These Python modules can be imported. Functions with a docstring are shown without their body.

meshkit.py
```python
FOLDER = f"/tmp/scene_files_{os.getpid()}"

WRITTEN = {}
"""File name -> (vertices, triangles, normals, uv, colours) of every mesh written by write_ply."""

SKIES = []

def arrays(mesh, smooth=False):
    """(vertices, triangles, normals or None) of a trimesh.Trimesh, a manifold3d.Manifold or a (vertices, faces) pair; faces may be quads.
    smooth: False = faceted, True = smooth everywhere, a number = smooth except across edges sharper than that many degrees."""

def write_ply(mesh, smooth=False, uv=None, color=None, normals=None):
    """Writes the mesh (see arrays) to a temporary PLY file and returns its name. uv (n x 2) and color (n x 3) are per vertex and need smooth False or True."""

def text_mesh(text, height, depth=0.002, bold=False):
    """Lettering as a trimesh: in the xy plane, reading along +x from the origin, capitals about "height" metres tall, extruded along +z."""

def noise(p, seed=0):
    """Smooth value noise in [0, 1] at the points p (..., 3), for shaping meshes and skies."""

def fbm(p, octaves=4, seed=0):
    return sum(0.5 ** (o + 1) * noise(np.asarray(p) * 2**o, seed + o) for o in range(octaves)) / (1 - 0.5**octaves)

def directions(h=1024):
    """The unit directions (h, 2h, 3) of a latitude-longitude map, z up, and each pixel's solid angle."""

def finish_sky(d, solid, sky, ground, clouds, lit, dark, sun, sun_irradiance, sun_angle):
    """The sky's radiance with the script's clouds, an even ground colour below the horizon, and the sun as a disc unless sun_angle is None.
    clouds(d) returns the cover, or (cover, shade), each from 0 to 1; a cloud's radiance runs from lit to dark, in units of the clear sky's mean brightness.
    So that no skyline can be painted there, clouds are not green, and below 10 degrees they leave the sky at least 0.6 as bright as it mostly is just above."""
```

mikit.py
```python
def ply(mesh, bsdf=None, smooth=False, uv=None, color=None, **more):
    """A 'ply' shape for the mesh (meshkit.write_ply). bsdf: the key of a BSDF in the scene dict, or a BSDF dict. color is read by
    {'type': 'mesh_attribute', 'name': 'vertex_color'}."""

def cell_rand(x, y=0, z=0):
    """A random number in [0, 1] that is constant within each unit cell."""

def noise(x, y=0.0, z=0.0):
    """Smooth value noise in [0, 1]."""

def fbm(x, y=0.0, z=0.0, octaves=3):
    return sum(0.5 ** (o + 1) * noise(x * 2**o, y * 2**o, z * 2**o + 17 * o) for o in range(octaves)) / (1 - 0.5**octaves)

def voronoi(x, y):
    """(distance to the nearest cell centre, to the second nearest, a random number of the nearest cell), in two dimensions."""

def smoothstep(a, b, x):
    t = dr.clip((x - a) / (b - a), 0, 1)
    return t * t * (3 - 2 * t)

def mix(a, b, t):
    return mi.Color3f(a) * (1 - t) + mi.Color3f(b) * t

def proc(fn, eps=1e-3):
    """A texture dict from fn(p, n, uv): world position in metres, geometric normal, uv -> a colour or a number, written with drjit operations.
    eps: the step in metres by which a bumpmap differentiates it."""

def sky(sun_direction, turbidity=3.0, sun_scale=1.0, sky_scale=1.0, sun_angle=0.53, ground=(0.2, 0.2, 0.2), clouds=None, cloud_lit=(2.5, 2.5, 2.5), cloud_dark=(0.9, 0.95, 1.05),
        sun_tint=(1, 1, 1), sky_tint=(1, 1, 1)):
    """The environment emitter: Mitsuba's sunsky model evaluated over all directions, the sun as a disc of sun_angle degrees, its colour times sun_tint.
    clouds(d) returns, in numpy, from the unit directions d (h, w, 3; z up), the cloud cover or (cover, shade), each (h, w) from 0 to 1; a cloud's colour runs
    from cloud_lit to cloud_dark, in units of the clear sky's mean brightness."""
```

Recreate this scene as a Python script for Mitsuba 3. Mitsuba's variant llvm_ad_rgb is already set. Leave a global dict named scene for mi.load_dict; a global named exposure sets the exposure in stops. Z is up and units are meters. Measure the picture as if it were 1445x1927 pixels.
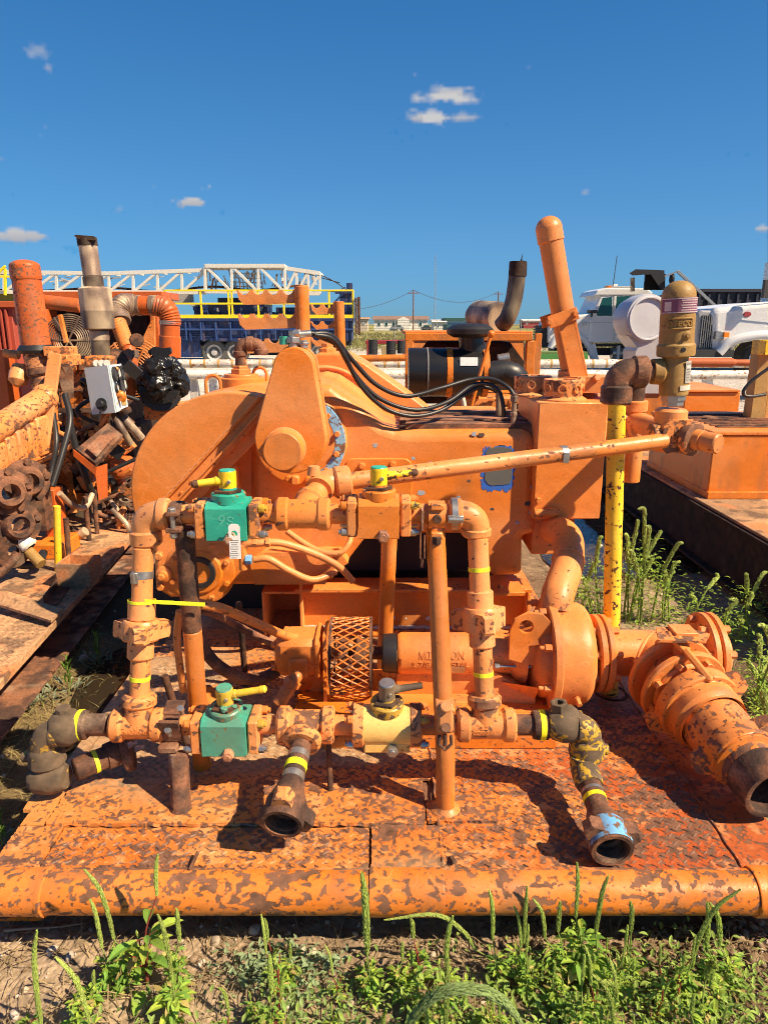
import math, random
import numpy as np, trimesh, drjit as dr, mitsuba as mi
import mikit, meshkit
from mikit import noise, fbm, smoothstep, mix, proc
from shapely.geometry import Polygon, Point, LineString
from shapely import affinity
from shapely.ops import unary_union
random.seed(5); RNG = np.random.default_rng(5)
scene, labels = {}, {}
V = lambda *a: np.array(a, float)
T = mi.ScalarTransform4f

# ---------------------------------------------------------------- camera, sky, exposure
H, F, CX, CY, HOR = 1.6, 1340.0, 722.5, 963.5, 610.0
TH = math.atan((CY - HOR) / F)
CAM = V(0, 0, H); FWD = V(0, math.cos(TH), -math.sin(TH)); DOWN = V(0, -math.sin(TH), -math.cos(TH))
scene['camera'] = {'type': 'perspective', 'fov': math.degrees(2 * math.atan(CX / F)), 'fov_axis': 'x', 'near_clip': 0.05, 'far_clip': 6000.0,
                   'to_world': T().look_at(origin=CAM.tolist(), target=(CAM + FWD).tolist(), up=[0, 0, 1])}
exposure = 1.66
def ray(px, py): return FWD + (px - CX) / F * V(1, 0, 0) + (py - CY) / F * DOWN
def at(px, py, Y):                       # measured pixel -> point at distance Y in front of the camera
    d = ray(px, py); return CAM + d * (Y / d[1])
def atz(px, py, z):
    d = ray(px, py); return CAM + d * ((z - H) / d[2])
def dep(p): return float(np.dot(np.asarray(p) - CAM, FWD))
def sz(px, p): return px * dep(p) / F    # length in metres of px pixels at the point p

def cloud_fn(d):
    cover = .24 * np.exp(-np.degrees(np.arcsin(np.clip(d[..., 2], 0, 1))) / 11.); shade = np.zeros(d.shape[:2])      # thin haze all round the horizon
    rad = lambda v: v / np.linalg.norm(v)
    for px, py, wx, wy, k, s in ((848, 180, 66, 19, 1.8, 3), (808, 222, 38, 14, 1.6, 4), (872, 222, 34, 10, 0.9, 5), (357, 381, 34, 11, 2.2, 6), (35, 444, 50, 15, 1.9, 7), (72, 98, 24, 15, .75, 8),
                              (92, 128, 12, 9, .7, 9), (1437, 430, 16, 6, 1.7, 10), (1102, 362, 14, 5, .7, 11), (225, 396, 18, 8, .6, 12), (-120, 300, 90, 25, 2, 13), (1600, 250, 80, 22, 2, 14)):
        c = rad(ray(px, py)); r = V(1, 0, 0) - c * c[0]; r = rad(r); u = np.cross(r, c)
        f = d @ c; ok = f > .5
        x = np.where(ok, d @ r / np.maximum(f, .1), 9) * F / wx; y = np.where(ok, d @ u / np.maximum(f, .1), 9) * F / wy
        m = ok & (np.abs(x) < 2) & (np.abs(y) < 2.4)
        if not m.any(): continue
        n = meshkit.fbm(np.stack([x[m] * 2.2 + s * 7, y[m] * 1.5, x[m] * 0 + s], -1), 5, s)
        e = np.clip((1.15 - np.hypot(x[m], y[m] * np.where(y[m] < 0, 1.35, 1))) , 0, 1)
        n2 = meshkit.fbm(np.stack([x[m] * 6 + s, y[m] * 3.5, x[m] * 0 + s], -1), 3, s + 50); v = np.clip((e * 1.05 + n * 1.15 + (n2 - .5) * .35 - .84) * k * 1.3, 0, 1) ** 1.2 * min(1, k)
        shade[m] = np.where(v > .02, np.clip(.45 - y[m] * .55, 0, 1), 0); cover[m] = np.maximum(cover[m], v)
    return cover, shade
scene['sky'] = mikit.sky([0.87, -0.47, 1.0], turbidity=2.6, sun_scale=1.9, sky_scale=1.03, ground=(.22, .18, .13), clouds=cloud_fn, cloud_lit=(3.0, 2.95, 2.95), cloud_dark=(1.6, 1.75, 2.1),
                         sky_tint=(.125, .66, 1.04), sun_tint=(1.04, 1.0, .93))

# ---------------------------------------------------------------- materials
def fv(v): return mi.Float(v)
def paint(name, base, faded, rust, rough=.42, f=13., bump=.003, fine=.0003, under=None):
    """Paint over rusty steel. uv.x = wear 0..1, uv.y = fading 0..1 of the part."""
    def chips(p, uv, soft=.016):
        wx, wy = noise(p.x * f * 1.9, p.y * f * 1.9, p.z * f * 1.9) - .5, noise(p.x * f * 1.9 + 31, p.y * f * 1.9, p.z * f * 1.9) - .5
        q = .36 / f; x, y, z = p.x + q * wx, p.y + q * wy, p.z + q * (wx - wy) * .7
        n = fbm(x * f, y * f, z * f * .85, 5) + .42 * (fbm(p.x * 2.3 + 11, p.y * 2.3, p.z * 3.1, 3) - .5)
        m = fbm(x * f * 5.3 + 9, y * f * 5.3, z * f * 5.3, 3)
        t = .85 - .42 * uv.x
        return dr.maximum(smoothstep(t, t + soft, n * .62 + m * .38), smoothstep(t + .04, t + .06, m) * smoothstep(.03, .2, uv.x))
    def col(p, n, uv):
        c = chips(p, uv)
        l = fbm(p.x * 3.1, p.y * 3.1, p.z * 5.3 + 3, 4)
        b = mix(base, faded, dr.clip(uv.y + (l - .5) * 1.5, 0, 1))
        h = smoothstep(.0, 1., chips(p, mi.Point2f(uv.x + .10, uv.y), .06))                      # thin, stained paint round the chips
        b = mix(b, mi.Color3f(*base) * mi.Color3f(.62, .50, .55), h * .55)
        g = noise(p.x * 160, p.y * 160, p.z * 160)
        b = b * (.90 + .16 * g)
        d = smoothstep(.50, .74, fbm(p.x * 9 + 5, p.y * 9, p.z * 1.8, 4)) * (.32 + .25 * uv.x)      # grime streaks
        sc = smoothstep(.955, .985, 1 - dr.abs(2 * noise(p.x * 9 + p.z * 31, p.y * 11, p.z * 12 - p.x * 17) - 1)) * smoothstep(.56, .64, fbm(p.x * 8, p.y * 8, p.z * 8 + 70, 2))
        b = mix(b, mi.Color3f(*faded) * 1.15 + .06, sc * .22)                              # pale scratches
        b = mix(b, mi.Color3f(.16, .10, .06), d)
        r = mix(mi.Color3f(*rust) * .75, mi.Color3f(*rust) * mi.Color3f(1.9, 1.75, 1.7), fbm(p.x * 48, p.y * 48, p.z * 48, 3) * 1.3 - .25)
        if under is not None: r = mix(r, under, smoothstep(.5, .6, noise(p.x * 6, p.y * 6, p.z * 6 + 40)))
        return mix(b, r, c)
    def rgh(p, n, uv): return mi.Float(rough) + (.88 - rough) * chips(p, uv) + .14 * (noise(p.x * 30, p.y * 30, p.z * 30) - .5)
    def hgt(p, n, uv): return (1 - chips(p, uv)) * (bump * .25) + fine * noise(p.x * 220, p.y * 220, p.z * 220) + .0012 * noise(p.x * 34, p.y * 34, p.z * 34) + .0035 * noise(p.x * 7, p.y * 7, p.z * 7) + chips(p, uv) * .0005 * noise(p.x * 400, p.y * 400, p.z * 400)
    scene[name] = {'type': 'twosided', 'bsdf': {'type': 'bumpmap', 'tex': proc(hgt, 8e-4), 'scale': 1.0, 'bsdf': {'type': 'principled', 'base_color': proc(col), 'roughness': proc(rgh), 'specular': .45}}}
RUST = (.145, .072, .042)
paint('m_orange', (.63, .173, .015), (.73, .31, .115), RUST)
paint('m_redorange', (.50, .10, .017), (.58, .18, .05), RUST)
paint('m_yellow', (.84, .53, .015), (.80, .58, .08), (.07, .035, .022), f=16)
paint('m_teal', (.015, .32, .23), (.10, .42, .30), (.20, .13, .06), f=16)
paint('m_cream', (.75, .45, .12), (.74, .50, .18), RUST, f=14)
paint('m_mustard', (.50, .31, .03), (.44, .28, .06), (.095, .07, .045), f=15)
paint('m_tan', (.29, .165, .045), (.38, .24, .08), (.14, .075, .035), f=18, rough=.55)
paint('m_blue', (.12, .36, .66), (.25, .45, .66), (.16, .09, .055), f=17)
paint('m_white', (.74, .73, .70), (.70, .62, .48), (.28, .14, .06), f=5, rough=.4)
paint('m_navy', (.012, .03, .11), (.02, .05, .16), (.08, .05, .04), f=3, rough=.4)

def rust_fn(p, n, uv):
    a = fbm(p.x * 19, p.y * 19, p.z * 19, 3); b = noise(p.x * 170, p.y * 170, p.z * 170)
    c = mix((.045, .026, .02), (.17, .075, .04), smoothstep(.3, .72, a))
    c = mix(c, (.30, .21, .14), smoothstep(.58, .8, fbm(p.x * 8 + 3, p.y * 8, p.z * 8, 3)) * .55)
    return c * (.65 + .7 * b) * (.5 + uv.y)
scene['m_rust'] = {'type': 'twosided', 'bsdf': {'type': 'bumpmap', 'tex': proc(lambda p, n, uv: .0007 * noise(p.x * 260, p.y * 260, p.z * 260) + .0012 * noise(p.x * 70, p.y * 70, p.z * 70), 8e-4), 'scale': 1.0,
                   'bsdf': {'type': 'principled', 'base_color': proc(rust_fn), 'roughness': .78, 'specular': .4}}}
def deck_fn(p, n, uv):
    wx, wy = noise(p.x * 24, p.y * 24, 3.) - .5, noise(p.x * 24 + 40, p.y * 24, 3.) - .5
    x, y = p.x + .016 * wx, p.y + .013 * wy
    a = fbm(x * 19, y * 31, p.z * 9, 5) + .55 * (fbm(p.x * 1.9 + 6, p.y * 2.9, 5., 3) - .5); m = fbm(x * 95, y * 95, 2., 3)
    base = mix((.50, .13, .016), (.57, .215, .055), fbm(p.x * 3, p.y * 5, 7., 4) * 1.6 - .3 + (uv.y - .3))
    base = mix(base, (.34, .06, .018), smoothstep(.46, .66, fbm(p.x * 2.3 + 4, p.y * 2.3, 1., 4)) * smoothstep(-.2, .6, p.x) * .75)
    base = mix(base, (.62, .34, .15), smoothstep(.55, .75, fbm(p.x * 20, p.y * 31, 9., 3)) * .45)
    t = .775 - .40 * uv.x
    c = dr.maximum(smoothstep(t, t + .045, a * .5 + m * .5), smoothstep(t + .05, t + .10, m) * .8)
    base = mix(base, base * mi.Color3f(.6, .48, .5), smoothstep(t - .07, t + .01, a * .5 + m * .5) * .6)
    r = mix((.085, .045, .03), (.25, .125, .075), fbm(p.x * 60, p.y * 60, p.z * 60, 3) * 1.5 - .3)
    k = mix(base * (.88 + .2 * noise(p.x * 140, p.y * 140, 1.)), r, c)
    dirt = smoothstep(.40, .62, fbm(p.x * 2.1 + 8, p.y * 4.1, 3., 3) + smoothstep(1.93, 2.06, p.y) * smoothstep(.25, -.1, p.x) * .30 - .13)
    sand = mi.Color3f(.33, .225, .125) * (.7 + .6 * noise(p.x * 90, p.y * 90, 4.))
    return mix(k, sand, dirt * .82)
scene['m_deck'] = {'type': 'twosided', 'bsdf': {'type': 'bumpmap', 'tex': proc(lambda p, n, uv: .0011 * fbm(p.x * 60, p.y * 60, p.z * 60, 3), 8e-4), 'scale': 1.0,
                   'bsdf': {'type': 'principled', 'base_color': proc(deck_fn), 'roughness': .55, 'specular': .4}}}
def wood_rust_deck(p, n, uv):
    a = fbm(p.x * 5, p.y * 3, 1., 4)
    c = mix((.20, .12, .065), (.36, .20, .10), smoothstep(.3, .7, a))
    c = mix(c, (.45, .14, .04), smoothstep(.55, .68, fbm(p.x * 4 + 7, p.y * 4, p.z * 4, 3)) * .6)
    c = mix(c, (.07, .045, .03), smoothstep(.55, .7, fbm(p.x * 13, p.y * 13, p.z * 13, 3)) * .7)
    return c * (.9 + .75 * noise(p.x * 90, p.y * 90, p.z * 90))
scene['m_rust_deck'] = {'type': 'twosided', 'bsdf': {'type': 'bumpmap', 'tex': proc(lambda p, n, uv: .0015 * noise(p.x * 65 + p.y * 30, p.y * 65 - p.x * 30, p.z * 40), 1e-3), 'scale': 1.0, 'bsdf': {'type': 'principled', 'base_color': proc(wood_rust_deck), 'roughness': .7, 'specular': .35}}}
scene['m_steel'] = {'type': 'twosided', 'bsdf': {'type': 'principled', 'base_color': proc(lambda p, n, uv: mi.Color3f(.46, .45, .43) * (.6 + .55 * fbm(p.x * 60, p.y * 60, p.z * 60, 2))), 'metallic': .8, 'roughness': .36}}
scene['m_stack'] = {'type': 'twosided', 'bsdf': {'type': 'principled', 'base_color': proc(lambda p, n, uv: mix(mi.Color3f(.30, .23, .15), (.10, .07, .055), smoothstep(.35, .65, fbm(p.x * 9, p.y * 9, p.z * 5, 3))) * (.5 + 1.7 * uv.y)), 'metallic': .25, 'roughness': .55}}
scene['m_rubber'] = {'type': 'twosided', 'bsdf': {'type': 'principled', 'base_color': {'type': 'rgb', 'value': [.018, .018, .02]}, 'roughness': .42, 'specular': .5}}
scene['m_black'] = {'type': 'twosided', 'bsdf': {'type': 'bumpmap', 'tex': proc(lambda p, n, uv: .0006 * noise(p.x * 180, p.y * 180, p.z * 180), 1e-3), 'scale': 1.0, 'bsdf': {'type': 'principled', 'base_color': {'type': 'rgb', 'value': [.012, .012, .013]}, 'roughness': .28, 'specular': .5}}}
VC = {'type': 'mesh_attribute', 'name': 'vertex_color'}
scene['m_plain'] = {'type': 'twosided', 'bsdf': {'type': 'principled', 'base_color': VC, 'roughness': .62, 'specular': .35}}
scene['m_gloss'] = {'type': 'twosided', 'bsdf': {'type': 'principled', 'base_color': VC, 'roughness': .22, 'specular': .5}}
scene['m_leaf'] = {'type': 'principledthin', 'base_color': VC, 'roughness': .5, 'diff_trans': .7, 'eta': 1.35}
scene['m_glass'] = {'type': 'twosided', 'bsdf': {'type': 'principled', 'base_color': {'type': 'rgb', 'value': [.012, .07, .075]}, 'roughness': .05, 'specular': .35}}
def dirt_fn(p, n, uv):
    a = fbm(p.x * 1.1, p.y * 1.1, 3., 4); g = noise(p.x * 85, p.y * 85, 2.)
    c = mix((.15, .10, .062), (.33, .25, .17), smoothstep(.3, .7, a))
    c = c * (.6 + .75 * fbm(p.x * 26, p.y * 26, 1., 3)) * (.8 + .4 * g)
    far = smoothstep(6., 11., p.y)
    grav = mix((.30, .27, .24), (.47, .43, .38), fbm(p.x * .4, p.y * .4, 5., 3)) * (.55 + .85 * noise(p.x * 20, p.y * 20, 8.))
    c = mix(c, grav, far)
    grass = mix((.11, .12, .035), (.27, .235, .10), fbm(p.x * .05 + 3, p.y * .11, 5., 4) * 1.5 - .25)
    c = mix(c, grass, smoothstep(44., 60., p.y + 9 * noise(p.x * .1, p.y * .1, 3.)))
    wet = smoothstep(.44, .62, fbm(p.x * .8 + 3, p.y * .8, 9., 3)) * smoothstep(2.2, 2.7, p.y) * smoothstep(6.5, 5., p.y)
    moss = smoothstep(-1.0, -1.15, p.x) * smoothstep(5., 3., p.y) * smoothstep(1.6, 2.0, p.y)
    c = mix(c, mi.Color3f(.12, .085, .03) * (.5 + fbm(p.x * 30, p.y * 12, 2., 2)), moss * .8)
    return mix(c, (.04, .026, .014), wet * .75)
scene['m_dirt'] = {'type': 'twosided', 'bsdf': {'type': 'bumpmap', 'tex': proc(lambda p, n, uv: .012 * fbm(p.x * 22, p.y * 22, 1., 3) + .005 * noise(p.x * 130, p.y * 130, 1.), 2e-3), 'scale': 1.0, 'bsdf': {'type': 'principled', 'base_color': proc(dirt_fn), 'roughness': .92, 'specular': .2}}}
scene['m_water'] = {'type': 'twosided', 'bsdf': {'type': 'bumpmap', 'tex': proc(lambda p, n, uv: .0006 * fbm(p.x * 9, p.y * 9, 1., 2), 2e-3), 'scale': 1.0, 'bsdf': {'type': 'principled', 'base_color': {'type': 'rgb', 'value': [.028, .02, .012]}, 'roughness': .05, 'specular': .55}}}

# ---------------------------------------------------------------- mesh helpers
def unit(v): v = np.asarray(v, float); return v / np.linalg.norm(v)
X_, Y_, Z_ = V(1, 0, 0), V(0, 1, 0), V(0, 0, 1)
def frame(d):
    d = unit(d); a = Z_ if abs(d[2]) < .9 else X_
    u = unit(np.cross(a, d)); return u, np.cross(d, u), d
def M(v, f): return trimesh.Trimesh(np.asarray(v, float), np.asarray(f, int), process=False)
def cat(*ms):
    ms = [m for g in ms for m in (g if isinstance(g, (list, tuple)) else [g])]
    return ms[0] if len(ms) == 1 else trimesh.util.concatenate(ms)
def lathe(p, d, prof, n=24, ph=0):
    """Surface of revolution about the axis through p along d; prof = [(distance along, radius)...]."""
    u, w, d = frame(d); a = np.arange(n) / n * 2 * math.pi + ph
    ring = np.cos(a)[:, None] * u + np.sin(a)[:, None] * w
    v = np.concatenate([np.asarray(p) + t * d + max(r, 1e-5) * ring for t, r in prof]); f = []
    i = np.arange(n); j = (i + 1) % n
    for k in range(len(prof) - 1):
        A, B = k * n, k * n + n
        f += [np.stack([A + i, A + j, B + j], 1), np.stack([A + i, B + j, B + i], 1)]
    return M(v, np.vstack(f))
def cyl(p0, p1, r, r1=None, n=20, b=None):
    """Capped cylinder or frustum with a small bevel."""
    p0 = np.asarray(p0, float); d = np.asarray(p1, float) - p0; L = np.linalg.norm(d); r1 = r if r1 is None else r1
    b = min(.1 * min(r, r1), .004, L * .2) if b is None else b
    return lathe(p0, d, [(0, 0), (0, r - b), (b, r), (L - b, r1), (L, r1 - b), (L, 0)], n)
def hexp(p0, p1, r, n=6): return cyl(p0, p1, r, n=n, b=r * .08)
def spline(pts, k=8):
    p = np.asarray(pts, float); p = np.vstack([2 * p[0] - p[1], p, 2 * p[-1] - p[-2]]); out = []
    for i in range(1, len(p) - 2):
        for t in np.arange(k) / k:
            a, b, c, d = p[i - 1], p[i], p[i + 1], p[i + 2]
            out.append(.5 * (2 * b + (c - a) * t + (2 * a - 5 * b + 4 * c - d) * t * t + (3 * b - a - 3 * c + d) * t ** 3))
    return np.array(out + [p[-2]])
def tube(pts, r, n=10, cap=True, rs=None):
    p = np.asarray(pts, float); k = len(p); t = np.gradient(p, axis=0); t /= np.linalg.norm(t, axis=1, keepdims=True) + 1e-12
    u = frame(t[0])[0]; v, rs = [], np.full(k, r) if rs is None else np.asarray(rs)
    a = np.arange(n) / n * 2 * math.pi
    for i in range(k):
        u = unit(u - t[i] * (u @ t[i])); w = np.cross(t[i], u)
        v.append(p[i] + rs[i] * (np.cos(a)[:, None] * u + np.sin(a)[:, None] * w))
    v = np.vstack(v); i = np.arange(n); j = (i + 1) % n; f = []
    for q in range(k - 1):
        A, B = q * n, q * n + n
        f += [np.stack([A + i, A + j, B + j], 1), np.stack([A + i, B + j, B + i], 1)]
    if cap:
        v = np.vstack([v, v[:n], v[-n:], p[0], p[-1]]); c = k * n
        f += [np.stack([c + j, c + i, i * 0 + c + 2 * n], 1), np.stack([c + n + i, c + n + j, i * 0 + c + 2 * n + 1], 1)]
    return M(v, np.vstack(f))
def arc(c, u, w, r, a0, a1, k=10):
    a = np.radians(np.linspace(a0, a1, k)); return np.asarray(c) + r * (np.cos(a)[:, None] * np.asarray(u) + np.sin(a)[:, None] * np.asarray(w))
def bend(p, d0, d1, R, r, k=9, n=18):
    """Elbow entering along d0 towards the corner p and leaving along d1."""
    d0, d1 = unit(d0), unit(d1); a, b = p - d0 * R, p + d1 * R
    pts = [(1 - t) ** 2 * a + 2 * t * (1 - t) * p + t * t * b for t in np.linspace(0, 1, k)]
    return tube(pts, r, n)
def hull(pts): return trimesh.convex.convex_hull(np.asarray(pts, float))
def box(c, s, R=None, b=None):
    """Chamfered box: centre, full sizes, rotation (columns = axes)."""
    c, s = np.asarray(c, float), np.asarray(s, float) / 2; b = min(.004, s.min() * .3) if b is None else b
    pts = [(sx * (s[0] - b * (k != 0)), sy * (s[1] - b * (k != 1)), sz_ * (s[2] - b * (k != 2))) for sx in (-1, 1) for sy in (-1, 1) for sz_ in (-1, 1) for k in range(3)]
    pts = np.array(pts); pts = pts if R is None else pts @ np.asarray(R).T
    return hull(pts + c)
def box2(lo, hi, b=None): lo, hi = np.asarray(lo, float), np.asarray(hi, float); return box((lo + hi) / 2, np.abs(hi - lo), b=b)
def rot(ax, deg): return trimesh.transformations.rotation_matrix(math.radians(deg), ax)[:3, :3]
def beam(p0, p1, w, h, up=Z_, b=None):
    """Box bar from p0 to p1, w wide and h tall."""
    p0, p1 = np.asarray(p0, float), np.asarray(p1, float); d = p1 - p0; L = np.linalg.norm(d); d = d / L
    s = np.cross(d, up); s = unit(s) if np.linalg.norm(s) > 1e-6 else X_; return box((p0 + p1) / 2, (L, w, h), np.stack([d, s, np.cross(s, d)], 1), b)
def prism(poly, o, u, w, t):
    """Polygon (shapely or points) in the plane o,u,w, extruded t along u x w."""
    poly = Polygon(poly) if not hasattr(poly, 'geom_type') else poly
    if hasattr(poly, "geoms"): poly = max(poly.geoms, key=lambda g: g.area)
    m = trimesh.creation.extrude_polygon(poly, abs(t), engine='earcut'); v = m.vertices; n = np.cross(u, w)
    nv = np.asarray(o) + v[:, :1] * np.asarray(u) + v[:, 1:2] * np.asarray(w) + v[:, 2:] * (n * np.sign(t))
    f = m.faces if t > 0 else m.faces[:, ::-1]; return M(nv, f)
def prismY(poly, y0, y1): return prism(poly, V(0, y1, 0), X_, Z_, abs(y1 - y0))       # outline in x,z from y0 back to y1 (normal of X x Z is -Y)
def slab(poly, y0, y1, b=.012, seg=.012):
    """Plate with its outline in x,z, from the front y0 back to y1, with a rounded front edge of radius b."""
    poly = Polygon(poly) if not hasattr(poly, 'geom_type') else poly
    r = np.array(poly.exterior.segmentize(max(seg, b)).coords)[:-1]
    if not poly.exterior.is_ccw: r = r[::-1]
    e = np.roll(r, -1, 0) - np.roll(r, 1, 0); e /= np.linalg.norm(e, axis=1, keepdims=True); nrm = np.stack([e[:, 1], -e[:, 0]], 1); k = len(r)
    a0 = np.roll(r, -1, 0) - r; a0 /= np.linalg.norm(a0, axis=1, keepdims=True); mit = 1 / np.maximum(.45, np.abs((nrm * np.stack([a0[:, 1], -a0[:, 0]], 1)).sum(1)))
    lay = [(y0, b), (y0 + b * .07, b * .62), (y0 + b * .3, b * .3), (y0 + b * .62, b * .07), (y0 + b, 0), (y1, 0)]
    v = [np.stack([(r - nrm * (o * mit)[:, None])[:, 0], np.full(k, y), (r - nrm * (o * mit)[:, None])[:, 1]], 1) for y, o in lay]
    i = np.arange(k); j = (i + 1) % k; f = []
    for q in range(len(lay) - 1): A, B = q * k, q * k + k; f += [np.stack([A + i, A + j, B + j], 1), np.stack([A + i, B + j, B + i], 1)]
    side = M(np.vstack(v), np.vstack(f))
    def cap(o, y, flip):
        c = Polygon(r - nrm * (o * mit)[:, None])
        if not c.is_valid: c = poly.buffer(-o)
        vv, ff = trimesh.creation.triangulate_polygon(c, engine='earcut'); vv = np.asarray(vv)
        g = ff[:, ::-1] if flip else ff; return M(np.stack([vv[:, 0], np.full(len(vv), y), vv[:, 1]], 1), g)
    out = cat(side, cap(b, y0, False), cap(0, y1, True)); return out
def pxz(pts, Y): return [(lambda p: (p[0], p[2]))(at(x, y, Y)) for x, y in pts]
def pcirc(px, py, r, Y, n=24): p = at(px, py, Y); return Point(p[0], p[2]).buffer(sz(r, p), n)
def text(s, h, o, u, w, depth=.002, bold=False):
    m = meshkit.text_mesh(s, h, depth, bold); v = m.vertices; n = np.cross(u, w)
    return M(np.asarray(o) + v[:, :1] * np.asarray(u) + v[:, 1:2] * np.asarray(w) + v[:, 2:] * n, m.faces)
def text_ring(s, h, c, d, f, r, depth=.004, bold=True):
    """Raised letters running round a cylinder of radius r about the axis d through c, centred on the direction f."""
    m = meshkit.text_mesh(s, h, depth, bold); v = m.vertices; d = unit(d); f = unit(f - d * (f @ d)); t = np.cross(d, f); a = (v[:, 0] - v[:, 0].max() / 2) / r; R = (r - depth * .3 + v[:, 2])[:, None]
    return M(np.asarray(c) + (v[:, 1:2] - h / 2) * d + R * (np.cos(a)[:, None] * f + np.sin(a)[:, None] * t), m.faces)
def text_cyl(s, h, c, ax, up, r, depth=.002, bold=False):
    """Raised letters on a cylinder of radius r about the axis ax through c, centred, facing 'up'."""
    m = meshkit.text_mesh(s, h, depth, bold); v = m.vertices; L = v[:, 0].max()
    ax, up = unit(ax), unit(up); w = np.cross(up, ax); a = (v[:, 1] - h / 2) / r; R = (r - depth * .3 + v[:, 2])[:, None]
    return M(np.asarray(c) + (v[:, :1] - L / 2) * ax + R * (np.cos(a)[:, None] * up + np.sin(a)[:, None] * w), m.faces)

# ---------------------------------------------------------------- things and parts
COUNT = {}
def numbered(key):
    k = COUNT[key] = COUNT.get(key, -1) + 1
    return key if k == 0 else f'{key}_{k:03d}'
def put(key, mesh, mat, smooth=38, wear=.3, fade=.4, color=None):
    m = cat(mesh) if isinstance(mesh, (list, tuple)) else mesh
    if smooth and smooth is not True: m = trimesh.graph.smooth_shade(m, angle=math.radians(smooth), facet_minarea=None)
    v, f = np.array(m.vertices), np.array(m.faces)
    kw = {}
    if mat in ('m_plain', 'm_gloss', 'm_leaf'): kw['color'] = np.tile(np.asarray(color, float), (len(v), 1)) if np.ndim(color) == 1 else color
    else: kw['uv'] = np.tile([wear, fade], (len(v), 1))
    scene[key] = mikit.ply((v, f), mat, smooth=bool(smooth), **kw)
def thing(name, label, cat_, group=None, kind=None):
    key = numbered(name); labels[key] = {'label': label, 'category': cat_}
    if group: labels[key]['group'] = group
    if kind: labels[key]['kind'] = kind
    return key
def part(parent, name, mesh, mat='m_orange', smooth=38, wear=.3, fade=.4, color=None, label=None, kind=None):
    key = numbered(parent + '__' + name); put(key, mesh, mat, smooth, wear, fade, color)
    if label or kind: labels[key] = {k: v for k, v in (('label', label), ('kind', kind)) if v}
    return key
def single(name, label, cat_, mesh, mat='m_orange', smooth=38, wear=.3, fade=.4, color=None, group=None, kind=None):
    key = thing(name, label, cat_, group, kind); put(key, mesh, mat, smooth, wear, fade, color); return key
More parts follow.
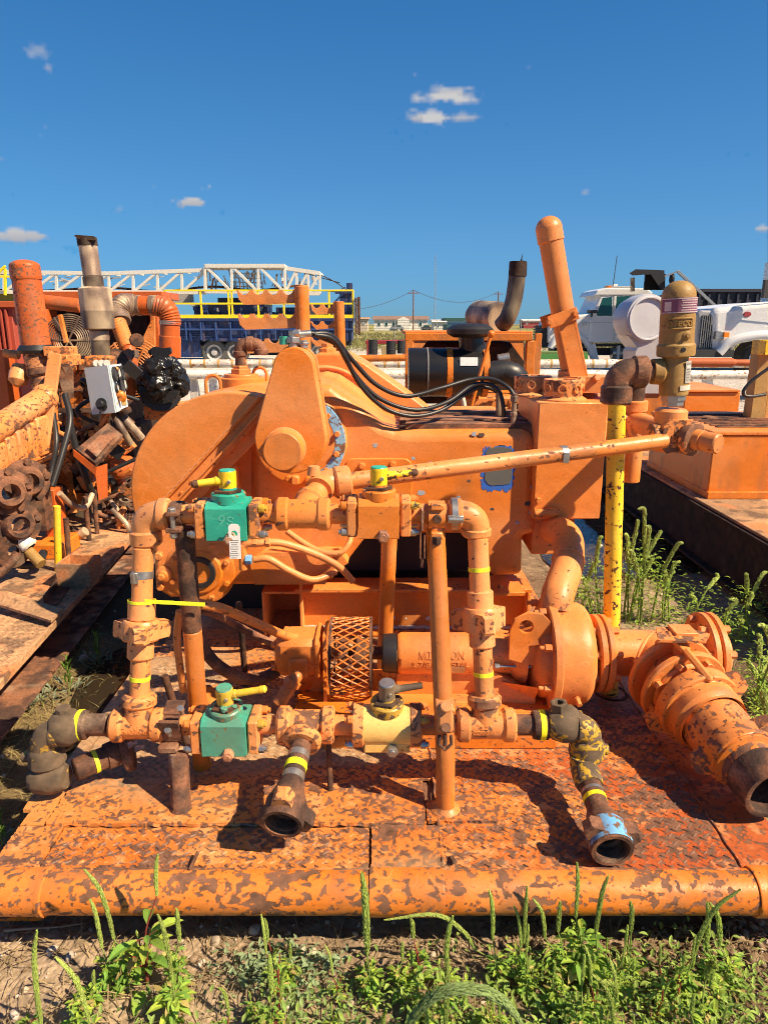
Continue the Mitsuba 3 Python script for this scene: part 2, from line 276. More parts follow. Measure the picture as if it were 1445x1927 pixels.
def struct(name, mesh, mat, smooth=38, color=None, kind='structure', label=None):
    key = numbered(name); put(key, mesh, mat, smooth, 0, 0, color); labels[key] = {'kind': kind}
    if label: labels[key]['label'] = label
    return key
def bolts(parent, c, d, R, k, r=.009, h=.012, a0=0, mat='m_orange', wear=.25, only=None, name='bolt', fade=.4):
    """k hex bolt heads on a circle of radius R about the axis d through c."""
    u, w, d = frame(d)
    for i in range(k):
        if only is not None and i not in only: continue
        a = math.radians(a0) + 2 * math.pi * i / k; p = np.asarray(c) + R * (math.cos(a) * u + math.sin(a) * w)
        part(parent, name, bolt_mesh(p, d, r, h), mat, 30, wear, fade)
def bolt_mesh(p, d, r=.009, h=.012): d = unit(d); return cat(cyl(p - d * .001, p + d * .0025, r * 1.25, n=10, b=.0005), hexp(p + d * .002, p + d * h, r))
def bolt_row(parent, pts, d, r=.009, h=.012, mat='m_orange', wear=.25, name='bolt', fade=.4):
    for p in pts: part(parent, name, bolt_mesh(np.asarray(p), d, r, h), mat, 30, wear, fade)
def shift(m, v): m = m.copy(); m.apply_translation(v); return m
# ================================================================ ground and skid deck
def axis_steps(lo, hi, dense, fine):
    a = list(np.arange(dense[0], dense[1] + 1e-9, fine)); s, x = fine, dense[1]
    while x < hi: s *= 1.22; x += s; a.append(x)
    s, x = fine, dense[0]
    while x > lo: s *= 1.22; x -= s; a.insert(0, x)
    return np.array(a)
gx, gy = axis_steps(-3500, 3500, (-1.8, 2.2), .022), axis_steps(-30, 4500, (1.0, 2.4), .022)
GX, GY = np.meshgrid(gx, gy)
def gz(x, y):
    """Height of the ground."""
    q = np.stack([x * 2.6, y * 2.6, np.zeros_like(x)], -1); e = np.clip(1 - y / 12, 0, 1)
    z = (meshkit.fbm(q, 4, 3) - .5) * .075 + (meshkit.fbm(q * 9, 3, 7) - .5) * .026
    return z * e + np.clip(x - .3, 0, 1) * .03 * np.clip(1.7 - y, 0, 1) * 2
GZ = gz(GX, GY); n1, n2 = GX.shape; ii = (np.arange(n1 - 1)[:, None] * n2 + np.arange(n2 - 1)[None]).ravel()
struct('ground', M(np.stack([GX, GY, GZ], -1).reshape(-1, 3), np.vstack([np.stack([ii, ii + 1, ii + n2 + 1], 1), np.stack([ii, ii + n2 + 1, ii + n2], 1)])), 'm_dirt', smooth=True)

ZD = .225
sk = thing('skid_deck', 'chipped orange steel skid deck of tread plates with a round pipe front rail', 'skid')
tb = V(0, 1.533, .178)
part(sk, 'front_rail', lathe(V(-1.08, tb[1], tb[2]), X_, [(0, 0), (0, .055), (2.26, .055), (2.26, 0)], 40), wear=.74, fade=.12)
part(sk, 'rail_sleeve', lathe(V(-.037, tb[1], tb[2]), X_, [(0, .05), (0, .0585), (.002, .0595), (.186, .0595), (.19, .0585), (.19, .05)], 40), wear=.74, fade=.15)
part(sk, 'rail_sleeve', lathe(V(-1.09, tb[1], tb[2]), X_, [(0, 0), (0, .0575), (.205, .0575), (.21, .0605), (.222, .0605), (.226, .052)], 40), wear=.66, fade=.2)
part(sk, 'rail_sleeve', lathe(V(.948, tb[1], tb[2]), X_, [(0, .03), (0, .059), (.004, .061), (.27, .061), (.27, 0)], 40), wear=.5, fade=.2)
def rough_plate(x0, x1, y0, y1, z, t=.008, wob=.004, seed=0, k=34):
    """Torch-cut plate: wobbling edges, a slightly buckled top, and a rounded weld lip."""
    rr = np.random.default_rng(seed); e = []
    for a, b in (((x0, y0), (x1, y0)), ((x1, y0), (x1, y1)), ((x1, y1), (x0, y1)), ((x0, y1), (x0, y0))):
        for s in np.arange(k) / k: e.append((a[0] + (b[0] - a[0]) * s + rr.normal(0, wob * .3), a[1] + (b[1] - a[1]) * s + rr.normal(0, wob * .4)))
    return prism(Polygon(e).buffer(0), V(0, 0, z - t), X_, Y_, t)
part(sk, 'deck_plate', box2((-1.0, 1.56, ZD - .03), (1.05, 2.74, ZD - .014)), 'm_deck', wear=.9, fade=.2)
part(sk, 'deck_plate', rough_plate(-.9, -.04, 1.555, 1.716, ZD, seed=1), 'm_deck', wear=.62, fade=.3)
part(sk, 'deck_plate', rough_plate(-.956, .118, 1.722, 1.93, ZD + .010, .014, .006, seed=2), 'm_deck', wear=.55, fade=.5, label='smooth raised deck plate lit along the left front')
part(sk, 'deck_plate', rough_plate(-.98, .15, 1.936, 2.75, ZD + .002, seed=3), 'm_deck', wear=.45, fade=.5)
part(sk, 'deck_plate', rough_plate(-.034, .150, 1.53, 1.716, ZD + .008, seed=4), 'm_deck', wear=.64, fade=.25)
part(sk, 'deck_plate', rough_plate(.156, .933, 1.555, 2.75, ZD, seed=5), 'm_deck', wear=.56, fade=.2)
part(sk, 'deck_plate', rough_plate(.124, .32, 1.735, 1.83, ZD + .006, .01, .004, seed=6), 'm_deck', wear=.5, fade=.3)
part(sk, 'deck_plate', rough_plate(-.98, .8, 2.756, 6.4, ZD - .002, seed=7), 'm_deck', wear=.5, fade=.4)
part(sk, 'edge_strip', rough_plate(-1.03, -.906, 1.54, 1.718, ZD + .003, .012, seed=8), 'm_deck', wear=.6, fade=.5)
part(sk, 'edge_strip', prism([(-1.03, 1.722), (-.963, 1.722), (-.963, 1.932), (-.984, 1.94), (-.984, 2.75), (-1.03, 2.75), (-1.03, 1.95), (-1.06, 1.86), (-1.055, 1.79), (-1.03, 1.79)], V(0, 0, ZD - .009), X_, Y_, .012), 'm_deck', wear=.4, fade=.6)
part(sk, 'edge_strip', rough_plate(.939, 1.10, 1.54, 2.66, ZD - .004, .012, seed=9), 'm_deck', wear=.36, fade=.45)
part(sk, 'edge_strip', rough_plate(.80, .93, 2.756, 3.3, ZD - .006, .012, seed=19), 'm_deck', wear=.36, fade=.45)
def lugs(x0, x1, y0, y1, z, seed, p=.0235, L=.0125, keep=lambda x, y: True):
    """Raised diamond-plate lugs: low hexagonal ridges, alternating their direction."""
    L = L * 1.12; b = hull([(-L, 0, -.002), (L, 0, -.002), (-L * .4, .0035, -.002), (L * .4, .0035, -.002), (-L * .4, -.0035, -.002), (L * .4, -.0035, -.002), (-L * .5, 0, .0040), (L * .5, 0, .0040)])
    bv, bf = b.vertices, b.faces; rr = np.random.default_rng(seed); vs, fs, k = [], [], 0
    for i, x in enumerate(np.arange(x0, x1, p * .72)):
        for j, y in enumerate(np.arange(y0, y1, p * .72)):
            if (i + j) % 2 or not keep(x, y): continue
            a = math.radians(38 if j % 2 else -38) ; c, s = math.cos(a), math.sin(a)
            h = rr.uniform(.45, 1.1)
            vs.append(np.stack([x + bv[:, 0] * c - bv[:, 1] * s, y + bv[:, 0] * s + bv[:, 1] * c, z + bv[:, 2] * h], 1)); fs.append(bf + k * len(bv)); k += 1
    return M(np.vstack(vs), np.vstack(fs))
part(sk, 'tread_lug', cat(lugs(-.885, -.05, 1.565, 1.71, ZD, 1), lugs(.17, .925, 1.567, 2.72, ZD, 2, keep=lambda x, y: not (x < .34 and 1.72 < y < 1.85)), lugs(-.93, .13, 1.95, 2.7, ZD + .002, 3)), 'm_deck', smooth=False, wear=.78, fade=.35, kind='stuff')
part(sk, 'weld_bead', cat(*[tube([V(x, 1.724 + .002 * math.sin(x * 90), ZD + .003 + .002 * math.sin(x * 140)) for x in np.arange(-.95, .117, .008)], .005, 6), tube([V(.1535 + .002 * math.sin(y * 80), y, ZD + .004) for y in np.arange(1.56, 2.6, .012)], .004, 6),
                            tube([V(x, 1.5525 + .002 * math.sin(x * 70), ZD + .001) for x in np.arange(-.9, .93, .009)], .006, 6), tube([V(.936 + .002 * math.sin(y * 60), y, ZD + .002) for y in np.arange(1.56, 2.6, .012)], .004, 6)]), 'm_deck', wear=.7, fade=.2)
part(sk, 'side_beam', cat(box2((-1.03, 1.6, .03), (-.98, 6.4, .212)), box2((-1.08, 1.6, .015), (-.93, 6.4, .03))), 'm_orange', wear=.7, fade=.3)
part(sk, 'side_beam', cat(box2((.98, 1.6, .03), (1.03, 2.7, .206)), box2((.76, 2.75, .03), (.8, 6.4, .206))), 'm_orange', wear=.7, fade=.3)
for y in (2.2, 3.2, 4.2, 5.2, 6.2): part(sk, 'cross_beam', box2((-.97, y, .03), (.75, y + .06, .21)), 'm_orange', wear=.7)
part(sk, 'tab', beam(at(372, 1605, 1.60), atz(356, 1640, .23), .006, .012), 'm_rust', fade=.6)
part(sk, 'tab', beam(V(.178, 1.60, .226), V(.185, 1.565, .24), .012, .008), 'm_rust', fade=.1)
# posts standing on the deck
part(sk, 'support_post', cyl(V(-.583, 2.0, ZD), V(-.582, 2.0, .70), .0285, n=22), wear=.28, fade=.05, label='long left support post, orange at the bottom and bare brown at the top')
part(sk, 'support_post_sleeve', cyl(V(-.582, 2.0, .70), at(346, 990, 2.0) + V(0, 0, -.005), .0288, n=22), 'm_rust', fade=.35)
p0 = atz(341, 1526, ZD); p1 = at(336, 1416, 1.845)
part(sk, 'support_post', cyl(p0, p1, .029, n=22), 'm_rust', fade=.8, label='short bare brown post under the lower pipe run')
part(sk, 'post_foot', lathe(p0 + V(0, 0, -.001), Z_, [(0, .046), (.004, .044), (.012, .031), (.02, .029)], 22), 'm_rust', fade=.8)
q0 = V(.179, 1.79, ZD + .006); q1 = at(838, 1420, 1.80); q2 = at(819, 992, 1.985)
part(sk, 'support_post', tube([q0, q0 * .4 + q1 * .6, q1, q1 * .5 + q2 * .5, q2], .0275, 22), wear=.22, fade=.02, label='long right support post passing in front of the lower pipe run')
part(sk, 'post_foot', lathe(q0 - V(0, 0, .002), Z_, [(0, .044), (.004, .043), (.012, .031), (.018, .028)], 22), wear=.6)
y0, y1 = V(.876, 2.475, ZD - .1), at(1160, 752, 2.475)
part(sk, 'drain_pipe', cyl(y0, y1 + V(0, 0, .02), .0305, n=24), 'm_yellow', wear=.56, fade=.3, label='tall yellow drain pipe with flaking paint rising to the brown elbow')
part(sk, 'drain_collar', lathe(V(.876, 2.475, ZD - .004), Z_, [(.006, .05), (.0075, .062), (0, .068)], 24), 'm_rust', fade=.0)
part(sk, 'stub_post', cyl(V(-.0, 2.68, ZD), at(733, 1000, 2.6), .030, n=20), wear=.34, fade=.2, label='orange upright pipe behind the bearing housing')
def rod(a, b, r, **k): return part(sk, 'stake_rod', cyl(a, b, r, n=12), **k)
rod(atz(463, 1290, ZD), at(449, 1135, 2.42), .012, mat='m_rust', fade=.15)
rod(atz(622, 1493, ZD), at(618, 1395, 1.90), .0085, mat='m_rust', fade=.3)
rod(V(-.66, 2.12, ZD), at(309, 1271, 2.12), .012, mat='m_rust', fade=.1)
rod(V(-.86, 2.9, ZD), at(338, 1185, 2.9), .010, mat='m_rust', fade=.1)

# ================================================================ discharge manifold
YU, YL = 2.0, 1.88
mf = thing('discharge_manifold', 'peach orange pipe manifold of two level runs joined by upright legs', 'pipe manifold')
U = lambda px, py=967.: at(px, py, YU)
def Lw(px, py=None): return at(px, 1371 - (px - 260) * .0195 if py is None else py, YL)
zu = U(500)[2]; zl = Lw(600)[2]
xu = lambda px: U(px)[0]; xl = lambda px: Lw(px)[0]
PU = lambda px: V(xu(px), YU, zu); PL = lambda px: V(xl(px), YL, zl)
def collar(a, b, r, lip=.004): return cyl(a, b, r, n=26, b=lip)
def pipe(a, b, r=.030, mat='m_orange', wear=.50, fade=.6, **k): return part(mf, 'pipe', cyl(a, b, r, n=24), mat, wear=wear, fade=fade, **k)
def fitting(name, meshes, **k): k = {**dict(wear=.35, fade=.72), **k}; k['wear'] += .13; return part(mf, name, cat(*meshes), **k)
# left elbow and leg
cL = PU(271); fitting('elbow', [bend(cL, Z_, X_, .052, .040, 10, 24), collar(cL + V(0, 0, -.095), cL + V(0, 0, -.045), .046, .008), collar(cL + V(.040, 0, 0), cL + V(.076, 0, 0), .047, .007)], wear=.2)
tl = PL(262); lx = lambda z: V(cL[0] + (tl[0] - cL[0]) * (cL[2] - z) / (cL[2] - tl[2]), YU + (YL - YU) * (cL[2] - z) / (cL[2] - tl[2]), z)
def legz(py, px, Y0): return at(px, py, Y0)[2]
zz = lambda py, px=267: next(z for z in np.arange(1.1, .3, -.0015) if (lambda p: CY + F * ((p - CAM) @ DOWN) / dep(p))(lx(z)) >= py)
def wing_union(parent, a, d, nut_h, r, lug, k=3, ph=0, tail=.045, mats='m_orange', wear=.45, fade=.6, open_=False):
    """Hammer union nut at a along d: knurled ring with k chunky lugs."""
    u, w, d = frame(d); prof = [(0, r * .72), (0, r * .9), (nut_h * .12, r), (nut_h * .8, r), (nut_h, r * .86), (nut_h, r * .6)]
    if open_: prof = [(-nut_h * .5, r * .55), (-nut_h * .45, r * .8), (0, r), (nut_h * .75, r), (nut_h, r * .97), (nut_h, r * .80), (nut_h * .80, r * .80), (nut_h * .78, r * .74), (nut_h * .3, r * .74), (nut_h * .28, r * .5), (-nut_h * .3, r * .48), (-nut_h * .3, 0)]
    key = part(parent, 'union_nut', lathe(a, d, prof, 30), mats, wear=wear, fade=fade)
    for i in range(k):
        t = ph + i * 2 * math.pi / k; e = math.cos(t) * u + math.sin(t) * w; s = np.cross(d, e); h0, h1 = nut_h * .04, nut_h * (.86 if not open_ else .7)
        pts = []
        for rr, wd, q in ((r * .82, .52, 0), (r * 1.12, .36, .02), (r + lug * .8, .30, 0), (r + lug, .22, .12)):
            for sg in (-1, 1):
                for hh in (h0 + q * nut_h, h1 - q * nut_h): pts.append(np.asarray(a) + e * rr + s * sg * wd * r + d * hh)
        part(key, 'lug', hull(pts), mats, 30, wear=min(1, wear + .25), fade=fade)
    return key
pipe(lx(zz(1030)), lx(zz(1135)), wear=.25); fitting('coupling', [collar(lx(zz(1131)), lx(zz(1166)), .039)], wear=.25)
a, b = lx(zz(1203)), lx(zz(1166)); wing_union(mf, a, b - a, np.linalg.norm(b - a), .057, .030, 3, .25, wear=.5)
fitting('union_tail', [collar(lx(zz(1240)), lx(zz(1203)), .038, .006)], wear=.35); pipe(lx(zz(1325)), lx(zz(1238)), .0285, wear=.5)
def tee(c, ax, br, L=.078, r=.041, rc=.050, wear=.45, fade=.6, brL=.07, name='tee'):
    ax, br = unit(ax), unit(br)
    return fitting(name, [cyl(c - ax * L, c + ax * L, r, n=26), collar(c - ax * L, c - ax * (L - .040), rc, .008), collar(c + ax * (L - .040), c + ax * L, rc, .008),
                          cyl(c, c + br * brL, r, n=26), collar(c + br * (brL - .036), c + br * brL, rc, .008)], wear=wear, fade=fade)
tee(tl, X_, lx(.9) - tl, L=.079, brL=.092, wear=.5)
# right elbow and leg
cR = PU(897); trr = PL(914)
rx = lambda z: V(cR[0] + (trr[0] - cR[0]) * (cR[2] - z) / (cR[2] - trr[2]), YU + (YL - YU) * (cR[2] - z) / (cR[2] - trr[2]), z)
zr = lambda py: next(z for z in np.arange(1.1, .3, -.0015) if (lambda p: CY + F * ((p - CAM) @ DOWN) / dep(p))(rx(z)) >= py)
fitting('elbow', [bend(cR, X_, -Z_, .052, .040, 10, 24), collar(cR + V(0, 0, -.068), cR + V(0, 0, -.038), .044, .007), collar(cR + V(-.082, 0, 0), cR + V(-.042, 0, 0), .046, .007)], wear=.2)
pipe(rx(zr(1012)), rx(zr(1112)), wear=.3); fitting('coupling', [collar(rx(zr(1110)), rx(zr(1146)), .038)], wear=.3)
a, b = rx(zr(1186)), rx(zr(1142)); wing_union(mf, a, b - a, np.linalg.norm(b - a), .057, .032, 3, .12, wear=.35)
fitting('union_tail', [collar(rx(zr(1218)), rx(zr(1184)), .038, .006)], wear=.35); pipe(rx(zr(1310)), rx(zr(1216)), .0285, wear=.55)
tee(trr, X_, rx(.9) - trr, L=.087, brL=.092, wear=.45)
for p in (trr + V(-.01, -.0405, .004), ): part(mf, 'cast_mark', cat(text_cyl('1.2', .011, p + V(0, .0405, 0), X_, unit(V(0, -1, .25)), .041, .0022, True), text_cyl('CDN 246', .011, p + V(0, .0405, -.002), X_, unit(V(0, -1, -.12)), .041, .0022, True)), wear=.2, fade=.6)
part(mf, 'cast_mark', cat(text_cyl('DO', .012, tl, X_, unit(V(0, -1, .3)), .041, .0022, True), text_cyl('NA3SOMD', .010, tl + V(.004, 0, 0), X_, unit(V(0, -1, -.05)), .041, .0022, True)), wear=.2, fade=.6)
# upper run
pipe(PU(312), PU(380)); pipe(PU(486), PU(526)); tee(PU(571), X_, V(.25, 1, .32), L=.079, r=.043, rc=.049, brL=.085, wear=.34)
pipe(PU(618), PU(660)); pipe(PU(768), PU(846), wear=.3)
te = PU(571) + V(.045, .13, .062)
fitting('elbow', [cyl(PU(571) + V(.01, .03, .01), te, .036, n=24), bend(te, V(.2, 1, .3), at(1250, 830, 2.45) - te, .045, .043, 9, 24)], wear=.25)
LP0, LP1 = te + V(.03, 0, 0), at(1252, 829, 2.45)
ld = unit(LP1 - LP0); fitting('elbow_socket', [collar(LP0 + ld * .005, LP0 + ld * .055, .050, .006), cyl(te + V(-.022, -.02, .03), te + V(-.022, -.02, .058), .022, .018, n=10)], wear=.3)
pipe(LP0, LP1, .0268, wear=.46, fade=.45, label='long sloping relief pipe from the upper run to the relief valve block')
# lower run
pipe(PL(302), PL(372)); pipe(PL(486), PL(530), .0275); tt = PL(576); pipe(PL(626), PL(668)); pipe(PL(786), PL(864))
dn = unit(V(-.10, -.95, -.30)); tee(tt, X_, dn, L=.084, r=.045, rc=.056, brL=.075, wear=.62)
part(mf, 'nipple', cyl(tt + dn * .06, tt + dn * .25, .0295, n=24), 'm_rust', fade=.75)
for t, m_, c_ in ((.105, 'm_steel', None), (.14, 'm_plain', (.75, .82, .02)), (.175, 'm_steel', None)): part(mf, 'tape_band', lathe(tt + dn * t, dn, [(0, .0295), (0, .0312), (.020, .0312), (.020, .0295)], 24), m_, color=c_, fade=.5)
a = tt + dn * .215; part(mf, 'union_tail', lathe(a, dn, [(-.02, .030), (0, .038), (.04, .047), (.065, .050)], 26), 'm_rust', fade=.7)
wn_ = wing_union(mf, tt + dn * .268, dn, .062, .056, .026, 3, math.pi / 2, mats='m_rust', fade=.62, open_=True)
scene[wn_ + '__lug']['bsdf'] = {'type': 'ref', 'id': 'm_orange'}
part(mf, 'paint_patch', lathe(tt + dn * .262, dn, [(0, .0545), (.012, .0572), (.038, .0572)], 40).slice_plane(tt + V(0, 0, -.05), unit(V(.1, -.1, 1))).slice_plane(tt + dn * .29 + V(-.012, 0, 0), X_).slice_plane(tt + dn * .29 + V(.022, 0, 0), -X_), wear=.75, fade=.3)
# tape, ties and clamps on the manifold
YEL = (.66, .70, .03)
def band(c, d, r, w, mat='m_plain', color=YEL, name='tape_band'): return part(mf, name, lathe(c - unit(d) * w / 2, d, [(0, r - .002), (0, r), (w, r), (w, r - .002)], 24), mat, color=color, fade=.5)
dl, dr_ = unit(lx(1) - lx(.5)), unit(rx(1) - rx(.5))
band(lx(zz(1276)), dl, .0300, .012); band(rx(zr(1070)), dr_, .0315, .012); band(rx(zr(1267)), dr_, .0300, .012); band(lx(zz(1131)), dl, .0405, .008, name='zip_tie')
band(lx(zz(1080)), dl, .0313, .022, 'm_steel', None, 'hose_clamp'); part(mf, 'clamp_screw', cat(box(lx(zz(1080)) + V(-.012, -.034, 0), (.022, .010, .034)), cyl(lx(zz(1080)) + V(-.012, -.04, -.014), lx(zz(1080)) + V(-.012, -.04, .014), .004)), 'm_steel')
band(PU(854), X_, .0475, .017, 'm_steel', None, 'hose_clamp'); part(mf, 'clamp_screw', cat(box(PU(854) + V(0, -.050, -.002), (.044, .010, .022)), cyl(PU(854) + V(-.02, -.056, -.002), PU(854) + V(.02, -.056, -.002), .006)), 'm_steel')
k = LP0 + (LP1 - LP0) * .665; band(k, ld, .0282, .022, 'm_steel', None, 'hose_clamp'); part(mf, 'clamp_screw', box(k + V(.004, -.028, -.008), (.020, .012, .036)), 'm_steel')
part(mf, 'zip_tie', beam(at(258, 1131, 1.925), at(386, 1138, 1.955), .0015, .012), 'm_plain', color=YEL, label='long loose yellow strap tail pointing right')
def pad_clamp(c, mat, wear, fade, up=True, tall=.034):
    k = part(mf, 'post_clamp', [lathe(c - X_ * .017, X_, [(0, .031), (0, .038), (.034, .038), (.034, .031)], 24), box(c + V(0, -.038, .014), (.036, .05, .012)), box(c + V(0, -.038, -.034), (.042, .052, .012)), box(c + V(0, .038, .012), (.036, .045, .012))], mat, wear=wear, fade=fade)
    part(k, 'bolt', [cyl(c + V(-.002, -.05, -.06), c + V(-.002, -.05, .03), .007, n=10), hexp(c + V(-.002, -.05, .018), c + V(-.002, -.05, .03), .012), hexp(c + V(-.002, -.05, -.056), c + V(-.002, -.05, -.042), .0115)], 'm_steel')
    return k
pad_clamp(PU(335), 'm_rust', .6, .7)
cc = PL(326); k = part(mf, 'post_clamp', [lathe(cc - X_ * .026, X_, [(0, .031), (0, .037), (.052, .037), (.052, .031)], 24), box(cc + V(.004, -.036, .002), (.058, .012, .085), rot(X_, 20)), box(cc + V(.0, .02, .044), (.055, .06, .012), rot(X_, 12)), box(cc + V(-.006, -.03, -.052), (.056, .05, .02))], 'm_rust', fade=.7)
for px, py in ((341, 1336), (317, 1377)):
    p = at(px, py, YL - .045); part(k, 'bolt', [hexp(p, p + unit(V(0, -.6, .8)) * .014, .0105), cyl(p - V(0, -.01, .02), p, .006)], 'm_steel')
c5 = PU(820) + V(0, -.012, 0)
k = part(mf, 'post_clamp', [lathe(c5 - X_ * .024, X_, [(0, .033), (0, .042), (.048, .042), (.048, .033)], 22), lathe(c5 + V(-.004, 0, -.05), X_, [(-.018, .012), (-.018, .024), (.018, .024), (.018, .012)], 16), box(c5 + V(0, -.03, -.052), (.034, .03, .022)), box(c5 + V(.0, -.036, .034), (.038, .022, .018))], wear=.5, fade=.45)
part(k, 'bolt', hexp(c5 + V(0, -.04, -.075), c5 + V(0, -.04, -.052), .014), 'm_rust', fade=.2); part(k, 'bolt', cyl(c5 + V(0, -.055, .0), c5 + V(0, -.035, .0), .012), 'm_rust', fade=.2)
part(k, 'hanger_plate', [box(c5 + V(-.042, -.022, -.005), (.007, .055, .06)), box(c5 + V(-.046, -.03, -.075), (.004, .02, .09)), box(c5 + V(-.034, -.03, -.085), (.004, .02, .07)), cyl(c5 + V(-.04, -.03, -.15), c5 + V(-.04, -.03, -.12), .005, n=8)], 'm_rust', fade=.9)
c6 = at(838, 1352, 1.768)
k = part(mf, 'post_clamp', [box(c6 + V(0, 0, .0), (.046, .018, .085), rot(X_, -12), .008), cyl(c6 + V(0, -.006, .038), c6 + V(0, -.014, .046), .016, n=16), box(c6 + V(0, .045, .02), (.05, .09, .014), None), box(c6 + V(0, .045, -.04), (.05, .09, .014), None)], wear=.4, fade=.5)
part(k, 'bolt', cyl(c6 + V(0, -.012, -.022), c6 + V(0, -.018, -.018), .014, n=14), 'm_rust', fade=.7); part(k, 'shackle', [tube([c6 + V(-.016, -.006, -.05), c6 + V(-.018, -.01, -.075), c6 + V(0, -.012, -.092), c6 + V(.018, -.01, -.075), c6 + V(.016, -.006, -.05)], .005, 8), cyl(c6 + V(0, -.004, -.05), c6 + V(0, -.008, -.082), .006, n=8)], 'm_rust', fade=.7)

# ---------------------------------------------------------------- valves (each could be unbolted): block, end flanges, dial, cap, lever
def valve(name, label, c, block, mat, L, hgt, dial_mat, cap_mat, cap_top, lever, lever_mat, wear, kind='block', tip=None, tilt=0, nut=True, dials=None, lx_=None):
    k = thing(name, label, 'valve')
    fr, ft = L / 2, .030
    if kind == 'block':
        s = hgt / 2; prof = Polygon([(-s, -s), (s, -s), (s, s * .78), (s * .78, s), (-s * .72, s), (-s, s * .74)]).buffer(.003)
        part(k, 'body', prism(prof, c + V(-fr + ft, 0, 0), Y_, Z_, L - 2 * ft), mat, 30, wear=wear, fade=.35)
    else:
        part(k, 'body', [lathe(c - X_ * (fr - .02), X_, [(0, 0), (0, .060), (L - .04, .060), (L - .04, 0)], 34), box(c + V(0, -.022, -.048), (L - .055, .055, .032))], mat, wear=wear, fade=.4)
    for sg in (-1, 1):
        x = c + X_ * sg * (fr - ft / 2 + .004)
        part(k, 'flange', box(x, (ft, hgt * .98, hgt * .98), b=.0045) if kind == 'block' else lathe(x - X_ * ft * .6, X_, [(0, 0), (0, .058), (.004, .064), (ft * 1.2 - .004, .064), (ft * 1.2, .058), (ft * 1.2, 0)], 30), 'm_orange', 30, wear=.55 if kind == 'block' else .72, fade=.7)
        for a_, b_ in ((-1, -1), (-1, 1), (1, -1), (1, 1)):
            p = x + V(sg * ft * .48, a_ * hgt * .37, b_ * hgt * .37); bm = 'm_mustard' if (a_ < 0 and b_ > 0 and sg > 0) else ('m_steel' if b_ < 0 else 'm_orange')
            part(k, 'bolt', cat(hexp(p, p + X_ * sg * .016, .0125, 12), cyl(p + X_ * sg * .01, p + X_ * sg * .024, .008, n=10)), bm, 30, wear=.5, fade=.3)
    top = c + V(0, 0, hgt / 2 if kind == 'block' else .056)
    up = unit(V(0, -math.sin(math.radians(tilt)), math.cos(math.radians(tilt))))
    part(k, 'dial', [lathe(top - up * .012, up, [(0, 0), (0, .045), (.010, .049), (.034, .049), (.038, .045), (.038, 0)], 30)] + [lathe(top + up * .026, up, [(0, 0), (0, .026), (.016, .024), (.016, 0)], 20)], dial_mat, wear=.45 if tilt == 0 else .72, fade=.3)
    part(k, 'stop_plate', [prism(Polygon([(-.035, -.03), (.012, -.04), (.04, -.01), (.036, .012), (-.02, .03)]), top + up * .028, X_, np.cross(up, X_), .006)], 'm_rust', 20, fade=.1)
    ct = top + up * .038
    part(k, 'cap', lathe(ct, up, [(0, .018), (.002, .0245), (.046, .0255), (.051, .022), (.051, 0)], 26), cap_mat, wear=.3, fade=.15)
    part(k, 'cap_top', lathe(ct + up * .0505, up, [(0, .0235), (.0025, .022), (.0035, 0)], 24), *cap_top[:1], wear=.25, fade=.3)
    part(k, 'cap_screw', cyl(ct + V(.008, -.022, .022), ct + V(.009, -.030, .022), .0055, n=10), 'm_steel')
    e0 = ct + up * .024; d = unit(lever); e1 = e0 + lever
    part(k, 'lever', [cyl(e0 + d * .018, e1, .0115, .0095, n=14), cyl(e0 + d * .0, e0 + d * .036, .0135, n=12)], lever_mat[0], wear=lever_mat[1], fade=.2)
    if tip: part(k, 'lever_tip', lathe(e1 - d * .012, d, [(0, .0098), (0, .0112), (.014, .0112), (.019, .006), (.019, 0)], 14), tip[0], wear=tip[1], fade=.2)
    if nut:
        p = c + V(.012 if kind == 'block' else .02, -hgt / 2, -hgt * .40)
        if kind != 'block': p = c + V(.015, -.050, -.045)
        part(k, 'plug', [hexp(p + V(0, .01, 0), p + V(0, -.022, -.004), .0175), cyl(p + V(0, -.02, -.004), p + V(0, -.026, -.005), .011)], 'm_rust' if kind == 'block' else 'm_steel', 30, fade=2.3)
    return k
LV = lambda c, px, py, dY=0: at(px, py, c[1] + dY) - c
def lever_to(c, hgt, px, py, dY, tilt=0, kind='block'):
    up = unit(V(0, -math.sin(math.radians(tilt)), math.cos(math.radians(tilt)))); e0 = c + V(0, 0, hgt / 2 if kind == 'block' else .056) + up * .062
    return at(px, py, e0[1] + dY) - e0
c1 = PU(432) + V(0, 0, -.012); v1 = valve('ball_valve', 'teal block valve with yellow lever pointing left and a white tag', c1, 1, 'm_teal', .176, .104, 'm_teal', 'm_yellow', ('m_teal',), lever_to(c1, .104, 364, 911, -.03), ('m_yellow', .25), .30, tip=('m_rust', .5))
tag = part(v1, 'tag', prism(Polygon([(-.016, -.075), (.016, -.075), (.016, .02), (.010, .028), (-.010, .028), (-.016, .02)]).difference(Point(0, .0).buffer(.009)), at(441, 1004, YU - .0765), X_, Z_, .0015), 'm_plain', color=(.72, .72, .70))
for i in range(9): part(tag, 'print_line', box(at(441, 1017 + i * 4.1, YU - .0782), (.022 - .006 * (i % 3 == 2), .0008, .0016), b=.0001), 'm_plain', color=(.12, .12, .13))
part(v1, 'chalk_mark', cat(text('9S', .028, c1 + V(-.026, -.0556, -.004), unit(V(1, 0, -.15)), unit(V(.15, 0, 1)), .0006)), 'm_plain', color=(.10, .42, .33))
c2 = PU(713) + V(0, 0, -.004); v2 = valve('ball_valve', 'orange block valve with yellow cap and dark lever, on the upper pipe run', c2, 1, 'm_orange', .176, .106, 'm_orange', 'm_yellow', ('m_teal',), lever_to(c2, .106, 782, 889, .02), ('m_yellow', .85), .3, tip=('m_rust', .5))
